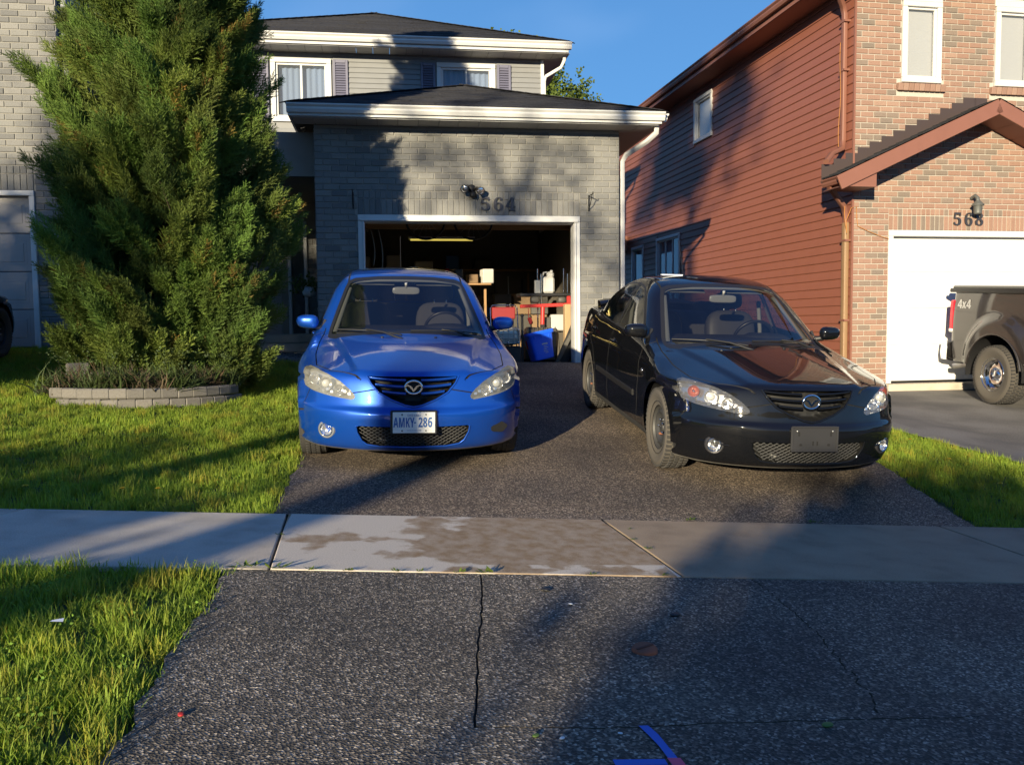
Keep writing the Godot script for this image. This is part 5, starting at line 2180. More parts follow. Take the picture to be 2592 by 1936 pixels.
func wheel(parent: Node, at: Vector3, out: float, steel: bool) -> void:
	var o := Node3D.new()
	o.name = "wheel"
	parent.add_child(o, true)
	o.position = at
	o.rotation.y = 0.0 if out > 0 else PI
	o.rotation.x = rng.randf() * TAU * (1.0 if out > 0 else -1.0)
	var key := "wheel_steel" if steel else "wheel_alloy"
	if not M.has(key):
		var set_ := {}
		set_.tyre = tyre_mesh(0.316, 0.20, 0.203, steel).mesh()
		set_.tread = tread_mesh(0.316, 0.20, steel).mesh()
		var ax := Transform3D(Basis(Vector3(0, -1, 0), Vector3(1, 0, 0), Vector3(0, 0, 1)), Vector3.ZERO)
		var rim := MB.new()
		if steel:
			rim.lathe([Vector2(0.0, 0.060), Vector2(0.028, 0.060), Vector2(0.034, 0.052), Vector2(0.036, 0.040), Vector2(0.085, 0.040), Vector2(0.098, 0.048), Vector2(0.112, 0.066), Vector2(0.125, 0.070), Vector2(0.140, 0.062), Vector2(0.160, 0.040), Vector2(0.176, 0.030), Vector2(0.180, 0.040), Vector2(0.184, 0.066), Vector2(0.192, 0.080), Vector2(0.206, 0.086), Vector2(0.208, 0.092), Vector2(0.202, 0.092)], 48, ax)
		else:
			rim.lathe([Vector2(0.0, 0.055), Vector2(0.03, 0.055), Vector2(0.035, 0.03), Vector2(0.18, -0.02), Vector2(0.185, 0.05), Vector2(0.195, 0.08), Vector2(0.207, 0.088), Vector2(0.202, 0.094)], 48, ax)
			for k in 5:
				for s: float in [-1.0, 1.0]:
					var a := TAU * k / 5 + s * 0.16
					rim.cbox(Vector3(0.058, cos(a) * 0.115, sin(a) * 0.115), Vector3(0.03, 0.15, 0.026), 0.006, Basis(Vector3(1, 0, 0), a))
		set_.rim = rim.mesh()
		var holes := MB.new()  # raised discs coloured as dark openings
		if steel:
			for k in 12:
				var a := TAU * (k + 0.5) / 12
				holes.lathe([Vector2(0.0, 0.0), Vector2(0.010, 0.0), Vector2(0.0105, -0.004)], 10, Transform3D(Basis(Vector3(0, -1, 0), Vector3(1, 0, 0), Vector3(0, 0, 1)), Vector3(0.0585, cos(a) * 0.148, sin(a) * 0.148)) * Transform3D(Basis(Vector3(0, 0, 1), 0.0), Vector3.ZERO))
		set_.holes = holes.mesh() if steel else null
		var nut := MB.new()
		nut.lathe([Vector2(0.0, 0.030), Vector2(0.006, 0.030), Vector2(0.0105, 0.024), Vector2(0.0105, 0.0)], 6, ax)
		set_.nut = nut.mesh()
		M[key] = set_
	var s: Dictionary = M[key]
	part(o, "tyre", s.tyre, M.dusty_rubber if steel else M.rubber)
	var tr := part(o, "tread", s.tread, M.rubber)
	part(o, "rim", s.rim, M.steel if steel else M.alu)
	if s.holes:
		part(o, "painted_vent_discs", s.holes, M.gap).set_meta("kind", "stuff")  # near-black discs: the shade inside the vents is put into colour
	for k in 5:
		var a := TAU * k / 5
		part(o, "wheel_nut", s.nut, M.chrome if k != 2 else M.rust, Transform3D(Basis(), Vector3(0.040, cos(a) * 0.058, sin(a) * 0.058)))

func build_cars() -> void:
	var hatch := Body.new(true)
	var skin1 := cut_panels(hatch, true)
	var blue := thing("blue_hatchback", "bright blue hatchback parked nose out in front of the open garage", "car", Vector3.ZERO)
	blue.transform = car_pose(0.145, -7.15, 0.6)
	assemble(blue, hatch, skin1, true, M.blue_paint, true)
	var sedan := Body.new(false)
	var skin2 := cut_panels(sedan, false)
	var black := thing("black_sedan", "black sedan on steel wheels with no licence plate, reflecting the red house", "car", Vector3.ZERO)
	black.transform = car_pose(2.89, -6.50, -1.5)
	assemble(black, sedan, skin2, false, M.black_paint, false)
	var third: Node3D = black.duplicate()
	third.name = numbered("dark_sedan")
	add_child(third)
	tag(third, "dark car whose wheel and wing just show at the left edge", "car")
	third.transform = Transform3D(Basis(Vector3.UP, PI), gp(-5.60, -11.55, 0.0)) * Transform3D(Basis(Vector3(1, 0, 0), -0.084), Vector3.ZERO)
	for c in third.get_children():
		if c is MeshInstance3D and c.material_override == M.black_paint:
			c.material_override = M.dark_car_paint

func assemble(car: Node3D, b: Body, c: Cut, hatch: bool, paint: Material, is_blue: bool) -> void:
	var lip_tag := 30
	c.cut(func(q: Vector3) -> float: return q.y - 0.186, [T_BUMPER], lip_tag, Vector3(-1, 0, 0.0), Vector3(1, 0.4, 1.0))
	part(car, "body_shell", c.take([T_BODY], 2).mesh(), paint)
	part(car, "bonnet", c.take([T_HOOD], 2).mesh(), paint)
	part(car, "front_bumper", c.take([T_BUMPER, T_FOG], 2).mesh(), paint)
	var lip := part(car, "bumper_lip", c.take([lip_tag], 2).mesh(), M.lip_grey)
	part(car, "roof", c.take([T_ROOF], 2).mesh(), paint)
	part(car, "shut_lines", c.take([T_GAP], 2, true).mesh(), M.gap).set_meta("kind", "stuff")
	part(car, "windscreen", c.take([T_SCREEN], 2).mesh(), M.car_glass)
	part(car, "rear_window", c.take([T_BACK_GLASS], 2).mesh(), M.car_glass)
	part(car, "window_surround", c.take([T_TRIM], 2).mesh(), M.black if not is_blue else M.black)
	for s in 2:
		part(car, "wing", c.take([T_FENDER], s).mesh(), paint)
		part(car, "front_door", c.take([T_DOOR], s).mesh(), paint)
		part(car, "rear_door", c.take([T_REAR_DOOR], s).mesh(), paint)
		part(car, "side_window", c.take([T_SIDE_GLASS], s).mesh(), M.car_glass)
		part(car, "side_window", c.take([T_REAR_SIDE_GLASS], s).mesh(), M.car_glass)
		part(car, "sill", c.take([T_SILL], s).mesh(), M.sill_dark)
		part(car, "tail_lamp", c.take([T_TAIL_LAMP], s).mesh(), M.tail_red)
		head_lamp(car, b, c, s, is_blue)
		fog_lamp(car, b, s, is_blue)
		var sg := -1.0 if s == 1 else 1.0
		door_mirror(car, sg, paint)
		# handles and rubbing strip
		for hz in [[-1.55, 0.835], [-2.52, 0.875]]:
			var hm := MB.new()
			var x := b.xat(hz[1], hz[0])
			hm.lump(Vector3(sg * (x + 0.012), hz[1], hz[0]), Vector3(0.03, 0.028, 0.19), 0.6, Basis(), 12, 8)
			hm.lump(Vector3(sg * (x - 0.006), hz[1] - 0.004, hz[0] + 0.01), Vector3(0.02, 0.055, 0.12), 0.9, Basis(), 12, 8)
			part(car, "door_handle", hm.mesh(), paint)
		var strip := MB.new()
		var rings := []
		for k in 30:
			var z := lerpf(-0.72, -2.16, k / 29.0)
			var y := 0.475 + 0.025 * k / 29.0
			var ring := PackedVector3Array()
			for q in [[-0.030, -0.004], [-0.022, 0.010], [0.022, 0.010], [0.030, -0.004]]:
				ring.append(Vector3(sg * (b.xat(y + q[0], z) + q[1]), y + q[0], z))
			rings.append(ring)
		strip.skin(rings, true, true)
		part(car, "side_moulding", strip.mesh(), M.black if not is_blue else paint)
		# repeater lamp on the wing
		var rp := MB.new()
		rp.lump(Vector3(sg * (b.xat(0.70, -0.47) + 0.002), 0.70, -0.47), Vector3(0.014, 0.032, 0.045), 1.0, Basis(), 12, 8)
		part(car, "side_repeater", rp.mesh(), M.lamp_bowl)
		# wheel wells
		for wz in [0.0, -2.64]:
			var wm := MB.new()
			var well := []
			for xx in [0.50, 0.56, 0.72, 0.835]:
				var ring := PackedVector3Array()
				for k in 25:
					var a := lerpf(-0.30, PI + 0.30, k / 24.0)
					var yy := 0.322 + sin(a) * 0.362
					var zz: float = wz + cos(a) * 0.362
					ring.append(Vector3(sg * minf(xx, b.xat(maxf(yy, 0.20), zz) - 0.012), yy, zz))
				well.append(ring)
			wm.skin(well, false)
			wm.box(Vector3(sg * 0.49, 0.44, wz), Vector3(0.02, 0.46, 0.7))
			part(car, "wheel_well", wm.mesh(), M.black)
			wheel(car, Vector3(sg * 0.757, 0.316, wz), sg, not is_blue)
	# under body
	var fl := MB.new()
	fl.box(Vector3(0, 0.24, -1.42), Vector3(0.98, 0.06, 3.9))
	fl.box(Vector3(0, 0.26, -1.32), Vector3(1.56, 0.05, 1.75))
	part(car, "floor_pan", fl.mesh(), M.black)
	grille(car, b, c, paint)
	emblem(car, b)
	plate(car, b, is_blue)
	interior(car, b, c, is_blue)
	wipers(car, b)
	var an := MB.new()
	an.tube([Vector3(0.0, 1.44 if not hatch else 1.40, -2.2 if not hatch else -3.0), Vector3(0.0, 1.80, -2.42 if not hatch else -3.2)], 0.0025, 6)
	part(car, "antenna", an.mesh(), M.black)
	if not hatch:
		var sp := MB.new()
		var rg := []
		for k in 17:
			var x := lerpf(-0.60, 0.60, k / 16.0)
			var zz := -3.50 + 0.10 * pow(absf(x) / 0.6, 2.0)
			var yy := 1.135 - 0.03 * pow(absf(x) / 0.6, 4.0)
			rg.append(PackedVector3Array([Vector3(x, yy - 0.05, zz + 0.10), Vector3(x, yy, zz + 0.06), Vector3(x, yy + 0.012, zz - 0.06), Vector3(x, yy - 0.004, zz - 0.09), Vector3(x, yy - 0.06, zz - 0.06)]))
		sp.skin(rg, true, true)
		part(car, "boot_spoiler", sp.mesh(), paint)
	if is_blue:
		# glass sunroof
		var sr := MB.new()
		var n := 12
		var base := 0
		for j in n + 1:
			for i in n + 1:
				var x := lerpf(-0.40, 0.40, float(i) / n)
				var z := lerpf(-1.52, -2.02, float(j) / n)
				var q := b.hit(Vector3(x, 1.0, z), Vector3(0, 1, 0))
				sr.vert(q + Vector3(0, 0.004, 0), b.grad(q))
		for j in n:
			for i in n:
				var a := j * (n + 1) + i
				sr.tri(a, a + 1, a + n + 2)
				sr.tri(a, a + n + 2, a + n + 1)
		part(car, "sunroof", sr.mesh(), M.sunroof_glass)
	else:
		var lf := MB.new()
		var q := b.hit(Vector3(-0.30, 1.0, -1.62), Vector3(0, 1, 0))
		lf.cbox(q + Vector3(0, 0.006, 0), Vector3(0.20, 0.012, 0.07), 0.004)
		part(car, "roof_sticker_pack", lf.mesh(), M.paper)

func head_lamp(car: Node3D, b: Body, c: Cut, s: int, hazed: bool) -> void:
	var o := Node3D.new()
	o.name = "head_lamp"
	car.add_child(o, true)
	var sg := -1.0 if s == 1 else 1.0
	part(o, "lens", c.take([T_LAMP], s).mesh(), M.hazed_lens if hazed else M.lamp_lens)
	part(o, "housing", lens_bowl(c, T_LAMP, 0.10, s).mesh(), M.lamp_silver if hazed else M.lamp_chrome)
	# reflectors: indicator, main beam, side beam
	var spots := [[0.722, 0.672, 0.040, 0.075, 0], [0.635, 0.650, 0.048, 0.055, 1], [0.540, 0.615, 0.040, 0.05, 2]]
	for k in spots:
		var z: float = b.zat(k[0], k[1]) - k[3]
		var tilt := Basis(Vector3(0, 1, 0), sg * (0.35 if k[4] == 0 else 0.15)) * Basis(Vector3(1, 0, 0), PI / 2)
		var rb := MB.new()
		var r: float = k[2]
		rb.lathe([Vector2(r * 1.05, 0.012), Vector2(r, 0.012), Vector2(r * 0.86, -0.010), Vector2(r * 0.6, -0.026), Vector2(r * 0.32, -0.034), Vector2(0.0, -0.036)], 28, Transform3D(tilt, Vector3(sg * k[0], k[1], z)))
		part(o, "reflector", rb.mesh(), M.lamp_bowl if k[4] != 0 else M.amber if not hazed else M.lamp_bowl)
		var bu := MB.new()
		if k[4] == 1:
			bu.lump(Vector3(sg * k[0], k[1], z + 0.004), Vector3(0.058, 0.058, 0.040), 1.0)
			part(o, "projector", bu.mesh(), M.lamp_bulb)
		else:
			bu.lump(Vector3(sg * k[0], k[1], z - 0.008), Vector3(0.020, 0.020, 0.045), 1.0, Basis(), 12, 8)
			part(o, "bulb", bu.mesh(), M.chrome)
	# bright facets low in the inner corner
	for k in 7:
		var x := 0.46 + k * 0.032
		var y := 0.592 + 0.010 * k / 7.0 + (0.014 if k % 2 else 0.0)
		var fm := MB.new()
		fm.cbox(Vector3(sg * x, y, b.zat(x, y) - 0.035), Vector3(0.026, 0.022, 0.012), 0.003, Basis(Vector3(0, 1, 0), sg * (0.2 + 0.1 * (k % 3))) * Basis(Vector3(1, 0, 0), -0.3 + 0.15 * (k % 4)))
		part(o, "facet", fm.mesh(), M.lamp_bowl)

func fog_lamp(car: Node3D, b: Body, s: int, is_blue: bool) -> void:
	var sg := -1.0 if s == 1 else 1.0
	var x := 0.628
	var y := 0.326
	var z := b.zat(x, y)
	var turn := Basis(Vector3(0, 1, 0), sg * 0.42) * Basis(Vector3(1, 0, 0), PI / 2)
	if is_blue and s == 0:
		# this one is gone: a flush black plate painted as the shade of its hole
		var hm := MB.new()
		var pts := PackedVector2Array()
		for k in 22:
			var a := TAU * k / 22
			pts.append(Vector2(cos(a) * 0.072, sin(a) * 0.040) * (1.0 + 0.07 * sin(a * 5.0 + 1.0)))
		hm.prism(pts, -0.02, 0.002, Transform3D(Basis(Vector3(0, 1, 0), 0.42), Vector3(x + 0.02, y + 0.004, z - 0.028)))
		part(car, "painted_fog_hole_plate", hm.mesh(), M.gap)
		return
	var o := Node3D.new()
	o.name = "fog_lamp"
	car.add_child(o, true)
	var at := Transform3D(turn, Vector3(sg * x, y, z - 0.012))
	var bez := MB.new()
	bez.lathe([Vector2(0.072, -0.02), Vector2(0.066, 0.002), Vector2(0.052, 0.004), Vector2(0.048, -0.012)], 28, at)
	part(o, "bezel", bez.mesh(), M.lamp_dark if not is_blue else M.fog_grey)
	var ring := MB.new()
	ring.lathe([Vector2(0.050, -0.008), Vector2(0.049, 0.010), Vector2(0.043, 0.012), Vector2(0.040, 0.002)], 28, at)
	part(o, "ring", ring.mesh(), M.chrome)
	var rf := MB.new()
	rf.lathe([Vector2(0.041, 0.002), Vector2(0.034, -0.010), Vector2(0.02, -0.020), Vector2(0.0, -0.022)], 24, at)
	part(o, "reflector", rf.mesh(), M.lamp_bowl)
	var ln := MB.new()
	ln.lathe([Vector2(0.041, 0.004), Vector2(0.030, 0.009), Vector2(0.015, 0.0115), Vector2(0.0, 0.012)], 24, at)
	part(o, "lens", ln.mesh(), M.lamp_lens)
	if not is_blue:
		# bars across the pocket
		for q in [[0.018, 0.0], [-0.030, 0.0]]:
			var bm := MB.new()
			var pts := []
			for k in 8:
				var xx := lerpf(0.47, 0.72, k / 7.0)
				var yy: float = y + q[0] - 0.02 * (1.0 - k / 7.0)
				pts.append(Vector3(sg * xx, yy, b.zat(xx, yy) - 0.020))
			bm.tube(pts, 0.006, 6)
			part(o, "pocket_bar", bm.mesh(), M.black_paint)

func door_mirror(car: Node3D, sg: float, paint: Material) -> void:
	var o := Node3D.new()
	o.name = "door_mirror"
	car.add_child(o, true)
	var mb := MB.new()
	# cap: rounded, tapering outwards and swept back
	var rings := []
	for k in 15:
		var t := k / 14.0
		var x := lerpf(0.765, 0.962, t)
		var e := 1.0 - pow(absf(t * 2.0 - 1.0), 3.2)
		var hh := lerpf(0.062, 0.050, t) * pow(maxf(e, 0.0), 0.45) + 0.002
		var ring := PackedVector3Array()
		for q in 20:
			var a := TAU * q / 20
			var cz := signf(cos(a)) * pow(absf(cos(a)), 0.75)
			var cy := signf(sin(a)) * pow(absf(sin(a)), 0.75)
			var zz := cz * (0.060 if cz > 0 else 0.040) * pow(maxf(e, 0.0), 0.5)
			ring.append(Vector3(sg * x, 1.003 + cy * hh + 0.004 * t, -0.70 + zz - t * 0.035))
		rings.append(ring)
	mb.skin(rings, true, true)
	part(o, "cap", mb.mesh(), paint)
	var gl := MB.new()
	gl.lump(Vector3(sg * 0.866, 1.003, -0.757), Vector3(0.15, 0.088, 0.012), 0.6)
	part(o, "glass", gl.mesh(), M.chrome)
	var arm := MB.new()
	arm.tube([Vector3(sg * 0.72, 0.955, -0.76), Vector3(sg * 0.76, 0.955, -0.73), Vector3(sg * 0.81, 0.965, -0.715)], 0.024, 10)
	arm.prism(pv([-0.09, 0.0, 0.09, 0.0, -0.05, 0.10]), -0.01, 0.01, Transform3D(Basis(Vector3(0, 0, 1) * -1.0, Vector3(-sg * 0.3, 1, 0).normalized(), Vector3(sg, 0.3 * 1, 0).normalized()), Vector3(sg * 0.742, 0.925, -0.80)))
	part(o, "arm", arm.mesh(), M.black)

func grille(car: Node3D, b: Body, c: Cut, paint: Material) -> void:
	var o := Node3D.new()
	o.name = "grille"
	car.add_child(o)
	part(o, "recess", c.take([T_GRILLE], 2, true).mesh(), M.intake)
	# bars: bowed strips across the opening
	for q in [[0.706, 0.315], [0.660, 0.275], [0.612, 0.225]]:
		for s: float in [-1.0, 1.0]:
			var bm := MB.new()
			var rings := []
			for k in 15:
				var x: float = lerpf(0.055, q[1], k / 14.0)
				var y: float = q[0] + 0.016 * pow(x / q[1], 2.0) - 0.008
				var z := b.zat(x, y) - 0.010
				rings.append(PackedVector3Array([Vector3(s * x, y + 0.010, z - 0.03), Vector3(s * x, y + 0.012, z - 0.004), Vector3(s * x, y + 0.004, z + 0.002), Vector3(s * x, y - 0.010, z - 0.004), Vector3(s * x, y - 0.008, z - 0.03)]))
			bm.skin(rings, true, true)
			part(o, "bar", bm.mesh(), paint)
	# rim of the grille
	var rim := MB.new()
	var path := []
	for s: float in [1.0, -1.0]:
		var line := [Vector2(0.333, 0.728), Vector2(0.306, 0.680), Vector2(0.249, 0.616), Vector2(0.16, 0.566), Vector2(0.06, 0.527), Vector2(0.0, 0.517)]
		if s < 0:
			line.reverse()
			line.remove_at(0)
		for q in line:
			path.append(Vector3(s * q.x, q.y, b.zat(q.x, q.y) + 0.002))
	rim.tube(path, 0.007, 8)
	part(o, "rim", rim.mesh(), paint)
	var i := Node3D.new()
	i.name = "lower_intake"
	car.add_child(i)
	part(i, "recess", c.take([T_INTAKE], 2, true).mesh(), M.intake)
	# diamond mesh
	var ik := pv([-0.403, 0.372, 0.403, 0.372, 0.398, 0.330, 0.365, 0.268, 0.33, 0.240, 0.24, 0.226, -0.24, 0.226, -0.33, 0.240, -0.365, 0.268, -0.398, 0.330])
	var mm := MB.new()
	for dir: float in [-1.0, 1.0]:
		for k in range(-24, 25):
			var last := Vector3.INF
			var px := k * 0.043
			for q in 9:
				var y := lerpf(0.222, 0.374, q / 8.0)
				var x := px + dir * (y - 0.3) * 1.6
				if poly_sd(ik, Vector2(x, y)) > 0.004:
					last = Vector3.INF
					continue
				var p := Vector3(x, y, b.zat(absf(x), y) - 0.030)
				if last != Vector3.INF:
					mm.tube([last, p], 0.0036, 4, false)
				last = p
	part(i, "mesh", mm.mesh(), M.mesh_black)
	# radiator and beam seen behind it
	var rd := MB.new()
	rd.box(Vector3(-0.1, 0.27, 0.755), Vector3(0.30, 0.03, 0.012))
	part(i, "cooler", rd.mesh(), M.alu)
	var rim2 := MB.new()
	var loop := []
	for q in [Vector2(0.0, 0.216), Vector2(0.24, 0.221), Vector2(0.335, 0.235), Vector2(0.372, 0.264), Vector2(0.405, 0.328), Vector2(0.412, 0.376)]:
		loop.append(q)
	for s: float in [1.0, -1.0]:
		var pts := []
		for q in loop:
			pts.append(Vector3(s * q.x, q.y, b.zat(q.x, q.y) + 0.001))
		rim2.tube(pts, 0.006, 8)
	part(i, "rim", rim2.mesh(), paint)

func emblem(car: Node3D, b: Body) -> void:
	var o := Node3D.new()
	o.name = "emblem"
	car.add_child(o)
	var z := b.zat(0.0, 0.655) + 0.006
	var ring := MB.new()
	var rings := []
	for k in 37:
		var a := TAU * k / 36
		var cx := cos(a) * 0.060
		var cy := sin(a) * 0.047
		var ring_pts := PackedVector3Array()
		var d := Vector3(cos(a), sin(a), 0)
		for q in 8:
			var t := TAU * q / 8
			ring_pts.append(Vector3(cx, 0.655 + cy, z) + d * cos(t) * 0.0085 + Vector3(0, 0, 1) * sin(t) * 0.007)
		rings.append(ring_pts)
	ring.skin(rings, true, false)
	part(o, "ring", ring.mesh(), M.chrome)
	var disc := MB.new()
	disc.lathe([Vector2(0.058, 0.0), Vector2(0.0, 0.001)], 32, Transform3D(Basis(Vector3(1, 0, 0), Vector3(0, 0, 1) * 1.0, Vector3(0, -0.78, 0)), Vector3(0, 0.655, z - 0.004)))
	part(o, "ground", disc.mesh(), M.gap)
	# the winged M
	var wing := MB.new()
	for s: float in [-1.0, 1.0]:
		var pts := PackedVector2Array([Vector2(0.0, -0.018), Vector2(s * 0.010, -0.002), Vector2(s * 0.024, 0.012), Vector2(s * 0.042, 0.016), Vector2(s * 0.056, 0.010), Vector2(s * 0.054, 0.004), Vector2(s * 0.042, 0.006), Vector2(s * 0.028, -0.002), Vector2(s * 0.016, -0.018), Vector2(0.0, -0.036)])
		wing.prism(pts, 0.0, 0.007, Transform3D(Basis(), Vector3(0, 0.658, z - 0.003)))
	part(o, "wing", wing.mesh(), M.chrome)

func plate(car: Node3D, b: Body, lettered: bool) -> void:
	var o := Node3D.new()
	o.name = "licence_plate" if lettered else "plate_holder"
	car.add_child(o)
	o.position = Vector3(0.0, 0.415, 0.905)
	o.rotation.x = -0.06
	var fm := MB.new()
	fm.cbox(Vector3(0, 0, -0.012), Vector3(0.335, 0.176, 0.024), 0.008)
	part(o, "frame", fm.mesh(), M.black if lettered else M.holder_grey)
	if not lettered:
		var rim := MB.new()
		for q in [[0.0, 0.082, 0.335, 0.012], [0.0, -0.082, 0.335, 0.012], [-0.161, 0.0, 0.012, 0.152], [0.161, 0.0, 0.012, 0.152]]:
			rim.cbox(Vector3(q[0], q[1], 0.003), Vector3(q[2], q[3], 0.008), 0.002)
		part(o, "rim", rim.mesh(), M.holder_grey)
		for q in [[-0.115, 0.035, 0.012, 0.03], [0.115, 0.035, 0.012, 0.03], [-0.012, -0.03, 0.010, 0.028], [0.018, -0.03, 0.010, 0.028], [0.10, -0.04, 0.018, 0.015], [-0.10, -0.04, 0.018, 0.015]]:
			var sm := MB.new()
			sm.box(Vector3(q[0], q[1], 0.0004), Vector3(q[2], q[3], 0.003))
			part(o, "slot", sm.mesh(), M.gap)
		for q in [-0.13, 0.125]:
			var bt := MB.new()
			bt.lump(Vector3(q, 0.055, 0.003), Vector3(0.012, 0.012, 0.010), 1.0, Basis(), 10, 6)
			part(o, "screw", bt.mesh(), M.galv)
		return
	var pm := MB.new()
	pm.cbox(Vector3(0, 0, 0.002), Vector3(0.302, 0.150, 0.006), 0.002)
	part(o, "sheet", pm.mesh(), M.plate)
	text(o, "province", "ONTARIO", 0.015, M.plate_blue, Transform3D(Basis(), Vector3(0.0, 0.052, 0.0062)), true, 0.001)
	text(o, "characters", "AMKY", 0.062, M.plate_blue, Transform3D(Basis.from_scale(Vector3(0.62, 1.12, 1)), Vector3(-0.072, 0.0, 0.0065)), false, 0.0016, true)
	text(o, "characters", "286", 0.062, M.plate_blue, Transform3D(Basis.from_scale(Vector3(0.72, 1.12, 1)), Vector3(0.080, 0.0, 0.0065)), false, 0.0016, true)
	text(o, "motto", "YOURS TO DISCOVER", 0.008, M.plate_blue, Transform3D(Basis(), Vector3(0.0, -0.056, 0.0062)), false, 0.001)
	var cr := MB.new()
	cr.prism(pv([-0.006, -0.006, 0.006, -0.006, 0.008, 0.004, 0.003, 0.002, 0.0, 0.009, -0.003, 0.002, -0.008, 0.004]), 0.0, 0.0015, Transform3D(Basis(), Vector3(0.007, 0.0, 0.005)))
	part(o, "crown", cr.mesh(), M.plate_blue)
	for q in [[-0.085, 0.058], [0.085, 0.058], [-0.085, -0.058], [0.085, -0.058]]:
		var bt := MB.new()
		bt.lump(Vector3(q[0], q[1], 0.006), Vector3(0.011, 0.011, 0.008), 1.0, Basis(), 10, 6)
		part(o, "screw", bt.mesh(), M.iron)

func screen_at(b: Body, x: float, y: float) -> Vector3:
	return b.hit(Vector3(x, y, -1.6), Vector3(0, 0, 1), 0.0)

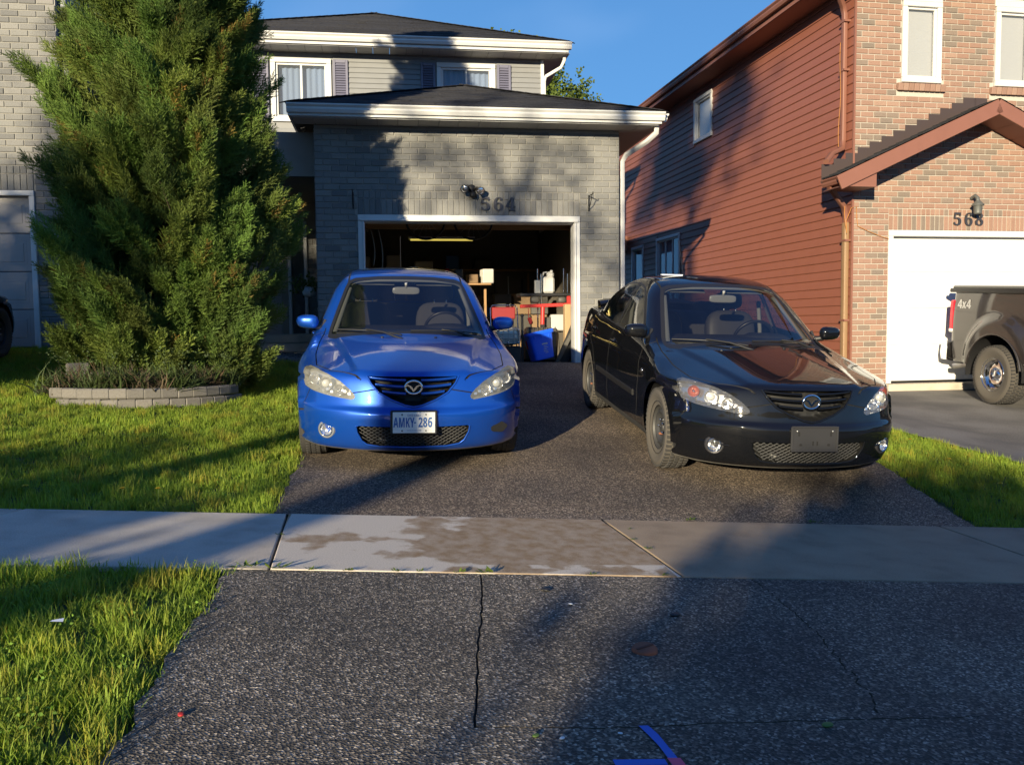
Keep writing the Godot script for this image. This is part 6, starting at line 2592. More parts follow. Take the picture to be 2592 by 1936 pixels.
func interior(car: Node3D, b: Body, c: Cut, is_blue: bool) -> void:
	var o := Node3D.new()
	o.name = "cabin"
	car.add_child(o)
	var lin_mb := c.take([T_ROOF, T_TRIM, T_BODY], 2)
	# lining: the inside of roof and pillars
	var keep := MB.new()
	for i in range(0, lin_mb.ix.size(), 3):
		var m := (lin_mb.v[lin_mb.ix[i]] + lin_mb.v[lin_mb.ix[i + 1]] + lin_mb.v[lin_mb.ix[i + 2]]) / 3.0
		if m.y > 1.0 and m.z < -0.5 and m.z > -3.0:
			var q := []
			for j in 3:
				var k := lin_mb.ix[i + j]
				q.append(keep.vert(lin_mb.v[k] - lin_mb.n[k] * 0.022, -lin_mb.n[k]))
			keep.tri(q[0], q[1], q[2])
	part(o, "headlining", keep.mesh(), M.pillar_trim)
	var cloth: Material = M.seat_cloth if is_blue else M.seat_leather
	for s: float in [-1.0, 1.0]:
		var seat := MB.new()
		seat.lump(Vector3(s * 0.37, 0.50, -1.45), Vector3(0.52, 0.20, 0.55), 0.5)
		seat.lump(Vector3(s * 0.37, 0.80, -1.76), Vector3(0.50, 0.66, 0.17), 0.5, Basis(Vector3(1, 0, 0), -0.28))
		part(o, "front_seat", seat.mesh(), cloth)
		var hr := MB.new()
		hr.lump(Vector3(s * 0.37, 1.215, -1.875), Vector3(0.27, 0.17, 0.10), 0.6, Basis(Vector3(1, 0, 0), -0.2))
		part(o, "headrest", hr.mesh(), cloth)
		for q in [-0.06, 0.06]:
			var pm := MB.new()
			pm.tube([Vector3(s * 0.37 + q, 1.06, -1.815), Vector3(s * 0.37 + q, 1.16, -1.835)], 0.007, 8)
			part(o, "headrest_post", pm.mesh(), M.chrome)
	var bench := MB.new()
	bench.lump(Vector3(0, 0.80, -2.52), Vector3(1.28, 0.55, 0.18), 0.4, Basis(Vector3(1, 0, 0), -0.35))
	bench.lump(Vector3(0, 0.52, -2.25), Vector3(1.28, 0.18, 0.5), 0.4)
	part(o, "rear_bench", bench.mesh(), cloth)
	for x in [-0.38, 0.38]:
		var rh := MB.new()
		rh.lump(Vector3(x, 1.10, -2.62), Vector3(0.25, 0.14, 0.10), 0.6)
		part(o, "headrest", rh.mesh(), cloth)
	var dash := MB.new()
	dash.lump(Vector3(0, 0.82, -0.86), Vector3(1.36, 0.26, 0.72), 0.35)
	dash.lump(Vector3(0.37, 0.925, -0.92), Vector3(0.42, 0.11, 0.26), 0.7)
	part(o, "dashboard", dash.mesh(), M.dash)
	var con := MB.new()
	con.lump(Vector3(0, 0.55, -1.3), Vector3(0.22, 0.35, 0.9), 0.4)
	part(o, "console", con.mesh(), M.dash)
	# steering wheel
	var sw := MB.new()
	var ax := Transform3D(Basis(Vector3(1, 0, 0), 0.42) * Basis(Vector3(1, 0, 0), PI / 2), Vector3(0.37, 0.90, -1.20))
	var rings := []
	for k in 33:
		var a := TAU * k / 32
		var ring := PackedVector3Array()
		for q in 8:
			var t := TAU * q / 8
			ring.append(ax * Vector3(cos(a) * (0.185 + cos(t) * 0.015), sin(t) * 0.015, sin(a) * (0.185 + cos(t) * 0.015)))
		rings.append(ring)
	sw.skin(rings, true, false)
	sw.lump(ax.origin, Vector3(0.17, 0.13, 0.06), 0.7, Basis(Vector3(1, 0, 0), 0.42))
	for a in [0.0, PI, PI / 2]:
		sw.tube([ax.origin, ax * Vector3(cos(a) * 0.185, 0, sin(a) * 0.185)], 0.017, 6)
	part(o, "steering_wheel", sw.mesh(), M.wheel_rim)
	# rear-view mirror hanging inside the glass
	var at := screen_at(b, 0.0, 1.30)
	var rv := MB.new()
	rv.lump(at + Vector3(0, -0.03, -0.075), Vector3(0.25, 0.07, 0.035), 0.5)
	rv.tube([at + Vector3(0, 0.04, -0.05), at + Vector3(0, -0.01, -0.07)], 0.012, 8)
	part(o, "rear_view_mirror", rv.mesh(), M.mirror_back)
	# pale pillar trim and header behind the glass edge
	for s: float in [-1.0, 1.0]:
		var pm := MB.new()
		var rr := []
		for k in 14:
			var y := lerpf(0.93, 1.29, k / 13.0)
			var x := lerpf(0.632, 0.520, k / 13.0)
			var q := screen_at(b, x, y)
			rr.append(PackedVector3Array([q + Vector3(0.008, 0, -0.03), q + Vector3(-0.026, 0, -0.022), q + Vector3(-0.034, -0.01, -0.06), q + Vector3(0.01, -0.01, -0.10)]))
			for j in 4:
				var u: Vector3 = rr[k][j]
				rr[k][j] = Vector3(u.x * s, u.y, u.z)
		pm.skin(rr, true, true)
		part(o, "pillar_trim", pm.mesh(), M.pillar_trim)
		var vis := MB.new()
		vis.cbox(Vector3(s * 0.27, 1.335, -1.27), Vector3(0.34, 0.016, 0.13), 0.006, Basis(Vector3(1, 0, 0), 0.30))
		part(o, "sun_visor", vis.mesh(), M.pillar_trim)
		var belt := MB.new()
		belt.tube([Vector3(s * 0.625, 1.22, -1.75), Vector3(s * 0.655, 0.95, -1.74), Vector3(s * 0.66, 0.6, -1.70)], 0.022, 5)
		part(o, "seat_belt", belt.mesh(), M.pillar_trim)
	var hd := MB.new()
	var hp := []
	for k in 11:
		var x := lerpf(-0.46, 0.46, k / 10.0)
		hp.append(screen_at(b, x, 1.362 - 0.012 * pow(x / 0.46, 2.0)) + Vector3(0, -0.004, -0.035))
	hd.tube(hp, 0.012, 6)
	part(o, "header_trim", hd.mesh(), M.pillar_trim)

func wipers(car: Node3D, b: Body) -> void:
	for w in [[-0.60, -0.06, 0.945, 0.930], [0.02, 0.60, 0.955, 0.925]]:
		var o := Node3D.new()
		o.name = "wiper"
		car.add_child(o, true)
		var pts := []
		for k in 12:
			var t := k / 11.0
			var x := lerpf(w[0], w[1], t)
			var y := lerpf(w[2], w[3], t) + 0.012 * sin(t * PI)
			pts.append(screen_at(b, x, y) + Vector3(0, 0.008, 0.008))
		var bl := MB.new()
		bl.tube(pts, 0.007, 6)
		part(o, "blade", bl.mesh(), M.black)
		var am := MB.new()
		var m: Vector3 = pts[5] + Vector3(0, 0.010, 0.006)
		var pivot := screen_at(b, w[1] * 0.9, 0.92) + Vector3(0, -0.01, 0.03)
		am.tube([m, m.lerp(pivot, 0.5) + Vector3(0, 0.018, 0.01), pivot], 0.008, 6, true, 0.012)
		part(o, "arm", am.mesh(), M.black)
	# washer jets on the bonnet
	for x in [-0.22, 0.22]:
		var q := b.hit(Vector3(x, 0.6, -0.18), Vector3(0, 1, 0))
		var jm := MB.new()
		jm.lump(q + Vector3(0, 0.003, 0), Vector3(0.028, 0.014, 0.02), 0.8, Basis(), 10, 6)
		part(car, "washer_jet", jm.mesh(), M.black)
# ---------------------------------------------------------------- trees and plants
func leaf_mat(called: String, r: float, g: float, b: float, through := 0.5) -> StandardMaterial3D:
	var m := mat(called, r, g, b, 0.75)
	m.vertex_color_use_as_albedo = true
	m.backlight_enabled = true
	m.backlight = lin(through * 0.9, through, through * 0.35)
	m.cull_mode = BaseMaterial3D.CULL_DISABLED
	return m

func swarm(parent: Node, called: String, mesh: Mesh, m: Material, xfs: Array, tints: Array) -> MultiMeshInstance3D:
	var mm := MultiMesh.new()
	mm.transform_format = MultiMesh.TRANSFORM_3D
	mm.use_colors = true
	mm.mesh = mesh
	mm.instance_count = xfs.size()
	for i in xfs.size():
		mm.set_instance_transform(i, xfs[i])
		mm.set_instance_color(i, tints[i])
	var o := MultiMeshInstance3D.new()
	o.name = called
	o.multimesh = mm
	o.material_override = m
	parent.add_child(o, true)
	o.set_meta("kind", "stuff")
	return o

func toward(d: Vector3, roll: float) -> Basis:
	# a basis whose y runs along d
	var s := d.cross(Vector3(0.3, 0.9, 0.31) if absf(d.y) < 0.9 else Vector3(1, 0, 0)).normalized()
	return Basis(d, roll) * Basis(s, d, s.cross(d))

# feathery spray of a juniper, growing along +y
func juniper_spray(sd: int) -> ArrayMesh:
	var r := RandomNumberGenerator.new()
	r.seed = sd
	var mb := MB.new()
	mb.colored = true
	var twigs := 22
	for k in twigs:
		var t := pow(float(k) / twigs, 0.85)
		var base := Vector3(0.008 * sin(t * 7.0), t * 0.26, 0.008 * cos(t * 5.0))
		var a := k * 2.4 + r.randf() * 0.7
		var out := Vector3(cos(a), 0.95 + t * 0.9, sin(a)).normalized()
		var len := lerpf(0.115, 0.045, t) * r.randf_range(0.75, 1.2)
		for q in 11:
			var s := (q + 0.6) / 11.0
			var b2 := r.randf() * TAU
			var d := (out + Vector3(cos(b2), 0.35, sin(b2)) * 0.55).normalized()
			var p0 := base + out * len * s * 0.85
			var p1 := p0 + d * len * 0.34
			var w := out.cross(Vector3(cos(b2 + 1.0), 0.2, sin(b2 + 1.0))).normalized() * 0.0024
			var nn := (d.cross(w)).normalized()
			var g := r.randf_range(0.75, 1.25)
			mb.tint = Color(g * r.randf_range(0.85, 1.15), g, g * 0.75)
			mb.face([p0 - w, p0 + w, p1 + w * 0.5, p1 - w * 0.5], nn)
	return mb.mesh()

func build_cedar() -> void:
	var at := gp(-2.46, -10.45)
	var tree := thing("juniper_tree", "tall dense green juniper tree growing between the lawn and the garage", "tree", at)
	var m := leaf_mat("juniper", 0.115, 0.175, 0.036, 0.35)
	var bark := mat("juniper_bark", 0.07, 0.045, 0.03, 0.95)
	var r := RandomNumberGenerator.new()
	r.seed = 71
	var tm := MB.new()
	tm.tube([Vector3(0, -0.1, 0), Vector3(0.03, 1.5, 0.02), Vector3(-0.02, 3.5, 0), Vector3(0.02, 5.5, 0.03), Vector3(0, 7.0, 0)], 0.16, 10, true, 0.02)
	part(tree, "trunk", tm.mesh(), bark)
	var sprays := [juniper_spray(1), juniper_spray(2), juniper_spray(3)]
	var xfs := [[], [], []]
	var tints := [[], [], []]
	var hs := [0.0, 0.35, 0.9, 1.6, 2.5, 3.4, 4.3, 5.2, 6.1, 6.9, 7.5]
	var rs := [0.74, 0.94, 1.04, 1.08, 1.06, 0.96, 0.80, 0.62, 0.44, 0.25, 0.05]
	var limbs := MB.new()
	var branches := 820
	for k in branches:
		var hh := 7.3 * pow(r.randf(), 1.15) + 0.1
		var a := r.randf() * TAU
		# lobes make the outline uneven
		var lobe := 1.0 + 0.13 * sin(a * 3.0 + hh * 1.3) + 0.10 * sin(a * 5.0 - hh * 2.1) + r.randf_range(-0.14, 0.12)
		var rr := table(hs, rs, hh) * lobe * (1.0 if k % 4 else r.randf_range(0.35, 0.8))
		if cos(a) > 0.4:
			rr *= 0.92
		if k % 11 == 0 and cos(a) < 0.3:
			rr += r.randf_range(0.10, 0.32)
		var tip := Vector3(cos(a) * rr + 0.03 * hh, hh, sin(a) * rr)
		var dir := (Vector3(cos(a), 0, sin(a)) * r.randf_range(0.55, 1.0) + Vector3(0, r.randf_range(0.5, 1.15), 0) + Vector3(r.randf_range(-0.3, 0.3), 0, r.randf_range(-0.3, 0.3))).normalized()
		var len := r.randf_range(0.45, 0.85) * clampf(rr + 0.25, 0.35, 1.0)
		var root := tip - dir * len
		if k % 3 == 0:
			limbs.tube([Vector3(0, maxf(root.y - 0.5, 0.2), 0), root, tip], 0.018, 4, false, 0.004)
		var shade := r.randf_range(0.65, 1.35)
		var warm := r.randf_range(0.85, 1.2)
		var cnt := int(24 + 16 * len)
		for q in cnt:
			var s := pow(r.randf(), 0.7)
			var spread := lerpf(0.20, 0.06, s)
			var p := root.lerp(tip, s) + Vector3(r.randf_range(-1, 1), r.randf_range(-0.7, 0.7), r.randf_range(-1, 1)) * spread
			var d := (dir + Vector3(r.randf_range(-0.7, 0.7), r.randf_range(-0.1, 0.7), r.randf_range(-0.7, 0.7)) * lerpf(0.8, 0.4, s)).normalized()
			var v := r.randi() % 3
			var sc := r.randf_range(0.8, 1.3)
			xfs[v].append(Transform3D(toward(d, r.randf() * TAU).scaled(Vector3.ONE * sc), p))
			var br := shade * r.randf_range(0.85, 1.15)
			var dead := r.randf() < 0.025
			tints[v].append(Color(br * warm * (1.7 if dead else 1.0), br * (1.0 if not dead else 0.8), br * 0.9))
	part(tree, "limbs", limbs.mesh(), bark).set_meta("kind", "stuff")
	for v in 3:
		swarm(tree, "crown", sprays[v], m, xfs[v], tints[v])

# a clump of broad leaves
func leaf_clump(sd: int, size: float, n: int) -> ArrayMesh:
	var r := RandomNumberGenerator.new()
	r.seed = sd
	var mb := MB.new()
	mb.colored = true
	for k in n:
		var p := Vector3(r.randf_range(-1, 1), r.randf_range(-0.8, 0.8), r.randf_range(-1, 1)) * size * 2.2
		var d := Vector3(r.randf_range(-1, 1), r.randf_range(-0.8, 0.4), r.randf_range(-1, 1)).normalized()
		var s := d.cross(Vector3(r.randf_range(-1, 1), r.randf_range(-1, 1), r.randf_range(-1, 1))).normalized()
		var nn := s.cross(d).normalized()
		var g := r.randf_range(0.75, 1.25)
		mb.tint = Color(g, g, g * 0.9)
		var l := size * r.randf_range(0.8, 1.3)
		mb.face([p, p + d * l * 0.35 + s * l * 0.42 + nn * l * 0.06, p + d * l, p + d * l * 0.35 - s * l * 0.42 + nn * l * 0.06], nn)
	return mb.mesh()

func leafy_tree(called: String, label: String, at: Vector3, height: float, crown: Vector3, base: float, clumps: int, leaf: float, m: Material, sd: int, category := "tree", group := "", boughs := 26) -> Node3D:
	var tree := thing(called, label, category, at, 0.0, group)
	var r := RandomNumberGenerator.new()
	r.seed = sd
	var bark: Material = M.get("bark", null)
	if bark == null:
		bark = mat("bark", 0.09, 0.07, 0.055, 0.95)
	var tm := MB.new()
	var lean := Vector3(r.randf_range(-0.3, 0.3), 0, r.randf_range(-0.3, 0.3))
	tm.tube([Vector3(0, -0.2, 0), Vector3(0, base * 0.5, 0) + lean * 0.2, Vector3(0, base, 0) + lean * 0.5, Vector3(0, height * 0.8, 0) + lean], 0.035 * height * 0.5 + 0.05, 10, true, 0.03)
	part(tree, "trunk", tm.mesh(), bark)
	var cy := base + crown.y
	var limbs := MB.new()
	var mesh := leaf_clump(sd, leaf, 14)
	var xfs := []
	var tints := []
	var per := maxi(1, clumps / boughs)
	for k in boughs:
		var u := Vector3(r.randf_range(-1, 1), r.randf_range(-0.9, 1), r.randf_range(-1, 1))
		while u.length() > 1.0 or u.length() < 0.35:
			u = Vector3(r.randf_range(-1, 1), r.randf_range(-0.9, 1), r.randf_range(-1, 1))
		var c := Vector3(u.x * crown.x, cy + u.y * crown.y, u.z * crown.z) * Vector3(0.85, 1.0, 0.85)
		var fork := Vector3(0, lerpf(base, cy, r.randf()), 0) + lean * 0.6
		limbs.tube([fork, fork.lerp(c, 0.5) + Vector3(0, 0.25, 0), c], minf(0.02 * height * 0.35, 0.035), 5, false, 0.01)
		var rad := minf(crown.x, crown.y) * r.randf_range(0.28, 0.46)
		var shade := r.randf_range(0.8, 1.15)
		for q in per:
			var w := Vector3(r.randfn(), r.randfn() * 0.8, r.randfn()) * 0.55
			xfs.append(Transform3D(Basis(Vector3(r.randf(), r.randf(), r.randf()).normalized(), r.randf() * TAU).scaled(Vector3.ONE * r.randf_range(0.7, 1.3)), c + w * rad))
			var g := shade * r.randf_range(0.85, 1.15)
			tints.append(Color(g, g, g))
	part(tree, "limbs", limbs.mesh(), bark).set_meta("kind", "stuff")
	swarm(tree, "crown", mesh, m, xfs, tints)
	return tree

func build_back_trees() -> void:
	var m := leaf_mat("spring_leaf", 0.115, 0.165, 0.022, 0.6)
	leafy_tree("maple_tree", "bright green tree rising behind the grey house's right roof corner", Vector3(5.2, 0.8, -31.0), 12.0, Vector3(2.0, 4.6, 2.0), 2.0, 2400, 0.11, m, 5)
	leafy_tree("maple_tree", "green tree seen in the gap between the two houses", Vector3(9.0, 0.5, -38.0), 9.0, Vector3(2.2, 3.6, 2.2), 1.2, 1800, 0.12, m, 6)

# trees and tall shrubs across the street: they shade the lawn, the walk and the apron
func build_street_trees() -> void:
	var m := leaf_mat("street_leaf", 0.07, 0.11, 0.02, 0.5)
	leafy_tree("street_tree", "tall street tree across the road behind the camera", gp(-9.4, 11.5), 13.0, Vector3(1.9, 1.6, 1.9), 9.7, 420, 0.12, m, 11)
	leafy_tree("street_tree", "thinly leaved street tree just beside the tall one", gp(-10.8, 11.0), 10.0, Vector3(2.4, 1.9, 2.2), 6.4, 52, 0.13, m, 17)
	leafy_tree("street_tree", "broad street tree across the road, left of the tall one", gp(-16.6, 11.5), 9.5, Vector3(2.8, 2.4, 2.6), 3.9, 1300, 0.12, m, 12)
	var sh := "tall shrubs across the road"
	leafy_tree("tall_shrub", "tall shrub across the road, at the left end of the row", gp(-11.2, 10.5), 3.4, Vector3(2.6, 1.40, 1.3), 0.2, 6400, 0.15, m, 13, "shrub", sh, 90)
	leafy_tree("tall_shrub", "tall shrub across the road, in the middle of the row", gp(-4.3, 10.5), 3.3, Vector3(1.9, 1.36, 1.3), 0.1, 6400, 0.15, m, 14, "shrub", sh, 90)
	leafy_tree("tall_shrub", "tall shrub across the road, at the right end of the row", gp(-1.2, 10.5), 3.3, Vector3(2.4, 1.36, 1.3), 0.1, 6400, 0.15, m, 15, "shrub", sh, 90)

func in_poly(p: PackedVector2Array, x: float, z: float) -> bool:
	return Geometry2D.is_point_in_polygon(Vector2(x, z), p)

func tuft(sd: int, blades: int, tall: float, wide: float, lean: float) -> ArrayMesh:
	var r := RandomNumberGenerator.new()
	r.seed = sd
	var mb := MB.new()
	mb.colored = true
	for k in blades:
		var p := Vector3(r.randf_range(-1, 1), 0, r.randf_range(-1, 1)) * wide
		var a := r.randf() * TAU
		var d := Vector3(cos(a), 0, sin(a))
		var h := tall * r.randf_range(0.55, 1.15)
		var s := Vector3(-sin(a + r.randf_range(-0.8, 0.8)), 0, cos(a)) * r.randf_range(0.0016, 0.0030)
		var l := lean * r.randf_range(0.3, 1.2)
		var g := r.randf_range(0.75, 1.2)
		mb.tint = Color(g * r.randf_range(0.9, 1.2), g, g * 0.8)
		if r.randf() < 0.05:
			mb.tint = Color(2.2, 1.35, 1.5)
		var m1 := p + d * h * l * 0.30 + Vector3(0, h * 0.55, 0)
		var m2 := p + d * h * l * 0.85 + Vector3(0, h * 0.92, 0)
		var nn := s.cross(m2 - p).normalized()
		mb.face([p - s, p + s, m1 + s * 0.8, m1 - s * 0.8], nn)
		mb.face([m1 - s * 0.8, m1 + s * 0.8, m2], nn)
	return mb.mesh()

func build_grass() -> void:
	var m := leaf_mat("grass", 0.255, 0.355, 0.045, 0.95)
	var r := RandomNumberGenerator.new()
	r.seed = 91
	var lots := [
		[pv([-12.0, -5.22, -0.72, -5.17, -0.70, -6.5, -0.72, -9.5, -1.05, -12.9, -3.6, -12.95, -5.15, -13.0, -5.2, -5.3]), 420, 0.035, "front_lawn", "lawn between the left driveway and the asphalt driveway"],
		[pv([-8.0, -4.38, -0.80, -4.0, -0.735, -3.9, -0.735, -1.3, -8.0, -1.3]), 650, 0.038, "boulevard_grass", "strip of grass between the sidewalk and the street"],
		[pv([3.75, -5.0, 6.45, -4.88, 5.72, -7.2, 5.30, -8.5, 5.02, -12.3, 4.05, -12.6, 4.08, -9.0, 3.97, -6.3]), 420, 0.035, "side_lawn", "narrow lawn between the black sedan and the neighbour's driveway"],
	]
	for l in lots:
		var poly: PackedVector2Array = l[0]
		var lo := Vector2(1e9, 1e9)
		var hi := Vector2(-1e9, -1e9)
		for q in poly:
			lo = lo.min(q)
			hi = hi.max(q)
		var xfs := [[], []]
		var tints := [[], []]
		var n := int((hi.x - lo.x) * (hi.y - lo.y) * l[1])
		var patch := FastNoiseLite.new()
		patch.seed = 9
		patch.frequency = 0.9
		for k in n:
			var x := r.randf_range(lo.x, hi.x)
			var z := r.randf_range(lo.y, hi.y)
			# ragged edge
			if not in_poly(poly, x + r.randf_range(-0.03, 0.03), z + r.randf_range(-0.03, 0.03)):
				continue
			# far to the side of the picture fewer blades are enough
			if absf(x) > 6.5 and r.randf() < 0.6:
				continue
			var v := r.randi() % 2
			var p := patch.get_noise_2d(x, z)
			var p2 := patch.get_noise_2d(x * 4.0 + 50.0, z * 4.0)
			var sc := r.randf_range(0.6, 1.25) * (1.0 + p2 * 0.75 + p * 0.3)
			xfs[v].append(Transform3D(Basis(Vector3.UP, r.randf() * TAU).scaled(Vector3(1.1, sc, 1.1)), gp(x, z, -0.03)))
			var g := (1.0 + p * 0.35) * r.randf_range(0.85, 1.15)
			var dry := clampf(p2 * 1.4 - 0.25, 0.0, 0.6)
			tints[v].append(Color(g * (1.0 + dry), g, g * (1.0 + dry * 0.6)))
		var o := Node3D.new()
		o.name = l[3]
		add_child(o)
		o.set_meta("kind", "stuff")
		o.set_meta("label", l[4])
		o.set_meta("category", "grass")
		for v in 2:
			swarm(o, "blades", tuft(20 + v, 15, l[2] + 0.035, 0.034, 0.7), m, xfs[v], tints[v])
		# clover and broad weeds in patches
		var cx := []
		var ct := []
		for k in int(n * 0.16):
			var x := r.randf_range(lo.x, hi.x)
			var z := r.randf_range(lo.y, hi.y)
			if patch.get_noise_2d(x * 2.2 - 30.0, z * 2.2) < 0.12 or not in_poly(poly, x, z):
				continue
			cx.append(Transform3D(Basis(Vector3.UP, r.randf() * TAU).scaled(Vector3.ONE * r.randf_range(0.5, 1.2)), gp(x, z, 0.005 + r.randf() * 0.02)))
			var g := r.randf_range(0.7, 1.15)
			ct.append(Color(g * 0.8, g, g * 1.1))
		swarm(o, "clover", leaf_clump(33, 0.012, 9), m, cx, ct)
# ---------------------------------------------------------------- the pickup backed up to the white garage door
func build_truck() -> void:
	var at := Vector3(9.07, 0, -10.75)
	at.y = gy(8.2, -10.75)
	var t := thing("pickup_truck", "dark pickup truck with chrome wheels and 4x4 lettering backed up to the white garage door", "truck", at)
	t.rotation = Vector3(0.05, 0, -0.012)
	var wy := 0.40
	for side: float in [-1.0, 1.0]:
		var c := Cut.new()
		var ny := 40
		var nz := 78
		for j in nz + 1:
			for i in ny + 1:
				var z := lerpf(-1.08, 0.92, float(j) / nz)
				var y := lerpf(0.50, 1.50, float(i) / ny)
				var x := 0.93 - 0.05 * pow(clampf((1.0 - y) / 0.5, 0.0, 1.0), 2.0) - 0.03 * pow(clampf((y - 1.1) / 0.4, 0.0, 1.0), 2.0)
				# rounded rear corner
				var e := clampf((-0.93 - z) / 0.15, 0.0, 1.0)
				x -= 0.10 * (1.0 - sqrt(maxf(0.0, 1.0 - e * e)))
				# flare over the wheel
				var d := Vector2(z, (y - wy) * 0.92).length()
				x += 0.085 * smoothstep(0.80, 0.62, d)
				c.p.append(Vector3(x * side, y, z))
				c.n.append(Vector3(side, 0, 0))
		for j in nz:
			for i in ny:
				var a := j * (ny + 1) + i
				c.t.append_array([a, a + 1, a + ny + 2, a, a + ny + 2, a + ny + 1])
				c.tag.append_array([0, 0])
		c.cut(func(q: Vector3) -> float: return Vector2(q.z, q.y - wy).length() - 0.545, [0], 1)
		part(t, "bed_side", c.take([0], 0, true).mesh(), M.truck_paint)
		# lip of the flare and the dark well
		var lip := MB.new()
		var pts := []
		for k in 25:
			var a := lerpf(0.18, PI - 0.18, k / 24.0)
			pts.append(Vector3(side * 1.005, wy + sin(a) * 0.548, cos(a) * 0.548))
		lip.tube(pts, 0.014, 6)
		part(t, "wheel_lip", lip.mesh(), M.truck_paint)
		var well := MB.new()
		var rings := []
		for x in [0.45, 0.99]:
			var ring := PackedVector3Array()
			for k in 21:
				var a := lerpf(-0.1, PI + 0.1, k / 20.0)
				ring.append(Vector3(side * x, wy + sin(a) * 0.56, cos(a) * 0.56))
			rings.append(ring)
		well.skin(rings, false)
		part(t, "wheel_well", well.mesh(), M.black)
		var rail := MB.new()
		rail.cbox(Vector3(side * 0.875, 1.53, -0.09), Vector3(0.13, 0.06, 2.0), 0.012)
		part(t, "bed_rail", rail.mesh(), M.black)
		# tail lamp wrapped round the corner
		var tl := MB.new()
		tl.cbox(Vector3(side * 0.845, 1.16, -1.035), Vector3(0.16, 0.46, 0.10), 0.02)
		var lamp := part(t, "tail_lamp", tl.mesh(), M.tail_red)
		var rv := MB.new()
		rv.cbox(Vector3(side * 0.848, 0.955, -1.038), Vector3(0.162, 0.07, 0.102), 0.02)
		part(lamp, "reversing_light", rv.mesh(), M.jug)
		for wz in [0.0, 3.65]:
			truck_wheel(t, Vector3(side * 0.86, wy, wz), side)
		# cab and front wing, out of the picture to the right
		var door := MB.new()
		door.cbox(Vector3(side * 0.92, 0.98, 1.85), Vector3(0.10, 0.92, 1.75), 0.03)
		part(t, "cab_door", door.mesh(), M.truck_paint)
		var win := MB.new()
		win.face([Vector3(side * 0.93, 1.44, 1.05), Vector3(side * 0.93, 1.44, 2.65), Vector3(side * 0.78, 1.86, 2.05), Vector3(side * 0.78, 1.86, 1.15)])
		part(t, "cab_window", win.mesh(), M.car_glass)
		var fw := MB.new()
		fw.cbox(Vector3(side * 0.90, 1.12, 3.65), Vector3(0.14, 0.62, 1.85), 0.05)
		part(t, "front_wing", fw.mesh(), M.truck_paint)
	var tg := MB.new()
	tg.cbox(Vector3(0, 1.06, -1.06), Vector3(1.52, 0.84, 0.07), 0.02)
	part(t, "tailgate", tg.mesh(), M.truck_paint)
	var hd := MB.new()
	hd.cbox(Vector3(0, 1.22, -1.10), Vector3(0.25, 0.06, 0.03), 0.008)
	part(t, "tailgate_handle", hd.mesh(), M.black)
	var cov := MB.new()
	cov.cbox(Vector3(0, 1.575, -0.08), Vector3(1.80, 0.05, 2.02), 0.02)
	part(t, "bed_cover", cov.mesh(), M.cover_grey)
	# chrome bumper with dropped step
	var bm := MB.new()
	var br := []
	for k in 13:
		var x := lerpf(-0.96, 0.96, k / 12.0)
		var e := pow(absf(x) / 0.96, 4.0)
		var z := -1.28 + 0.10 * e
		br.append(PackedVector3Array([Vector3(x, 0.78, z + 0.14), Vector3(x, 0.78, z + 0.01), Vector3(x, 0.62, z - 0.01), Vector3(x, 0.50 + 0.02 * e, z + 0.02), Vector3(x, 0.46 + 0.06 * e, z + 0.14)]))
	bm.skin(br, true, true)
	part(t, "rear_bumper", bm.mesh(), M.chrome)
	var tow := MB.new()
	tow.cbox(Vector3(0, 0.44, -1.2), Vector3(0.16, 0.10, 0.30), 0.01)
	part(t, "tow_hitch", tow.mesh(), M.black)
	var ex := MB.new()
	ex.tube([Vector3(-0.72, 0.48, -0.5), Vector3(-0.78, 0.46, -0.85), Vector3(-0.86, 0.43, -1.0)], 0.04, 12)
	part(t, "exhaust_pipe", ex.mesh(), M.galv)
	var bed := MB.new()
	bed.box(Vector3(0, 0.62, -0.08), Vector3(1.2, 0.16, 1.95))
	bed.box(Vector3(0, 0.52, 1.5), Vector3(0.9, 0.18, 5.0))
	part(t, "frame", bed.mesh(), M.black)
	var cab := MB.new()
	cab.prism(pv([0.98, 0.55, 4.55, 0.55, 4.6, 1.0, 4.4, 1.22, 2.85, 1.42, 2.05, 1.90, 1.05, 1.90, 0.98, 1.3]), -0.80, 0.80, Transform3D(Basis(Vector3(0, 0, 1), Vector3(0, 1, 0), Vector3(-1, 0, 0)), Vector3.ZERO))
	part(t, "cab", cab.mesh(), M.truck_paint)
	text(t, "lettering", "4x4", 0.125, M.lettering_silver, Transform3D(Basis(Vector3(0, 0, 1), Vector3(0.03, 1, 0).normalized(), Vector3(-1, 0.03, 0).normalized()), Vector3(-0.925, 1.335, -0.76)), false, 0.004, true)

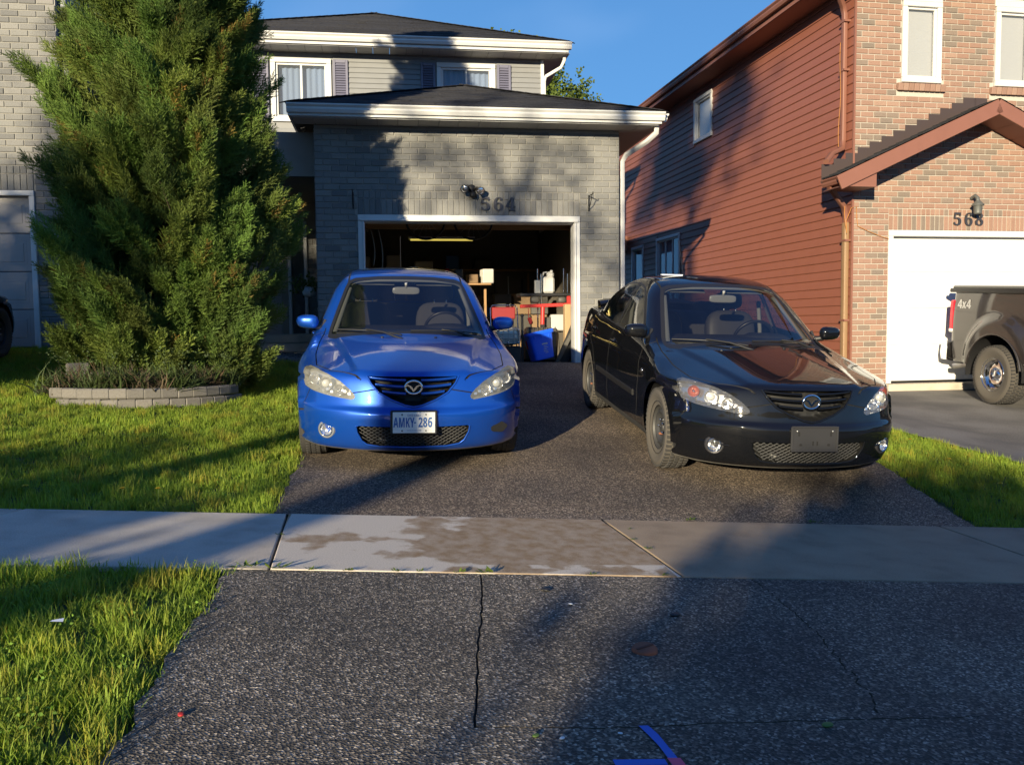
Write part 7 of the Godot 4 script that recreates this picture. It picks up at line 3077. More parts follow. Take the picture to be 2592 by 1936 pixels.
func truck_wheel(t: Node3D, at: Vector3, side: float) -> void:
	var o := Node3D.new()
	o.name = "wheel"
	t.add_child(o, true)
	o.position = at
	o.rotation.y = 0.0 if side > 0 else PI
	if not M.has("truck_wheel"):
		var ax := Transform3D(Basis(Vector3(0, -1, 0), Vector3(1, 0, 0), Vector3(0, 0, 1)), Vector3.ZERO)
		var s := {}
		s.tyre = tyre_mesh(0.40, 0.28, 0.225, true).mesh()
		s.tread = tread_mesh(0.40, 0.28, true).mesh()
		var rim := MB.new()
		rim.lathe([Vector2(0.0, 0.085), Vector2(0.045, 0.085), Vector2(0.052, 0.06), Vector2(0.075, 0.055), Vector2(0.105, 0.075), Vector2(0.16, 0.070), Vector2(0.19, 0.045), Vector2(0.202, 0.050), Vector2(0.208, 0.10), Vector2(0.222, 0.122), Vector2(0.230, 0.125), Vector2(0.222, 0.130)], 48, ax)
		s.rim = rim.mesh()
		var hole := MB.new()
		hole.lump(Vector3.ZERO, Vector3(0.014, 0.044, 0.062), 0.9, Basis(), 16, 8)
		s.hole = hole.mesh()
		var nut := MB.new()
		nut.lathe([Vector2(0.0, 0.032), Vector2(0.008, 0.03), Vector2(0.012, 0.022), Vector2(0.012, 0.0)], 8, ax)
		s.nut = nut.mesh()
		M.truck_wheel = s
	var s2: Dictionary = M.truck_wheel
	part(o, "tyre", s2.tyre, M.dusty_rubber)
	part(o, "tread", s2.tread, M.rubber)
	part(o, "rim", s2.rim, M.chrome)
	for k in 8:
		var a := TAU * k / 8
		part(o, "painted_hand_hole", s2.hole, M.gap, Transform3D(Basis(Vector3(1, 0, 0), a), Vector3(0.071, cos(a) * 0.148, sin(a) * 0.148)))  # black lumps on the rim, painted as the shade of openings
	for k in 6:
		var a := TAU * (k + 0.5) / 6
		part(o, "wheel_nut", s2.nut, M.chrome, Transform3D(Basis(), Vector3(0.060, cos(a) * 0.078, sin(a) * 0.078)))
# ---------------------------------------------------------------- inside the garage
func gbox(called: String, label: String, category: String, at: Vector3, size: Vector3, m: Material, turn := 0.0, group := "") -> MeshInstance3D:
	var mb := MB.new()
	mb.cbox(Vector3(0, size.y / 2, 0), size, minf(0.012, minf(size.x, size.y) * 0.2), Basis(Vector3.UP, turn))
	return single(called, label, category, mb, m, at, group)

func build_garage_things() -> void:
	var f := 0.532
	# recycling box leaning in the doorway
	var bin := thing("recycling_box", "bright blue recycling box leaning in the garage doorway", "box", Vector3(2.36, f + 0.055, -13.34))
	bin.rotation = Vector3(-0.10, 0.22, 0.19)
	var bm := MB.new()
	var lvl := [[0.0, 0.150, 0.115, 0.0], [0.02, 0.165, 0.13, 0.0], [0.25, 0.186, 0.15, 0.0], [0.255, 0.192, 0.156, 0.0], [0.38, 0.205, 0.168, 0.0], [0.385, 0.228, 0.19, 0.0], [0.44, 0.232, 0.194, 0.0], [0.44, 0.205, 0.168, 0.0], [0.30, 0.190, 0.152, 0.0], [0.03, 0.155, 0.12, 0.0]]
	var rings := []
	for l in lvl:
		var ring := PackedVector3Array()
		for k in 28:
			var a := TAU * k / 28
			ring.append(Vector3(signf(cos(a)) * pow(absf(cos(a)), 0.28) * l[1], l[0], signf(sin(a)) * pow(absf(sin(a)), 0.28) * l[2]))
		rings.append(ring)
	bm.skin(rings, true, true)
	part(bin, "tub", bm.mesh(), M.bin_blue)
	for x in [-0.10, 0.0, 0.10]:
		var rib := MB.new()
		rib.cbox(Vector3(x * 1.2, 0.36, 0.166), Vector3(0.012, 0.06, 0.02), 0.003)
		part(bin, "rib", rib.mesh(), M.bin_blue)
	var pr := MB.new()
	pr.box(Vector3(0.03, 0.235, 0.1515), Vector3(0.095, 0.022, 0.002), Basis(Vector3(1, 0, 0), -0.07))
	for k in 5:
		pr.box(Vector3(0.03 + 0.012 * sin(k * 2.0), 0.20 - k * 0.026, 0.149 - k * 0.0018), Vector3(0.05 + 0.02 * (k % 2), 0.007, 0.002), Basis(Vector3(1, 0, 0), -0.07))
	part(bin, "print", pr.mesh(), M.print_pale).set_meta("kind", "stuff")
	var hd := MB.new()
	hd.cbox(Vector3(-0.205, 0.27, 0.0), Vector3(0.012, 0.13, 0.05), 0.004)
	part(bin, "sticker", hd.mesh(), M.red_paint)
	# transmission casing on a dolly
	var tr := thing("gearbox", "bare aluminium gearbox casing standing between the blue car and the recycling box", "car part", Vector3(1.80, f, -13.28))
	var tm := MB.new()
	tm.lump(Vector3(0, 0.42, 0), Vector3(0.40, 0.28, 0.30), 0.45, Basis(Vector3(0, 0, 1), 0.1))
	tm.cbox(Vector3(-0.05, 0.54, 0.02), Vector3(0.26, 0.10, 0.22), 0.02)
	part(tr, "casing", tm.mesh(), M.cast_aluminium)
	for k in 9:
		var rb := MB.new()
		if k < 5:
			rb.cbox(Vector3(-0.16 + k * 0.08, 0.42, 0.135), Vector3(0.014, 0.24, 0.05), 0.004)
		else:
			rb.cbox(Vector3(0.0, 0.32 + (k - 5) * 0.07, 0.14), Vector3(0.36, 0.012, 0.045), 0.004)
		part(tr, "rib", rb.mesh(), M.cast_aluminium)
	for k in 6:
		var bt := MB.new()
		bt.lump(Vector3(-0.17 + (k % 3) * 0.16, 0.33 + (k / 3) * 0.19, 0.17), Vector3(0.03, 0.03, 0.03), 1.0, Basis(), 10, 6)
		part(tr, "bolt", bt.mesh(), M.chrome)
	var dl := MB.new()
	dl.cbox(Vector3(0.03, 0.14, 0.0), Vector3(0.34, 0.26, 0.30), 0.02)
	part(tr, "cradle", dl.mesh(), M.black)
	# chrome pole with ball
	var pole := MB.new()
	pole.tube([Vector3(0, 0, 0), Vector3(0.0, 0.72, 0.0)], 0.02, 10)
	pole.lump(Vector3(0, 0.74, 0), Vector3(0.055, 0.055, 0.055), 1.0)
	single("jack_handle", "black pole with a bright ball end next to the gearbox", "tool", pole, M.black, Vector3(2.03, f, -13.25))
	# shelf stand with the white jug
	var sh := thing("shelf_stand", "black shelf stand with chrome posts in the garage, jug on top", "shelf", Vector3(2.52, f, -14.05))
	for y in [1.08, 0.02]:
		var s := MB.new()
		s.cbox(Vector3(0, y, 0), Vector3(0.86, 0.05, 0.42), 0.008)
		part(sh, "shelf", s.mesh(), M.black)
	var low := MB.new()
	low.cbox(Vector3(0.05, 0.48, 0), Vector3(0.80, 0.02, 0.40), 0.006)
	part(sh, "wire_shelf", low.mesh(), M.iron)
	for x in [-0.08, 0.36]:
		for z in [-0.16, 0.16]:
			var p := MB.new()
			p.tube([Vector3(x, 0.0, z), Vector3(x, 1.52 if z < 0 else 1.42, z)], 0.013, 8)
			part(sh, "post", p.mesh(), M.chrome)
	var jug := thing("white_jug", "white plastic jug with a handle on the black shelf", "jug", Vector3(2.58, f + 1.105, -13.98))
	var jm := MB.new()
	jm.cbox(Vector3(0, 0.135, 0), Vector3(0.19, 0.27, 0.11), 0.03)
	jm.cbox(Vector3(0.03, 0.30, 0), Vector3(0.12, 0.10, 0.09), 0.03)
	part(jug, "body", jm.mesh(), M.jug)
	var jh := MB.new()
	jh.tube([Vector3(-0.02, 0.34, 0), Vector3(-0.08, 0.335, 0), Vector3(-0.095, 0.27, 0), Vector3(-0.092, 0.20, 0)], 0.014, 8)
	part(jug, "handle", jh.mesh(), M.jug)
	var jc := MB.new()
	jc.lathe([Vector2(0.0, 0.03), Vector2(0.024, 0.03), Vector2(0.024, 0.0)], 14, Transform3D(Basis(), Vector3(0.05, 0.345, 0)))
	part(jug, "cap", jc.mesh(), M.jug)
	gbox("white_jug", "second white container half hidden behind the handled jug", "jug", Vector3(2.42, f + 1.105, -14.10), Vector3(0.10, 0.22, 0.10), M.jug)
	# red hoist beam with its legs
	var rbm := thing("red_hoist", "red steel hoist beam under the black shelf", "hoist", Vector3(2.50, f, -13.78))
	var b1 := MB.new()
	b1.cbox(Vector3(0.0, 0.905, 0), Vector3(0.84, 0.055, 0.06), 0.008, Basis(Vector3(0, 0, 1), 0.03))
	part(rbm, "beam", b1.mesh(), M.red_paint)
	var b2 := MB.new()
	b2.tube([Vector3(-0.06, 0.60, 0.0), Vector3(-0.05, 0.88, 0)], 0.035, 12)
	part(rbm, "ram", b2.mesh(), M.red_paint)
	var b3 := MB.new()
	b3.cbox(Vector3(-0.26, 0.66, 0.02), Vector3(0.06, 0.11, 0.05), 0.01, Basis(Vector3(0, 0, 1), 0.35))
	b3.tube([Vector3(-0.29, 0.86, 0.02), Vector3(-0.285, 0.70, 0.02)], 0.006, 6)
	part(rbm, "handle", b3.mesh(), M.red_paint)
	var b4 := MB.new()
	b4.box(Vector3(-0.06, 0.30, 0), Vector3(0.06, 0.6, 0.06))
	part(rbm, "leg", b4.mesh(), M.black)
	for q in [[2.32, 0.16, 0.12], [2.76, 0.15, 0.11]]:
		var lm := MB.new()
		lm.lump(Vector3(0, q[2] / 2, 0), Vector3(q[1], q[2], 0.12), 0.7)
		single("metal_lump", "greasy metal part lying on the red beam, %s" % ("near its left end" if q[0] < 2.5 else "near its right end"), "car part", lm, M.greasy, Vector3(q[0], f + 0.935, -13.78))
	gbox("grey_canister", "grey canister on the lower wire shelf, right of the red ram", "canister", Vector3(2.72, f + 0.50, -13.95), Vector3(0.24, 0.26, 0.16), M.print_pale)
	gbox("clear_bottle", "small pale bottle next to the grey canister on the wire shelf", "bottle", Vector3(2.54, f + 0.50, -13.92), Vector3(0.11, 0.22, 0.11), M.greasy)
	# engine block on the floor behind the box
	var en := thing("engine_part", "dark grey ribbed engine part lying behind the recycling box", "car part", Vector3(2.40, f, -13.75))
	var em := MB.new()
	em.cbox(Vector3(0, 0.28, 0), Vector3(0.52, 0.54, 0.34), 0.04, Basis(Vector3(0, 0, 1), -0.06))
	part(en, "block", em.mesh(), M.greasy)
	for k in 7:
		var rm := MB.new()
		rm.cbox(Vector3(-0.21 + k * 0.07, 0.50, 0.17), Vector3(0.016, 0.12, 0.03), 0.004)
		part(en, "rib", rm.mesh(), M.greasy)
	# things by the right jamb
	for k in 5:
		var lb := MB.new()
		var h: float = [1.55, 1.35, 1.25, 0.95, 0.8][k]
		lb.cbox(Vector3(0, h / 2, 0), Vector3([0.16, 0.09, 0.05, 0.20, 0.06][k], h, 0.02), 0.004)
		var o := single("leaning_board", ["wide plywood offcut leaning inside the right jamb", "narrow pine board leaning inside the right jamb", "thin dark lath leaning furthest inside the right jamb", "short dark panel leaning by the recycling box", "short grey stick leaning against the right jamb"][k], "board", lb, [M.ply, M.wood, M.black, M.black, M.greasy][k], Vector3([2.86, 2.80, 2.92, 2.76, 2.66][k], f, [-14.0, -13.75, -13.8, -13.5, -13.42][k]), "boards leaning by the jamb")
		o.rotation = Vector3(-0.05, 0, [-0.10, -0.22, -0.30, -0.42, -0.50][k])
		o.position.x += [0.06, 0.0, 0.02, -0.06, -0.06][k]
	gbox("red_box", "small red and white carton on the ledge inside the right jamb", "box", Vector3(2.86, f + 0.92, -13.62), Vector3(0.10, 0.13, 0.08), M.red_paint)
	gbox("ledge_block", "wooden block ledge carrying the red carton inside the right jamb", "block", Vector3(2.90, f, -13.66), Vector3(0.26, 0.92, 0.16), M.ply)
	gbox("paint_tin", "small pale tin next to the red carton", "tin", Vector3(2.96, f + 0.92, -13.62), Vector3(0.06, 0.16, 0.06), M.jug)
	# folding chair
	var ch := thing("folding_chair", "red padded folding chair with chrome frame behind the blue car's mirror", "chair", Vector3(1.92, f, -14.6))
	var ba := MB.new()
	ba.cbox(Vector3(0, 0.80, 0), Vector3(0.40, 0.20, 0.03), 0.015)
	part(ch, "backrest", ba.mesh(), M.red_vinyl)
	var se := MB.new()
	se.cbox(Vector3(0, 0.45, 0.2), Vector3(0.40, 0.05, 0.38), 0.015)
	part(ch, "seat", se.mesh(), M.red_vinyl)
	var cf := MB.new()
	cf.tube([Vector3(-0.23, 0.0, 0.3), Vector3(-0.23, 0.55, 0.1), Vector3(-0.23, 0.88, 0.0), Vector3(-0.19, 0.93, -0.01), Vector3(0.19, 0.93, -0.01), Vector3(0.23, 0.88, 0.0), Vector3(0.23, 0.55, 0.1), Vector3(0.23, 0.0, 0.3)], 0.012, 8)
	part(ch, "frame", cf.mesh(), M.chrome)
	for s in [-0.2, 0.2]:
		var lg := MB.new()
		lg.tube([Vector3(s, 0.0, -0.1), Vector3(s, 0.46, 0.3)], 0.011, 8)
		part(ch, "leg", lg.mesh(), M.chrome)
	# red spray can on the shelf above the car roof
	var can := MB.new()
	can.lathe([Vector2(0.0, 0.24), Vector2(0.03, 0.24), Vector2(0.033, 0.17), Vector2(0.034, 0.165), Vector2(0.034, 0.0), Vector2(0.0, 0.0)], 16)
	single("spray_can", "red topped can on the dim shelf above the blue car's roof", "can", can, M.red_paint, Vector3(1.02, 1.88, -15.2))
	# long shelf at the back and boxes upon it
	for q in [[1.865, -15.3, 0.05, 1.55, "long wooden shelf above the blue car's roof in the garage"], [2.32, -18.6, 1.25, 3.9, "high shelf along the garage's back wall"], [1.30, -18.6, 1.25, 3.9, "low shelf along the garage's back wall"]]:
		var s := thing("wall_shelf", q[4], "shelf", Vector3(1.0 if q[3] < 2 else 1.25, q[0] - 0.02, q[1]), 0.0, "garage shelves")
		var mb := MB.new()
		mb.cbox(Vector3(0, 0, 0), Vector3(q[3], 0.03, 0.4), 0.004)
		part(s, "board", mb.mesh(), M.wood)
		for x in [-q[3] * 0.45, q[3] * 0.45]:
			var br := MB.new()
			br.box(Vector3(x, -(q[0] - f) / 2 - 0.02, -0.1), Vector3(0.04, q[0] - f - 0.04, 0.05))
			part(s, "upright", br.mesh(), M.wood)
	var r := RandomNumberGenerator.new()
	r.seed = 44
	var tones := [M.greasy, M.cardboard, M.carton_blue, M.red_vinyl, M.carton_pale]
	var names := ["brown", "grey", "blue", "red", "pale"]
	for k in 16:
		var y: float = [1.865, 2.32, 1.30][k % 3]
		var z: float = [-15.3, -18.6, -18.6][k % 3]
		var idx := k / 3
		var x := (0.42 + idx * 0.26) if k % 3 == 0 else (-0.5 + idx * 0.62)
		if k % 3 == 0 and absf(x - 1.02) < 0.16:
			continue
		var tn := r.randi() % 5
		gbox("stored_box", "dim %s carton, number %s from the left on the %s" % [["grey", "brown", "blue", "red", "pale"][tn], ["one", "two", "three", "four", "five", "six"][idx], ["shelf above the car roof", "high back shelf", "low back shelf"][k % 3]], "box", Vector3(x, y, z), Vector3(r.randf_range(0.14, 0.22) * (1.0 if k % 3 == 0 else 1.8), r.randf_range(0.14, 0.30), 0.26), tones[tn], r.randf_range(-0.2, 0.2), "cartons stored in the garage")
	# more clutter: hung cloth, crates and tools on the right wall, cartons stacked on the floor
	var cl := MB.new()
	var folds := []
	for k in 21:
		var t := k / 20.0
		var ring := PackedVector3Array()
		for j in 7:
			var y := 2.62 - j * 0.15
			ring.append(Vector3(3.22 - 0.03 * sin(k * 1.3) * (0.4 + j * 0.12), y - 0.05 * sin(t * PI), -14.3 - t * 0.8))
		folds.append(ring)
	cl.skin(folds, false)
	single("hung_cloth", "dark red cloth hung on the garage's right wall", "cloth", cl, M.red_vinyl)
	for k in 12:
		var tl := MB.new()
		var hgt := 0.35 + 0.12 * (k % 4)
		tl.tube([Vector3(0, 0, 0), Vector3(0.01, -hgt, 0.01)], 0.012 + 0.004 * (k % 3), 6)
		if k % 2:
			tl.cbox(Vector3(0, -hgt, 0), Vector3(0.14, 0.05, 0.03), 0.006)
		else:
			tl.cbox(Vector3(0, -hgt - 0.08, 0), Vector3(0.10, 0.18, 0.015), 0.006)
		single("hung_tool", "hand tool hung on the garage's back wall, %s from the left" % letter(k), "tool", tl, [M.wood, M.greasy, M.galv, M.black][k % 4], Vector3(-0.5 + k * 0.31, 2.28 - 0.08 * (k % 3), -18.96), "hand tools on the back wall")
	for k in 9:
		var tn := k % 2
		gbox("stacked_carton", "%s carton in the stack at the garage's back right, %s from the bottom left" % [["grey", "brown", "blue", "red", "pale"][tn], letter(k)], "box", Vector3(2.15 + (k % 3) * 0.36, f + (k / 3) * 0.40, -16.6 - 0.05 * (k % 2)), Vector3(0.33, 0.39, 0.36), tones[tn], 0.08 * ((k * 7) % 5 - 2), "cartons stacked in the garage")
	# bicycle wheels hung from the joists
	for q in [[0.62, "left"], [1.40, "right"]]:
		var bw := thing("bicycle_wheel", "bicycle wheel hanging under the garage ceiling, the %s one" % q[1], "wheel", Vector3(q[0], 2.86, -14.35), 0.0, "hanging bicycle wheels")
		var ty := MB.new()
		var rg := []
		for k in 33:
			var a := TAU * k / 32
			var ring := PackedVector3Array()
			for j in 6:
				var t := TAU * j / 6
				ring.append(Vector3(cos(a) * (0.32 + cos(t) * 0.018), sin(a) * (0.32 + cos(t) * 0.018), sin(t) * 0.018))
			rg.append(ring)
		ty.skin(rg, true, false)
		part(bw, "tyre", ty.mesh(), M.rubber)
		var sp := MB.new()
		for k in 16:
			var a := TAU * k / 16
			sp.tube([Vector3(cos(a + 0.5) * 0.02, sin(a + 0.5) * 0.02, 0.02), Vector3(cos(a) * 0.31, sin(a) * 0.31, 0)], 0.0015, 4, false)
		part(bw, "spokes", sp.mesh(), M.galv).set_meta("kind", "stuff")
		var hk := MB.new()
		hk.tube([Vector3(0, 0.32, 0), Vector3(0, 0.92, 0)], 0.006, 6)
		part(bw, "hook", hk.mesh(), M.galv)
	var be := MB.new()
	be.cbox(Vector3.ZERO, Vector3(3.6, 0.09, 0.04), 0.004)
	single("rack_beam", "bare wooden beam hung under the garage ceiling", "beam", be, M.wood, Vector3(1.25, 2.76, -14.5))
	for k in 2:
		var h := MB.new()
		h.cbox(Vector3(0, 0.55, 0), Vector3(0.09, 1.1, 0.04), 0.004)
		single("rack_hanger", "wooden hanger holding the rack beam, %s" % ["left one", "right one"][k], "beam", h, M.wood, Vector3([0.98, 2.5][k], 2.80, -14.545), "rack hangers")
	# hanging hoses at the left
	for k in 2:
		var hs := MB.new()
		var pts := []
		for j in 14:
			var t := j / 13.0
			pts.append(Vector3(0.06 * sin(t * 2.5) + k * 0.12, -t * (0.55 + 0.12 * k), 0))
		hs.tube(pts, 0.009, 6)
		single("hanging_hose", "pale hose hanging inside the garage's left jamb, the %s one" % ["outer", "inner"][k], "hose", hs, M.hose, Vector3(-0.26, 2.62, -13.7), "hoses hanging in the garage")
	# the lit shop light
	var sl := thing("shop_light", "lit yellowish fluorescent shop light hanging in the dim garage", "lamp", Vector3(0.98, 2.68, -16.0))
	var hm := MB.new()
	hm.prism(pv([-0.09, 0.02, -0.05, 0.07, 0.05, 0.07, 0.09, 0.02, 0.08, 0.02, 0.045, 0.06, -0.045, 0.06, -0.08, 0.02]), -0.60, 0.60, Transform3D(Basis(Vector3(0, 0, 1), Vector3(0, 1, 0), Vector3(-1, 0, 0)), Vector3.ZERO))
	part(sl, "reflector", hm.mesh(), M.jug)
	for z in [-0.035, 0.035]:
		var tb := MB.new()
		tb.tube([Vector3(-0.57, 0.015, z), Vector3(0.57, 0.015, z)], 0.018, 10)
		part(sl, "tube", tb.mesh(), M.tube_glow)
	for x in [-0.5, 0.5]:
		var cn := MB.new()
		cn.tube([Vector3(x, 0.07, 0), Vector3(x, 1.25, 0)], 0.004, 5)
		part(sl, "chain", cn.mesh(), M.galv)
	var al := AreaLight3D.new()
	al.name = "shop_light_glow"
	al.area_size = Vector2(1.1, 0.12)
	al.light_color = Color(1.0, 0.84, 0.5)
	al.light_energy = 0.10
	al.shadow_enabled = true
	al.position = Vector3(0, -0.012, 0)
	al.rotation.x = -PI / 2
	sl.add_child(al)

func letter(k: int) -> String:
	return ["first", "second", "third", "fourth", "fifth", "sixth", "seventh", "eighth", "ninth", "tenth", "eleventh", "twelfth"][k]

# ---------------------------------------------------------------- things on walls, lawn and pavement
func build_front_details() -> void:
	# twin floodlight with sensor over the garage door
	var fl := thing("floodlight", "twin bulb security floodlight above the garage numbers", "lamp", Vector3(1.26, 3.15, -13.09))
	var bm := MB.new()
	bm.lathe([Vector2(0.0, 0.03), Vector2(0.05, 0.03), Vector2(0.06, 0.0)], 20, Transform3D(Basis(Vector3(1, 0, 0), PI / 2), Vector3(0.0, 0.02, 0)))
	part(fl, "base", bm.mesh(), M.iron)
	for s: float in [-1.0, 1.0]:
		var sp := Node3D.new()
		sp.name = "spot"
		fl.add_child(sp, true)
		sp.position = Vector3(s * 0.10, 0.01 if s < 0 else -0.015, 0.10)
		sp.rotation = Vector3(0.42, s * 0.38, 0)
		var sh := MB.new()
		sh.lathe([Vector2(0.062, 0.07), Vector2(0.058, 0.05), Vector2(0.048, 0.01), Vector2(0.030, -0.03), Vector2(0.026, -0.08), Vector2(0.0, -0.085)], 22, Transform3D(Basis(Vector3(1, 0, 0), PI / 2), Vector3.ZERO))
		part(sp, "shell", sh.mesh(), M.lamp_dark)
		var gl := MB.new()
		gl.lathe([Vector2(0.058, 0.055), Vector2(0.045, 0.068), Vector2(0.02, 0.076), Vector2(0.0, 0.078)], 22, Transform3D(Basis(Vector3(1, 0, 0), PI / 2), Vector3.ZERO))
		part(sp, "bulb", gl.mesh(), M.lamp_bowl)
		var ar := MB.new()
		ar.tube([Vector3(s * 0.04, 0.02, 0.03), Vector3(s * 0.08, 0.02, 0.05)], 0.016, 8)
		part(fl, "arm", ar.mesh(), M.iron)
	var se := MB.new()
	se.lump(Vector3(0.015, -0.085, 0.06), Vector3(0.10, 0.085, 0.10), 0.6)
	se.tube([Vector3(0.0, 0.0, 0.03), Vector3(0.01, -0.05, 0.05)], 0.018, 8)
	part(fl, "sensor", se.mesh(), M.iron)
	# brackets for hanging baskets
	for q in [[3.05, "right"], [-0.49, "left"]]:
		var br := thing("wall_bracket", "black iron wall bracket at the %s of the garage door" % q[1], "bracket", Vector3(q[0], 2.97, -13.09), 0.0, "wall brackets")
		var pl := MB.new()
		pl.cbox(Vector3(0, 0, 0.008), Vector3(0.022, 0.24, 0.012), 0.003)
		part(br, "plate", pl.mesh(), M.iron)
		var am := MB.new()
		am.tube([Vector3(0, 0.10, 0.012), Vector3(0, 0.105, 0.15), Vector3(0, 0.10, 0.27), Vector3(0, 0.13, 0.285)], 0.007, 6)
		am.tube([Vector3(0, -0.10, 0.012), Vector3(0, -0.02, 0.12), Vector3(0, 0.095, 0.22)], 0.006, 6)
		part(br, "arm", am.mesh(), M.iron)
	# porch lamp and wall basket
	var pl2 := thing("porch_light", "flat white ceiling light in the porch", "lamp", Vector3(-1.72, 3.39, -14.6))
	var pm := MB.new()
	pm.lathe([Vector2(0.16, 0.0), Vector2(0.16, -0.03), Vector2(0.11, -0.08), Vector2(0.0, -0.095)], 24)
	part(pl2, "shade", pm.mesh(), M.jug)
	var bk := thing("wall_basket", "small planted wall basket at the porch corner", "planter", Vector3(-1.20, 1.66, -13.6))
	var bt := MB.new()
	bt.lump(Vector3(0, 0, 0), Vector3(0.20, 0.16, 0.20), 0.8)
	part(bk, "bowl", bt.mesh(), M.print_pale)
	var xs := []
	var ts := []
	var r := RandomNumberGenerator.new()
	r.seed = 8
	var lm: Material = M.spring_leaf
	for k in 40:
		xs.append(Transform3D(Basis(Vector3(r.randf(), r.randf(), r.randf()).normalized(), r.randf() * TAU).scaled(Vector3.ONE * r.randf_range(0.5, 0.9)), Vector3(r.randf_range(-0.2, 0.12), r.randf_range(-0.02, 0.2), r.randf_range(-0.15, 0.15))))
		ts.append(Color(0.5, 0.6, 0.55) * r.randf_range(0.8, 1.2))
	swarm(bk, "leaves", leaf_clump(3, 0.05, 8), lm, xs, ts)
	# lantern over the number 568
	var th := deg_to_rad(2.5)
	var ln := thing("wall_lantern", "grey downlight lantern over the number 568", "lamp", Vector3(6.75, 0.2, -12.0) + Vector3(cos(th), 0, -sin(th)) * 1.93 + Vector3(sin(th), 0, cos(th)) * 0.02 + Vector3(0, 2.62, 0), th)
	var l1 := MB.new()
	l1.tube([Vector3(0, 0.13, 0.0), Vector3(0, 0.16, 0.08), Vector3(0, 0.12, 0.13), Vector3(0, 0.06, 0.14)], 0.028, 10)
	part(ln, "arm", l1.mesh(), M.lantern_grey)
	var l2 := MB.new()
	l2.lathe([Vector2(0.03, 0.08), Vector2(0.085, 0.02), Vector2(0.09, 0.005), Vector2(0.06, 0.0), Vector2(0.058, -0.10), Vector2(0.05, -0.12), Vector2(0.0, -0.12)], 22, Transform3D(Basis(), Vector3(0, 0.0, 0.14)))
	part(ln, "shade", l2.mesh(), M.lantern_grey)
	# orange cord strung along the pipe to the garage door
	var cord := MB.new()
	var base := Vector3(6.75, 0.2, -12.0)
	var rx := Vector3(cos(th), 0, -sin(th))
	var oz := Vector3(sin(th), 0, cos(th))
	var q := func(x: float, y: float, d: float) -> Vector3: return base + rx * x + Vector3(0, y, 0) + oz * d
	cord.tube([q.call(-0.12, 2.62, -0.02), q.call(-0.14, 2.5, 0.0), q.call(-0.13, 2.35, 0.01), q.call(-0.10, 2.22, 0.0), q.call(-0.12, 2.4, 0.02), q.call(-0.06, 2.58, 0.05), q.call(0.03, 2.60, 0.04), q.call(0.04, 2.45, 0.03), q.call(0.06, 2.32, 0.03), q.call(0.25, 2.24, 0.03), q.call(0.45, 2.17, 0.03), q.call(0.56, 2.14, 0.035)], 0.0045, 6)
	single("extension_cord", "orange cord tied to the tan downpipe and led to the white garage door", "cord", cord, M.orange_cord)
	var cord2 := MB.new()
	var cp := []
	for k in 16:
		var t := k / 15.0
		cp.append(q.call(-0.12 - 0.01 * sin(t * 9.0), 5.0 - t * 1.5, -0.20 + 0.01 * sin(t * 5.0)))
	cord2.tube(cp, 0.0045, 5)
	single("extension_cord", "yellow cord hanging down beside the upper rust red downpipe", "cord", cord2, M.orange_cord)
	# retaining ring of blocks round the tree bed
	var ring := thing("retaining_wall", "low curved wall of grey blocks round the juniper bed", "wall", Vector3.ZERO)
	var cx := -2.72
	var cz := -10.0
	var blocks := 13
	for tier in 2:
		for k in blocks:
			var a := lerpf(0.35, 2.08, (k + (0.5 if tier else 0.0)) / blocks)
			var rad := 1.10
			var p := Vector3(cx + cos(a) * rad, 0, cz + sin(a) * rad)
			p.y = 0.385 + tier * 0.105 + 0.012 * (p.x + 2.4) * -2.0
			var mb := MB.new()
			mb.cbox(Vector3.ZERO, Vector3(0.165 if tier == 0 else 0.17, 0.10, 0.16), 0.014)
			var xf := Transform3D(Basis(Vector3.UP, PI / 2 - a + r.randf_range(-0.04, 0.04)) * Basis(Vector3(1, 0, 0), r.randf_range(-0.03, 0.03)), p)
			part(ring, "block", mb.mesh(), M.block_tones[r.randi() % 3], xf)
	var soil := MB.new()
	soil.lathe([Vector2(0.0, 0.20), Vector2(0.7, 0.16), Vector2(1.05, 0.08)], 40, Transform3D(Basis(), Vector3(cx, 0.42, cz)))
	part(ring, "bed_soil", soil.mesh(), M.soil)
	for k in 3:
		var st := MB.new()
		st.cbox(Vector3.ZERO, Vector3(0.22, 0.10, 0.18), 0.016)
		part(ring, "block", st.mesh(), M.block_tones[k], Transform3D(Basis(Vector3.UP, 0.2 * k), Vector3(-3.28 + 0.23 * (k % 2), 0.62 + 0.1 * (k / 2), -9.75)))
	# low growth in the bed
	var wm := leaf_mat("bed_plant", 0.055, 0.085, 0.025, 0.4)
	var dead := leaf_mat("dry_stems", 0.085, 0.06, 0.04, 0.2)
	for k in 9:
		var a := lerpf(0.4, 2.15, k / 8.0)
		var p := Vector3(cx + cos(a) * 0.92, 0.50, cz + sin(a) * 0.92)
		var pt := thing("bed_plant", "%s in the juniper bed, number %s from the right" % ["tangle of dry brown stems" if k % 3 == 1 else "leggy green weed", ["one", "two", "three", "four", "five", "six", "seven", "eight", "nine"][k]], "plant", p, 0.0, "low plants in the juniper bed")
		var x2 := []
		var t2 := []
		for j in 34:
			x2.append(Transform3D((Basis(Vector3(r.randf_range(-1, 1), 0, r.randf_range(-1, 1)).normalized(), r.randf_range(0.0, 0.7)) * Basis(Vector3.UP, r.randf() * TAU)).scaled(Vector3.ONE * r.randf_range(1.6, 3.6)), Vector3(r.randf_range(-0.22, 0.22), 0, r.randf_range(-0.16, 0.16))))
			t2.append(Color(1, 1, 1) * r.randf_range(0.7, 1.2))
		swarm(pt, "stems", tuft(60 + k, 11, 0.075, 0.02, 1.6), dead if k % 3 == 1 else wm, x2, t2)
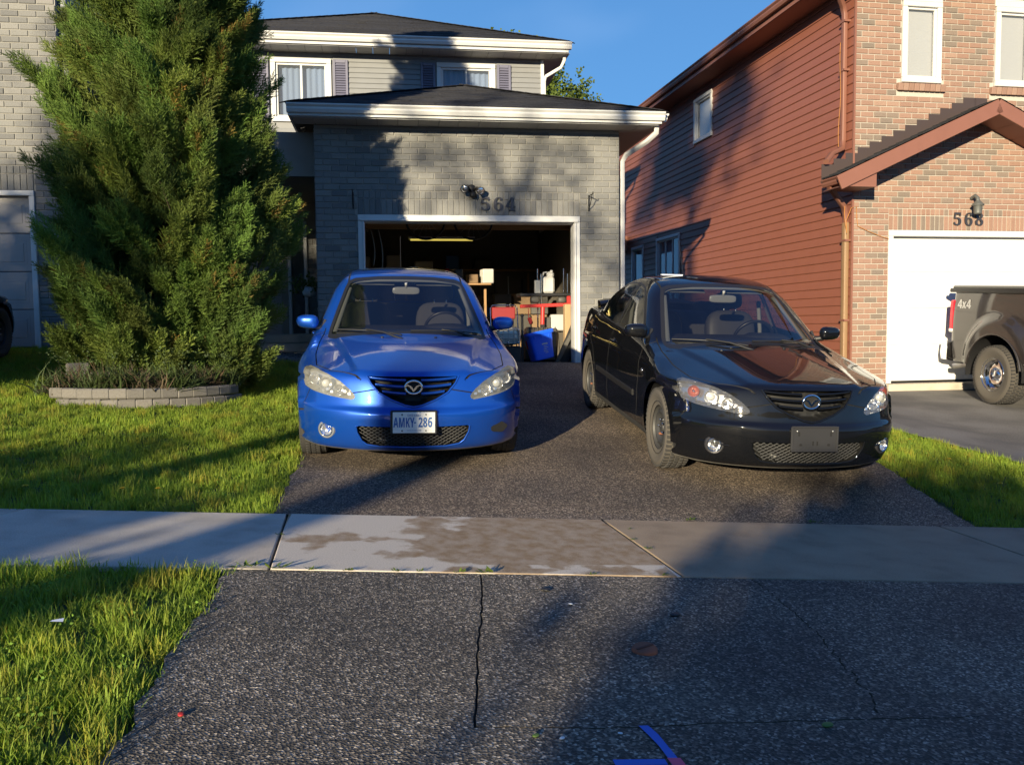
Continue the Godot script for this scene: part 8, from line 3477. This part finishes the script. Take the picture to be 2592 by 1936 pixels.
		if k % 3 != 1:
			var x3 := []
			var t3 := []
			for j in 16:
				x3.append(Transform3D(Basis(Vector3(r.randf(), r.randf(), r.randf()).normalized(), r.randf() * TAU).scaled(Vector3.ONE * r.randf_range(0.4, 0.8)), Vector3(r.randf_range(-0.2, 0.2), r.randf_range(0.05, 0.4), r.randf_range(-0.12, 0.12))))
				t3.append(Color(1, 1, 1) * r.randf_range(0.7, 1.2))
			swarm(pt, "leaves", leaf_clump(70 + k, 0.035, 10), wm, x3, t3)
	# weeds in the joints of the walk
	var wl: Material = M.spring_leaf
	var spots := [[-0.66, -3.99, 0.9], [-0.52, -3.97, 0.8], [-0.36, -3.94, 0.5], [-0.2, -3.93, 0.5], [0.02, -3.92, 0.45], [0.12, -3.92, 0.4], [0.30, -3.905, 0.5], [0.42, -3.90, 0.65], [0.9, -3.87, 0.35], [1.25, -3.86, 0.35], [1.33, -4.35, 0.4], [1.31, -4.55, 0.35], [1.36, -4.8, 0.35], [1.8, -5.05, 0.5], [2.6, -5.02, 0.6], [-0.58, -4.6, 0.35]]
	var letters := ["first", "second", "third", "fourth", "fifth", "sixth", "seventh", "eighth", "ninth", "tenth"]
	for k in spots.size():
		var s: Array = spots[k]
		var w := thing("joint_weed", "small weed at the walk's %s, %s from the left" % ["near edge" if k < 10 else "slab joint", letters[k % 10]], "weed", gp(s[0], s[1], 0.0), 0.0, "weeds in the walk's joints")
		var mb := MB.new()
		mb.colored = true
		for j in 12:
			var a := r.randf() * TAU
			var d := Vector3(cos(a), r.randf_range(0.15, 0.7), sin(a) * 0.6).normalized()
			var l: float = 0.055 * s[2] * r.randf_range(0.6, 1.3)
			var sd := d.cross(Vector3.UP).normalized() * l * 0.22
			mb.tint = Color(1, 1, 1) * r.randf_range(0.7, 1.2)
			var o := Vector3(r.randf_range(-0.05, 0.05) * s[2], 0.012, r.randf_range(-0.008, 0.008))
			mb.face([o, o + d * l * 0.5 + sd, o + d * l, o + d * l * 0.5 - sd], sd.cross(d).normalized() if sd.cross(d).y > 0 else -sd.cross(d).normalized())
		part(w, "leaves", mb.mesh(), wl)
	# dandelions
	var dn := [[-2.15, -5.43, "by the walk, leftmost"], [-1.60, -5.41, "by the walk, second from the left"], [-1.40, -5.42, "by the walk, nearest the asphalt"], [4.48, -5.83, "on the right strip of lawn, nearest the walk"], [4.79, -7.45, "on the right strip of lawn beside the black sedan"], [4.60, -6.6, "on the right strip of lawn, middle one"]]
	for d in dn:
		var t := thing("dandelion", "yellow dandelion flower %s" % d[2], "flower", gp(d[0], d[1], 0.0), 0.0, "dandelions")
		var sm := MB.new()
		sm.tube([Vector3(0, -0.02, 0), Vector3(0.004, 0.08, 0.0)], 0.002, 5)
		part(t, "stem", sm.mesh(), M.weed_leaf)
		var fm := MB.new()
		for k in 18:
			var a := TAU * k / 18.0
			for lv in 2:
				var d3 := Vector3(cos(a + lv * 0.17), 0.35 + lv * 0.6, sin(a + lv * 0.17)).normalized() * (0.020 - lv * 0.005)
				var sd := d3.cross(Vector3.UP).normalized() * 0.003
				var o := Vector3(0.004, 0.08, 0.0)
				fm.face([o - sd * 0.4, o + sd * 0.4, o + d3 + sd, o + d3 - sd], Vector3.UP)
		part(t, "head", fm.mesh(), M.dandelion)
	# rusty valve cap in the apron
	var vc := thing("valve_cap", "rusty round valve cap set in the asphalt apron", "valve cap", gp(0.88, -2.93, 0.004))
	vc.rotation = Vector3(0.12, 0.4, 0.05)
	var v1 := MB.new()
	v1.lathe([Vector2(0.0, 0.016), Vector2(0.040, 0.016), Vector2(0.046, 0.010), Vector2(0.050, -0.02)], 24)
	part(vc, "lid", v1.mesh(), M.rust)
	var v2 := MB.new()
	v2.cbox(Vector3(0, 0.017, 0), Vector3(0.075, 0.006, 0.010), 0.002)
	part(vc, "grip_bar", v2.mesh(), M.rust_dark)
	# loose bits
	var bits := [["chip", "small dark stone chip on the apron near the walk", 0.65, -3.65, M.black, 0.03], ["chip", "dark flat chip on the apron above the valve cap", 1.12, -3.31, M.black, 0.032], ["pebble", "white pebble on the apron at the bottom", 0.45, -2.28, M.jug, 0.012], ["pebble", "pale pebble on the apron above the dark chips", 0.72, -3.45, M.jug, 0.013], ["pebble", "white pebble near the blue paint line", 0.62, -2.30, M.jug, 0.010], ["red_scrap", "tiny red scrap at the grass edge of the apron", -0.60, -2.48, M.red_paint, 0.018], ["leaf_scrap", "small green leaf lying on the shaded apron", 1.25, -2.32, M.weed_leaf, 0.025], ["leaf_scrap", "small green leaf on the apron near the seam's end", 0.38, -2.30, M.weed_leaf, 0.016]]
	for b in bits:
		var mb := MB.new()
		mb.lump(Vector3(0, 0.004, 0), Vector3(b[5] * 1.5, b[5] * 0.4, b[5]), 0.8, Basis(Vector3.UP, r.randf() * 3.0), 10, 6)
		single(b[0], b[1], "debris", mb, b[4], gp(b[2], b[3], 0.006))
	var pa := MB.new()
	pa.face([Vector3(-0.02, 0, -0.012), Vector3(0.02, 0.006, -0.010), Vector3(0.024, 0.0, 0.012), Vector3(-0.018, 0.004, 0.014)], Vector3.UP)
	single("paper_scrap", "white paper scrap lying in the boulevard grass", "litter", pa, M.paper, gp(-1.16, -3.14, 0.055))
	# survey paint
	var bl := MB.new()
	var line := [[0.700, -2.345, 0.014], [0.712, -2.29, 0.015], [0.720, -2.22, 0.012], [0.724, -2.16, 0.013], [0.722, -2.10, 0.013], [0.715, -2.0, 0.013]]
	for k in line.size() - 1:
		var a: Array = line[k]
		var b: Array = line[k + 1]
		bl.face([gp(a[0] - a[2], a[1], 0.009), gp(a[0] + a[2], a[1], 0.009), gp(b[0] + b[2], b[1], 0.009), gp(b[0] - b[2], b[1], 0.009)], Vector3.UP)
	bl.face([gp(0.56, -2.155, 0.009), gp(0.70, -2.15, 0.009), gp(0.70, -2.12, 0.009), gp(0.56, -2.125, 0.009)], Vector3.UP)
	single("paint_line", "blue spray painted survey line on the shaded apron", "marking", bl, M.marking_blue)
	var pk := MB.new()
	pk.face([gp(0.706, -2.148, 0.013), gp(0.742, -2.145, 0.013), gp(0.745, -2.10, 0.013), gp(0.71, -2.09, 0.013)], Vector3.UP)
	single("paint_mark", "pink spray painted dot at the end of the blue line", "marking", pk, M.marking_pink)
	# paving stones on the path to the porch
	var path := Node3D.new()
	path.name = "porch_path"
	add_child(path)
	path.set_meta("kind", "structure")
	for j in 12:
		for i in 7:
			var x := -2.35 + i * 0.215 + (0.107 if j % 2 else 0.0)
			var z := -15.4 + j * 0.215
			if x > -1.12:
				continue
			var mb := MB.new()
			mb.cbox(Vector3.ZERO, Vector3(0.205, 0.06, 0.205), 0.008)
			part(path, "paving_stone", mb.mesh(), M.block_tones[r.randi() % 3], Transform3D(Basis(Vector3(1, 0, 0), r.randf_range(-0.01, 0.01)), Vector3(x, gy(x, z) + 0.0 + r.randf_range(-0.003, 0.003), z)))
# ---------------------------------------------------------------- houses across the street, behind the camera; the cars' paint and glass mirror them
func build_far_side() -> void:
	far_house("brown brick two storey house across the street, straight behind the camera", -3.5, 8.5, 22.0, 31.0, 5.4, 2.2, 0)
	far_house("grey two storey house across the street, right of the brown one", 10.5, 20.5, 22.5, 31.0, 5.3, 2.1, 1)
	far_house("low bungalow across the street, left of the brown house", -21.0, -6.5, 22.0, 31.0, 2.6, 1.9, 2)
	var m: Material = M.street_leaf
	leafy_tree("yard_tree", "round yard tree across the street, between the brown and the grey house", gp(9.5, 19.5), 7.0, Vector3(2.4, 2.4, 2.4), 1.8, 1500, 0.13, m, 61)
	leafy_tree("yard_tree", "round yard tree across the street, in front of the brown house", gp(2.0, 18.5), 5.5, Vector3(1.8, 1.8, 1.8), 1.4, 1200, 0.12, m, 62)

func far_house(label: String, x0: float, x1: float, z0: float, z1: float, tall: float, rise: float, kind: int) -> void:
	var h := thing("far_house", label, "house", Vector3.ZERO, 0.0, "houses across the street")
	var y0 := gy((x0 + x1) / 2, z0) - 0.3
	var y1 := y0 + tall + 0.3
	var w := Wall.new(Vector3(x1, 0, z0), Vector3(-1, 0, 0), Vector3(0, 0, -1))
	var len := x1 - x0
	var body: Material = [M.red_bricks[4], M.siding_grey, M.grey_bricks[1]][kind]
	var holes := []
	var rows := [0.9] if tall < 4.0 else [0.9, 3.4]
	for r in rows:
		for k in 4:
			holes.append(Rect2(len * (0.10 + 0.23 * k), y0 + 0.3 + r, 1.3, 1.25))
	part(h, "front_wall", wall_core(w, 0, len, y0, y1, holes, 0.0, 0.2).mesh(), body)
	var rest := MB.new()
	rest.box(Vector3(x0 + 0.1, (y0 + y1) / 2, (z0 + z1) / 2 + 0.1), Vector3(0.2, y1 - y0, z1 - z0 - 0.2))
	rest.box(Vector3(x1 - 0.1, (y0 + y1) / 2, (z0 + z1) / 2 + 0.1), Vector3(0.2, y1 - y0, z1 - z0 - 0.2))
	rest.box(Vector3((x0 + x1) / 2, (y0 + y1) / 2, z1 + 0.1), Vector3(len, y1 - y0, 0.2))
	part(h, "other_walls", rest.mesh(), body)
	for q in holes:
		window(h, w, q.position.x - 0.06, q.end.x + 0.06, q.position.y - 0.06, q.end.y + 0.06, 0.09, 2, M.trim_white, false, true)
	var roof := MB.new()
	var e := 0.5
	var a := Vector3(x0 - e, y1, z0 - e)
	var b := Vector3(x1 + e, y1, z0 - e)
	var c := Vector3(x1 + e, y1, z1 + e)
	var d := Vector3(x0 - e, y1, z1 + e)
	var mid := (z0 + z1) / 2
	var r0 := Vector3(x0 + (z1 - z0) / 2, y1 + rise, mid)
	var r1 := Vector3(x1 - (z1 - z0) / 2, y1 + rise, mid)
	if r1.x < r0.x + 0.5:
		r0.x = (x0 + x1) / 2 - 0.3
		r1.x = (x0 + x1) / 2 + 0.3
	for f in [[a, b, r1, r0], [b, c, r1], [c, d, r0, r1], [d, a, r0]]:
		var nn: Vector3 = (f[1] - f[0]).cross(f[2] - f[0]).normalized()
		roof.face(f, nn if nn.y > 0 else -nn)
	roof.face([a, b, c, d], Vector3.DOWN)
	part(h, "roof", roof.mesh(), M.shingles[kind % 3])
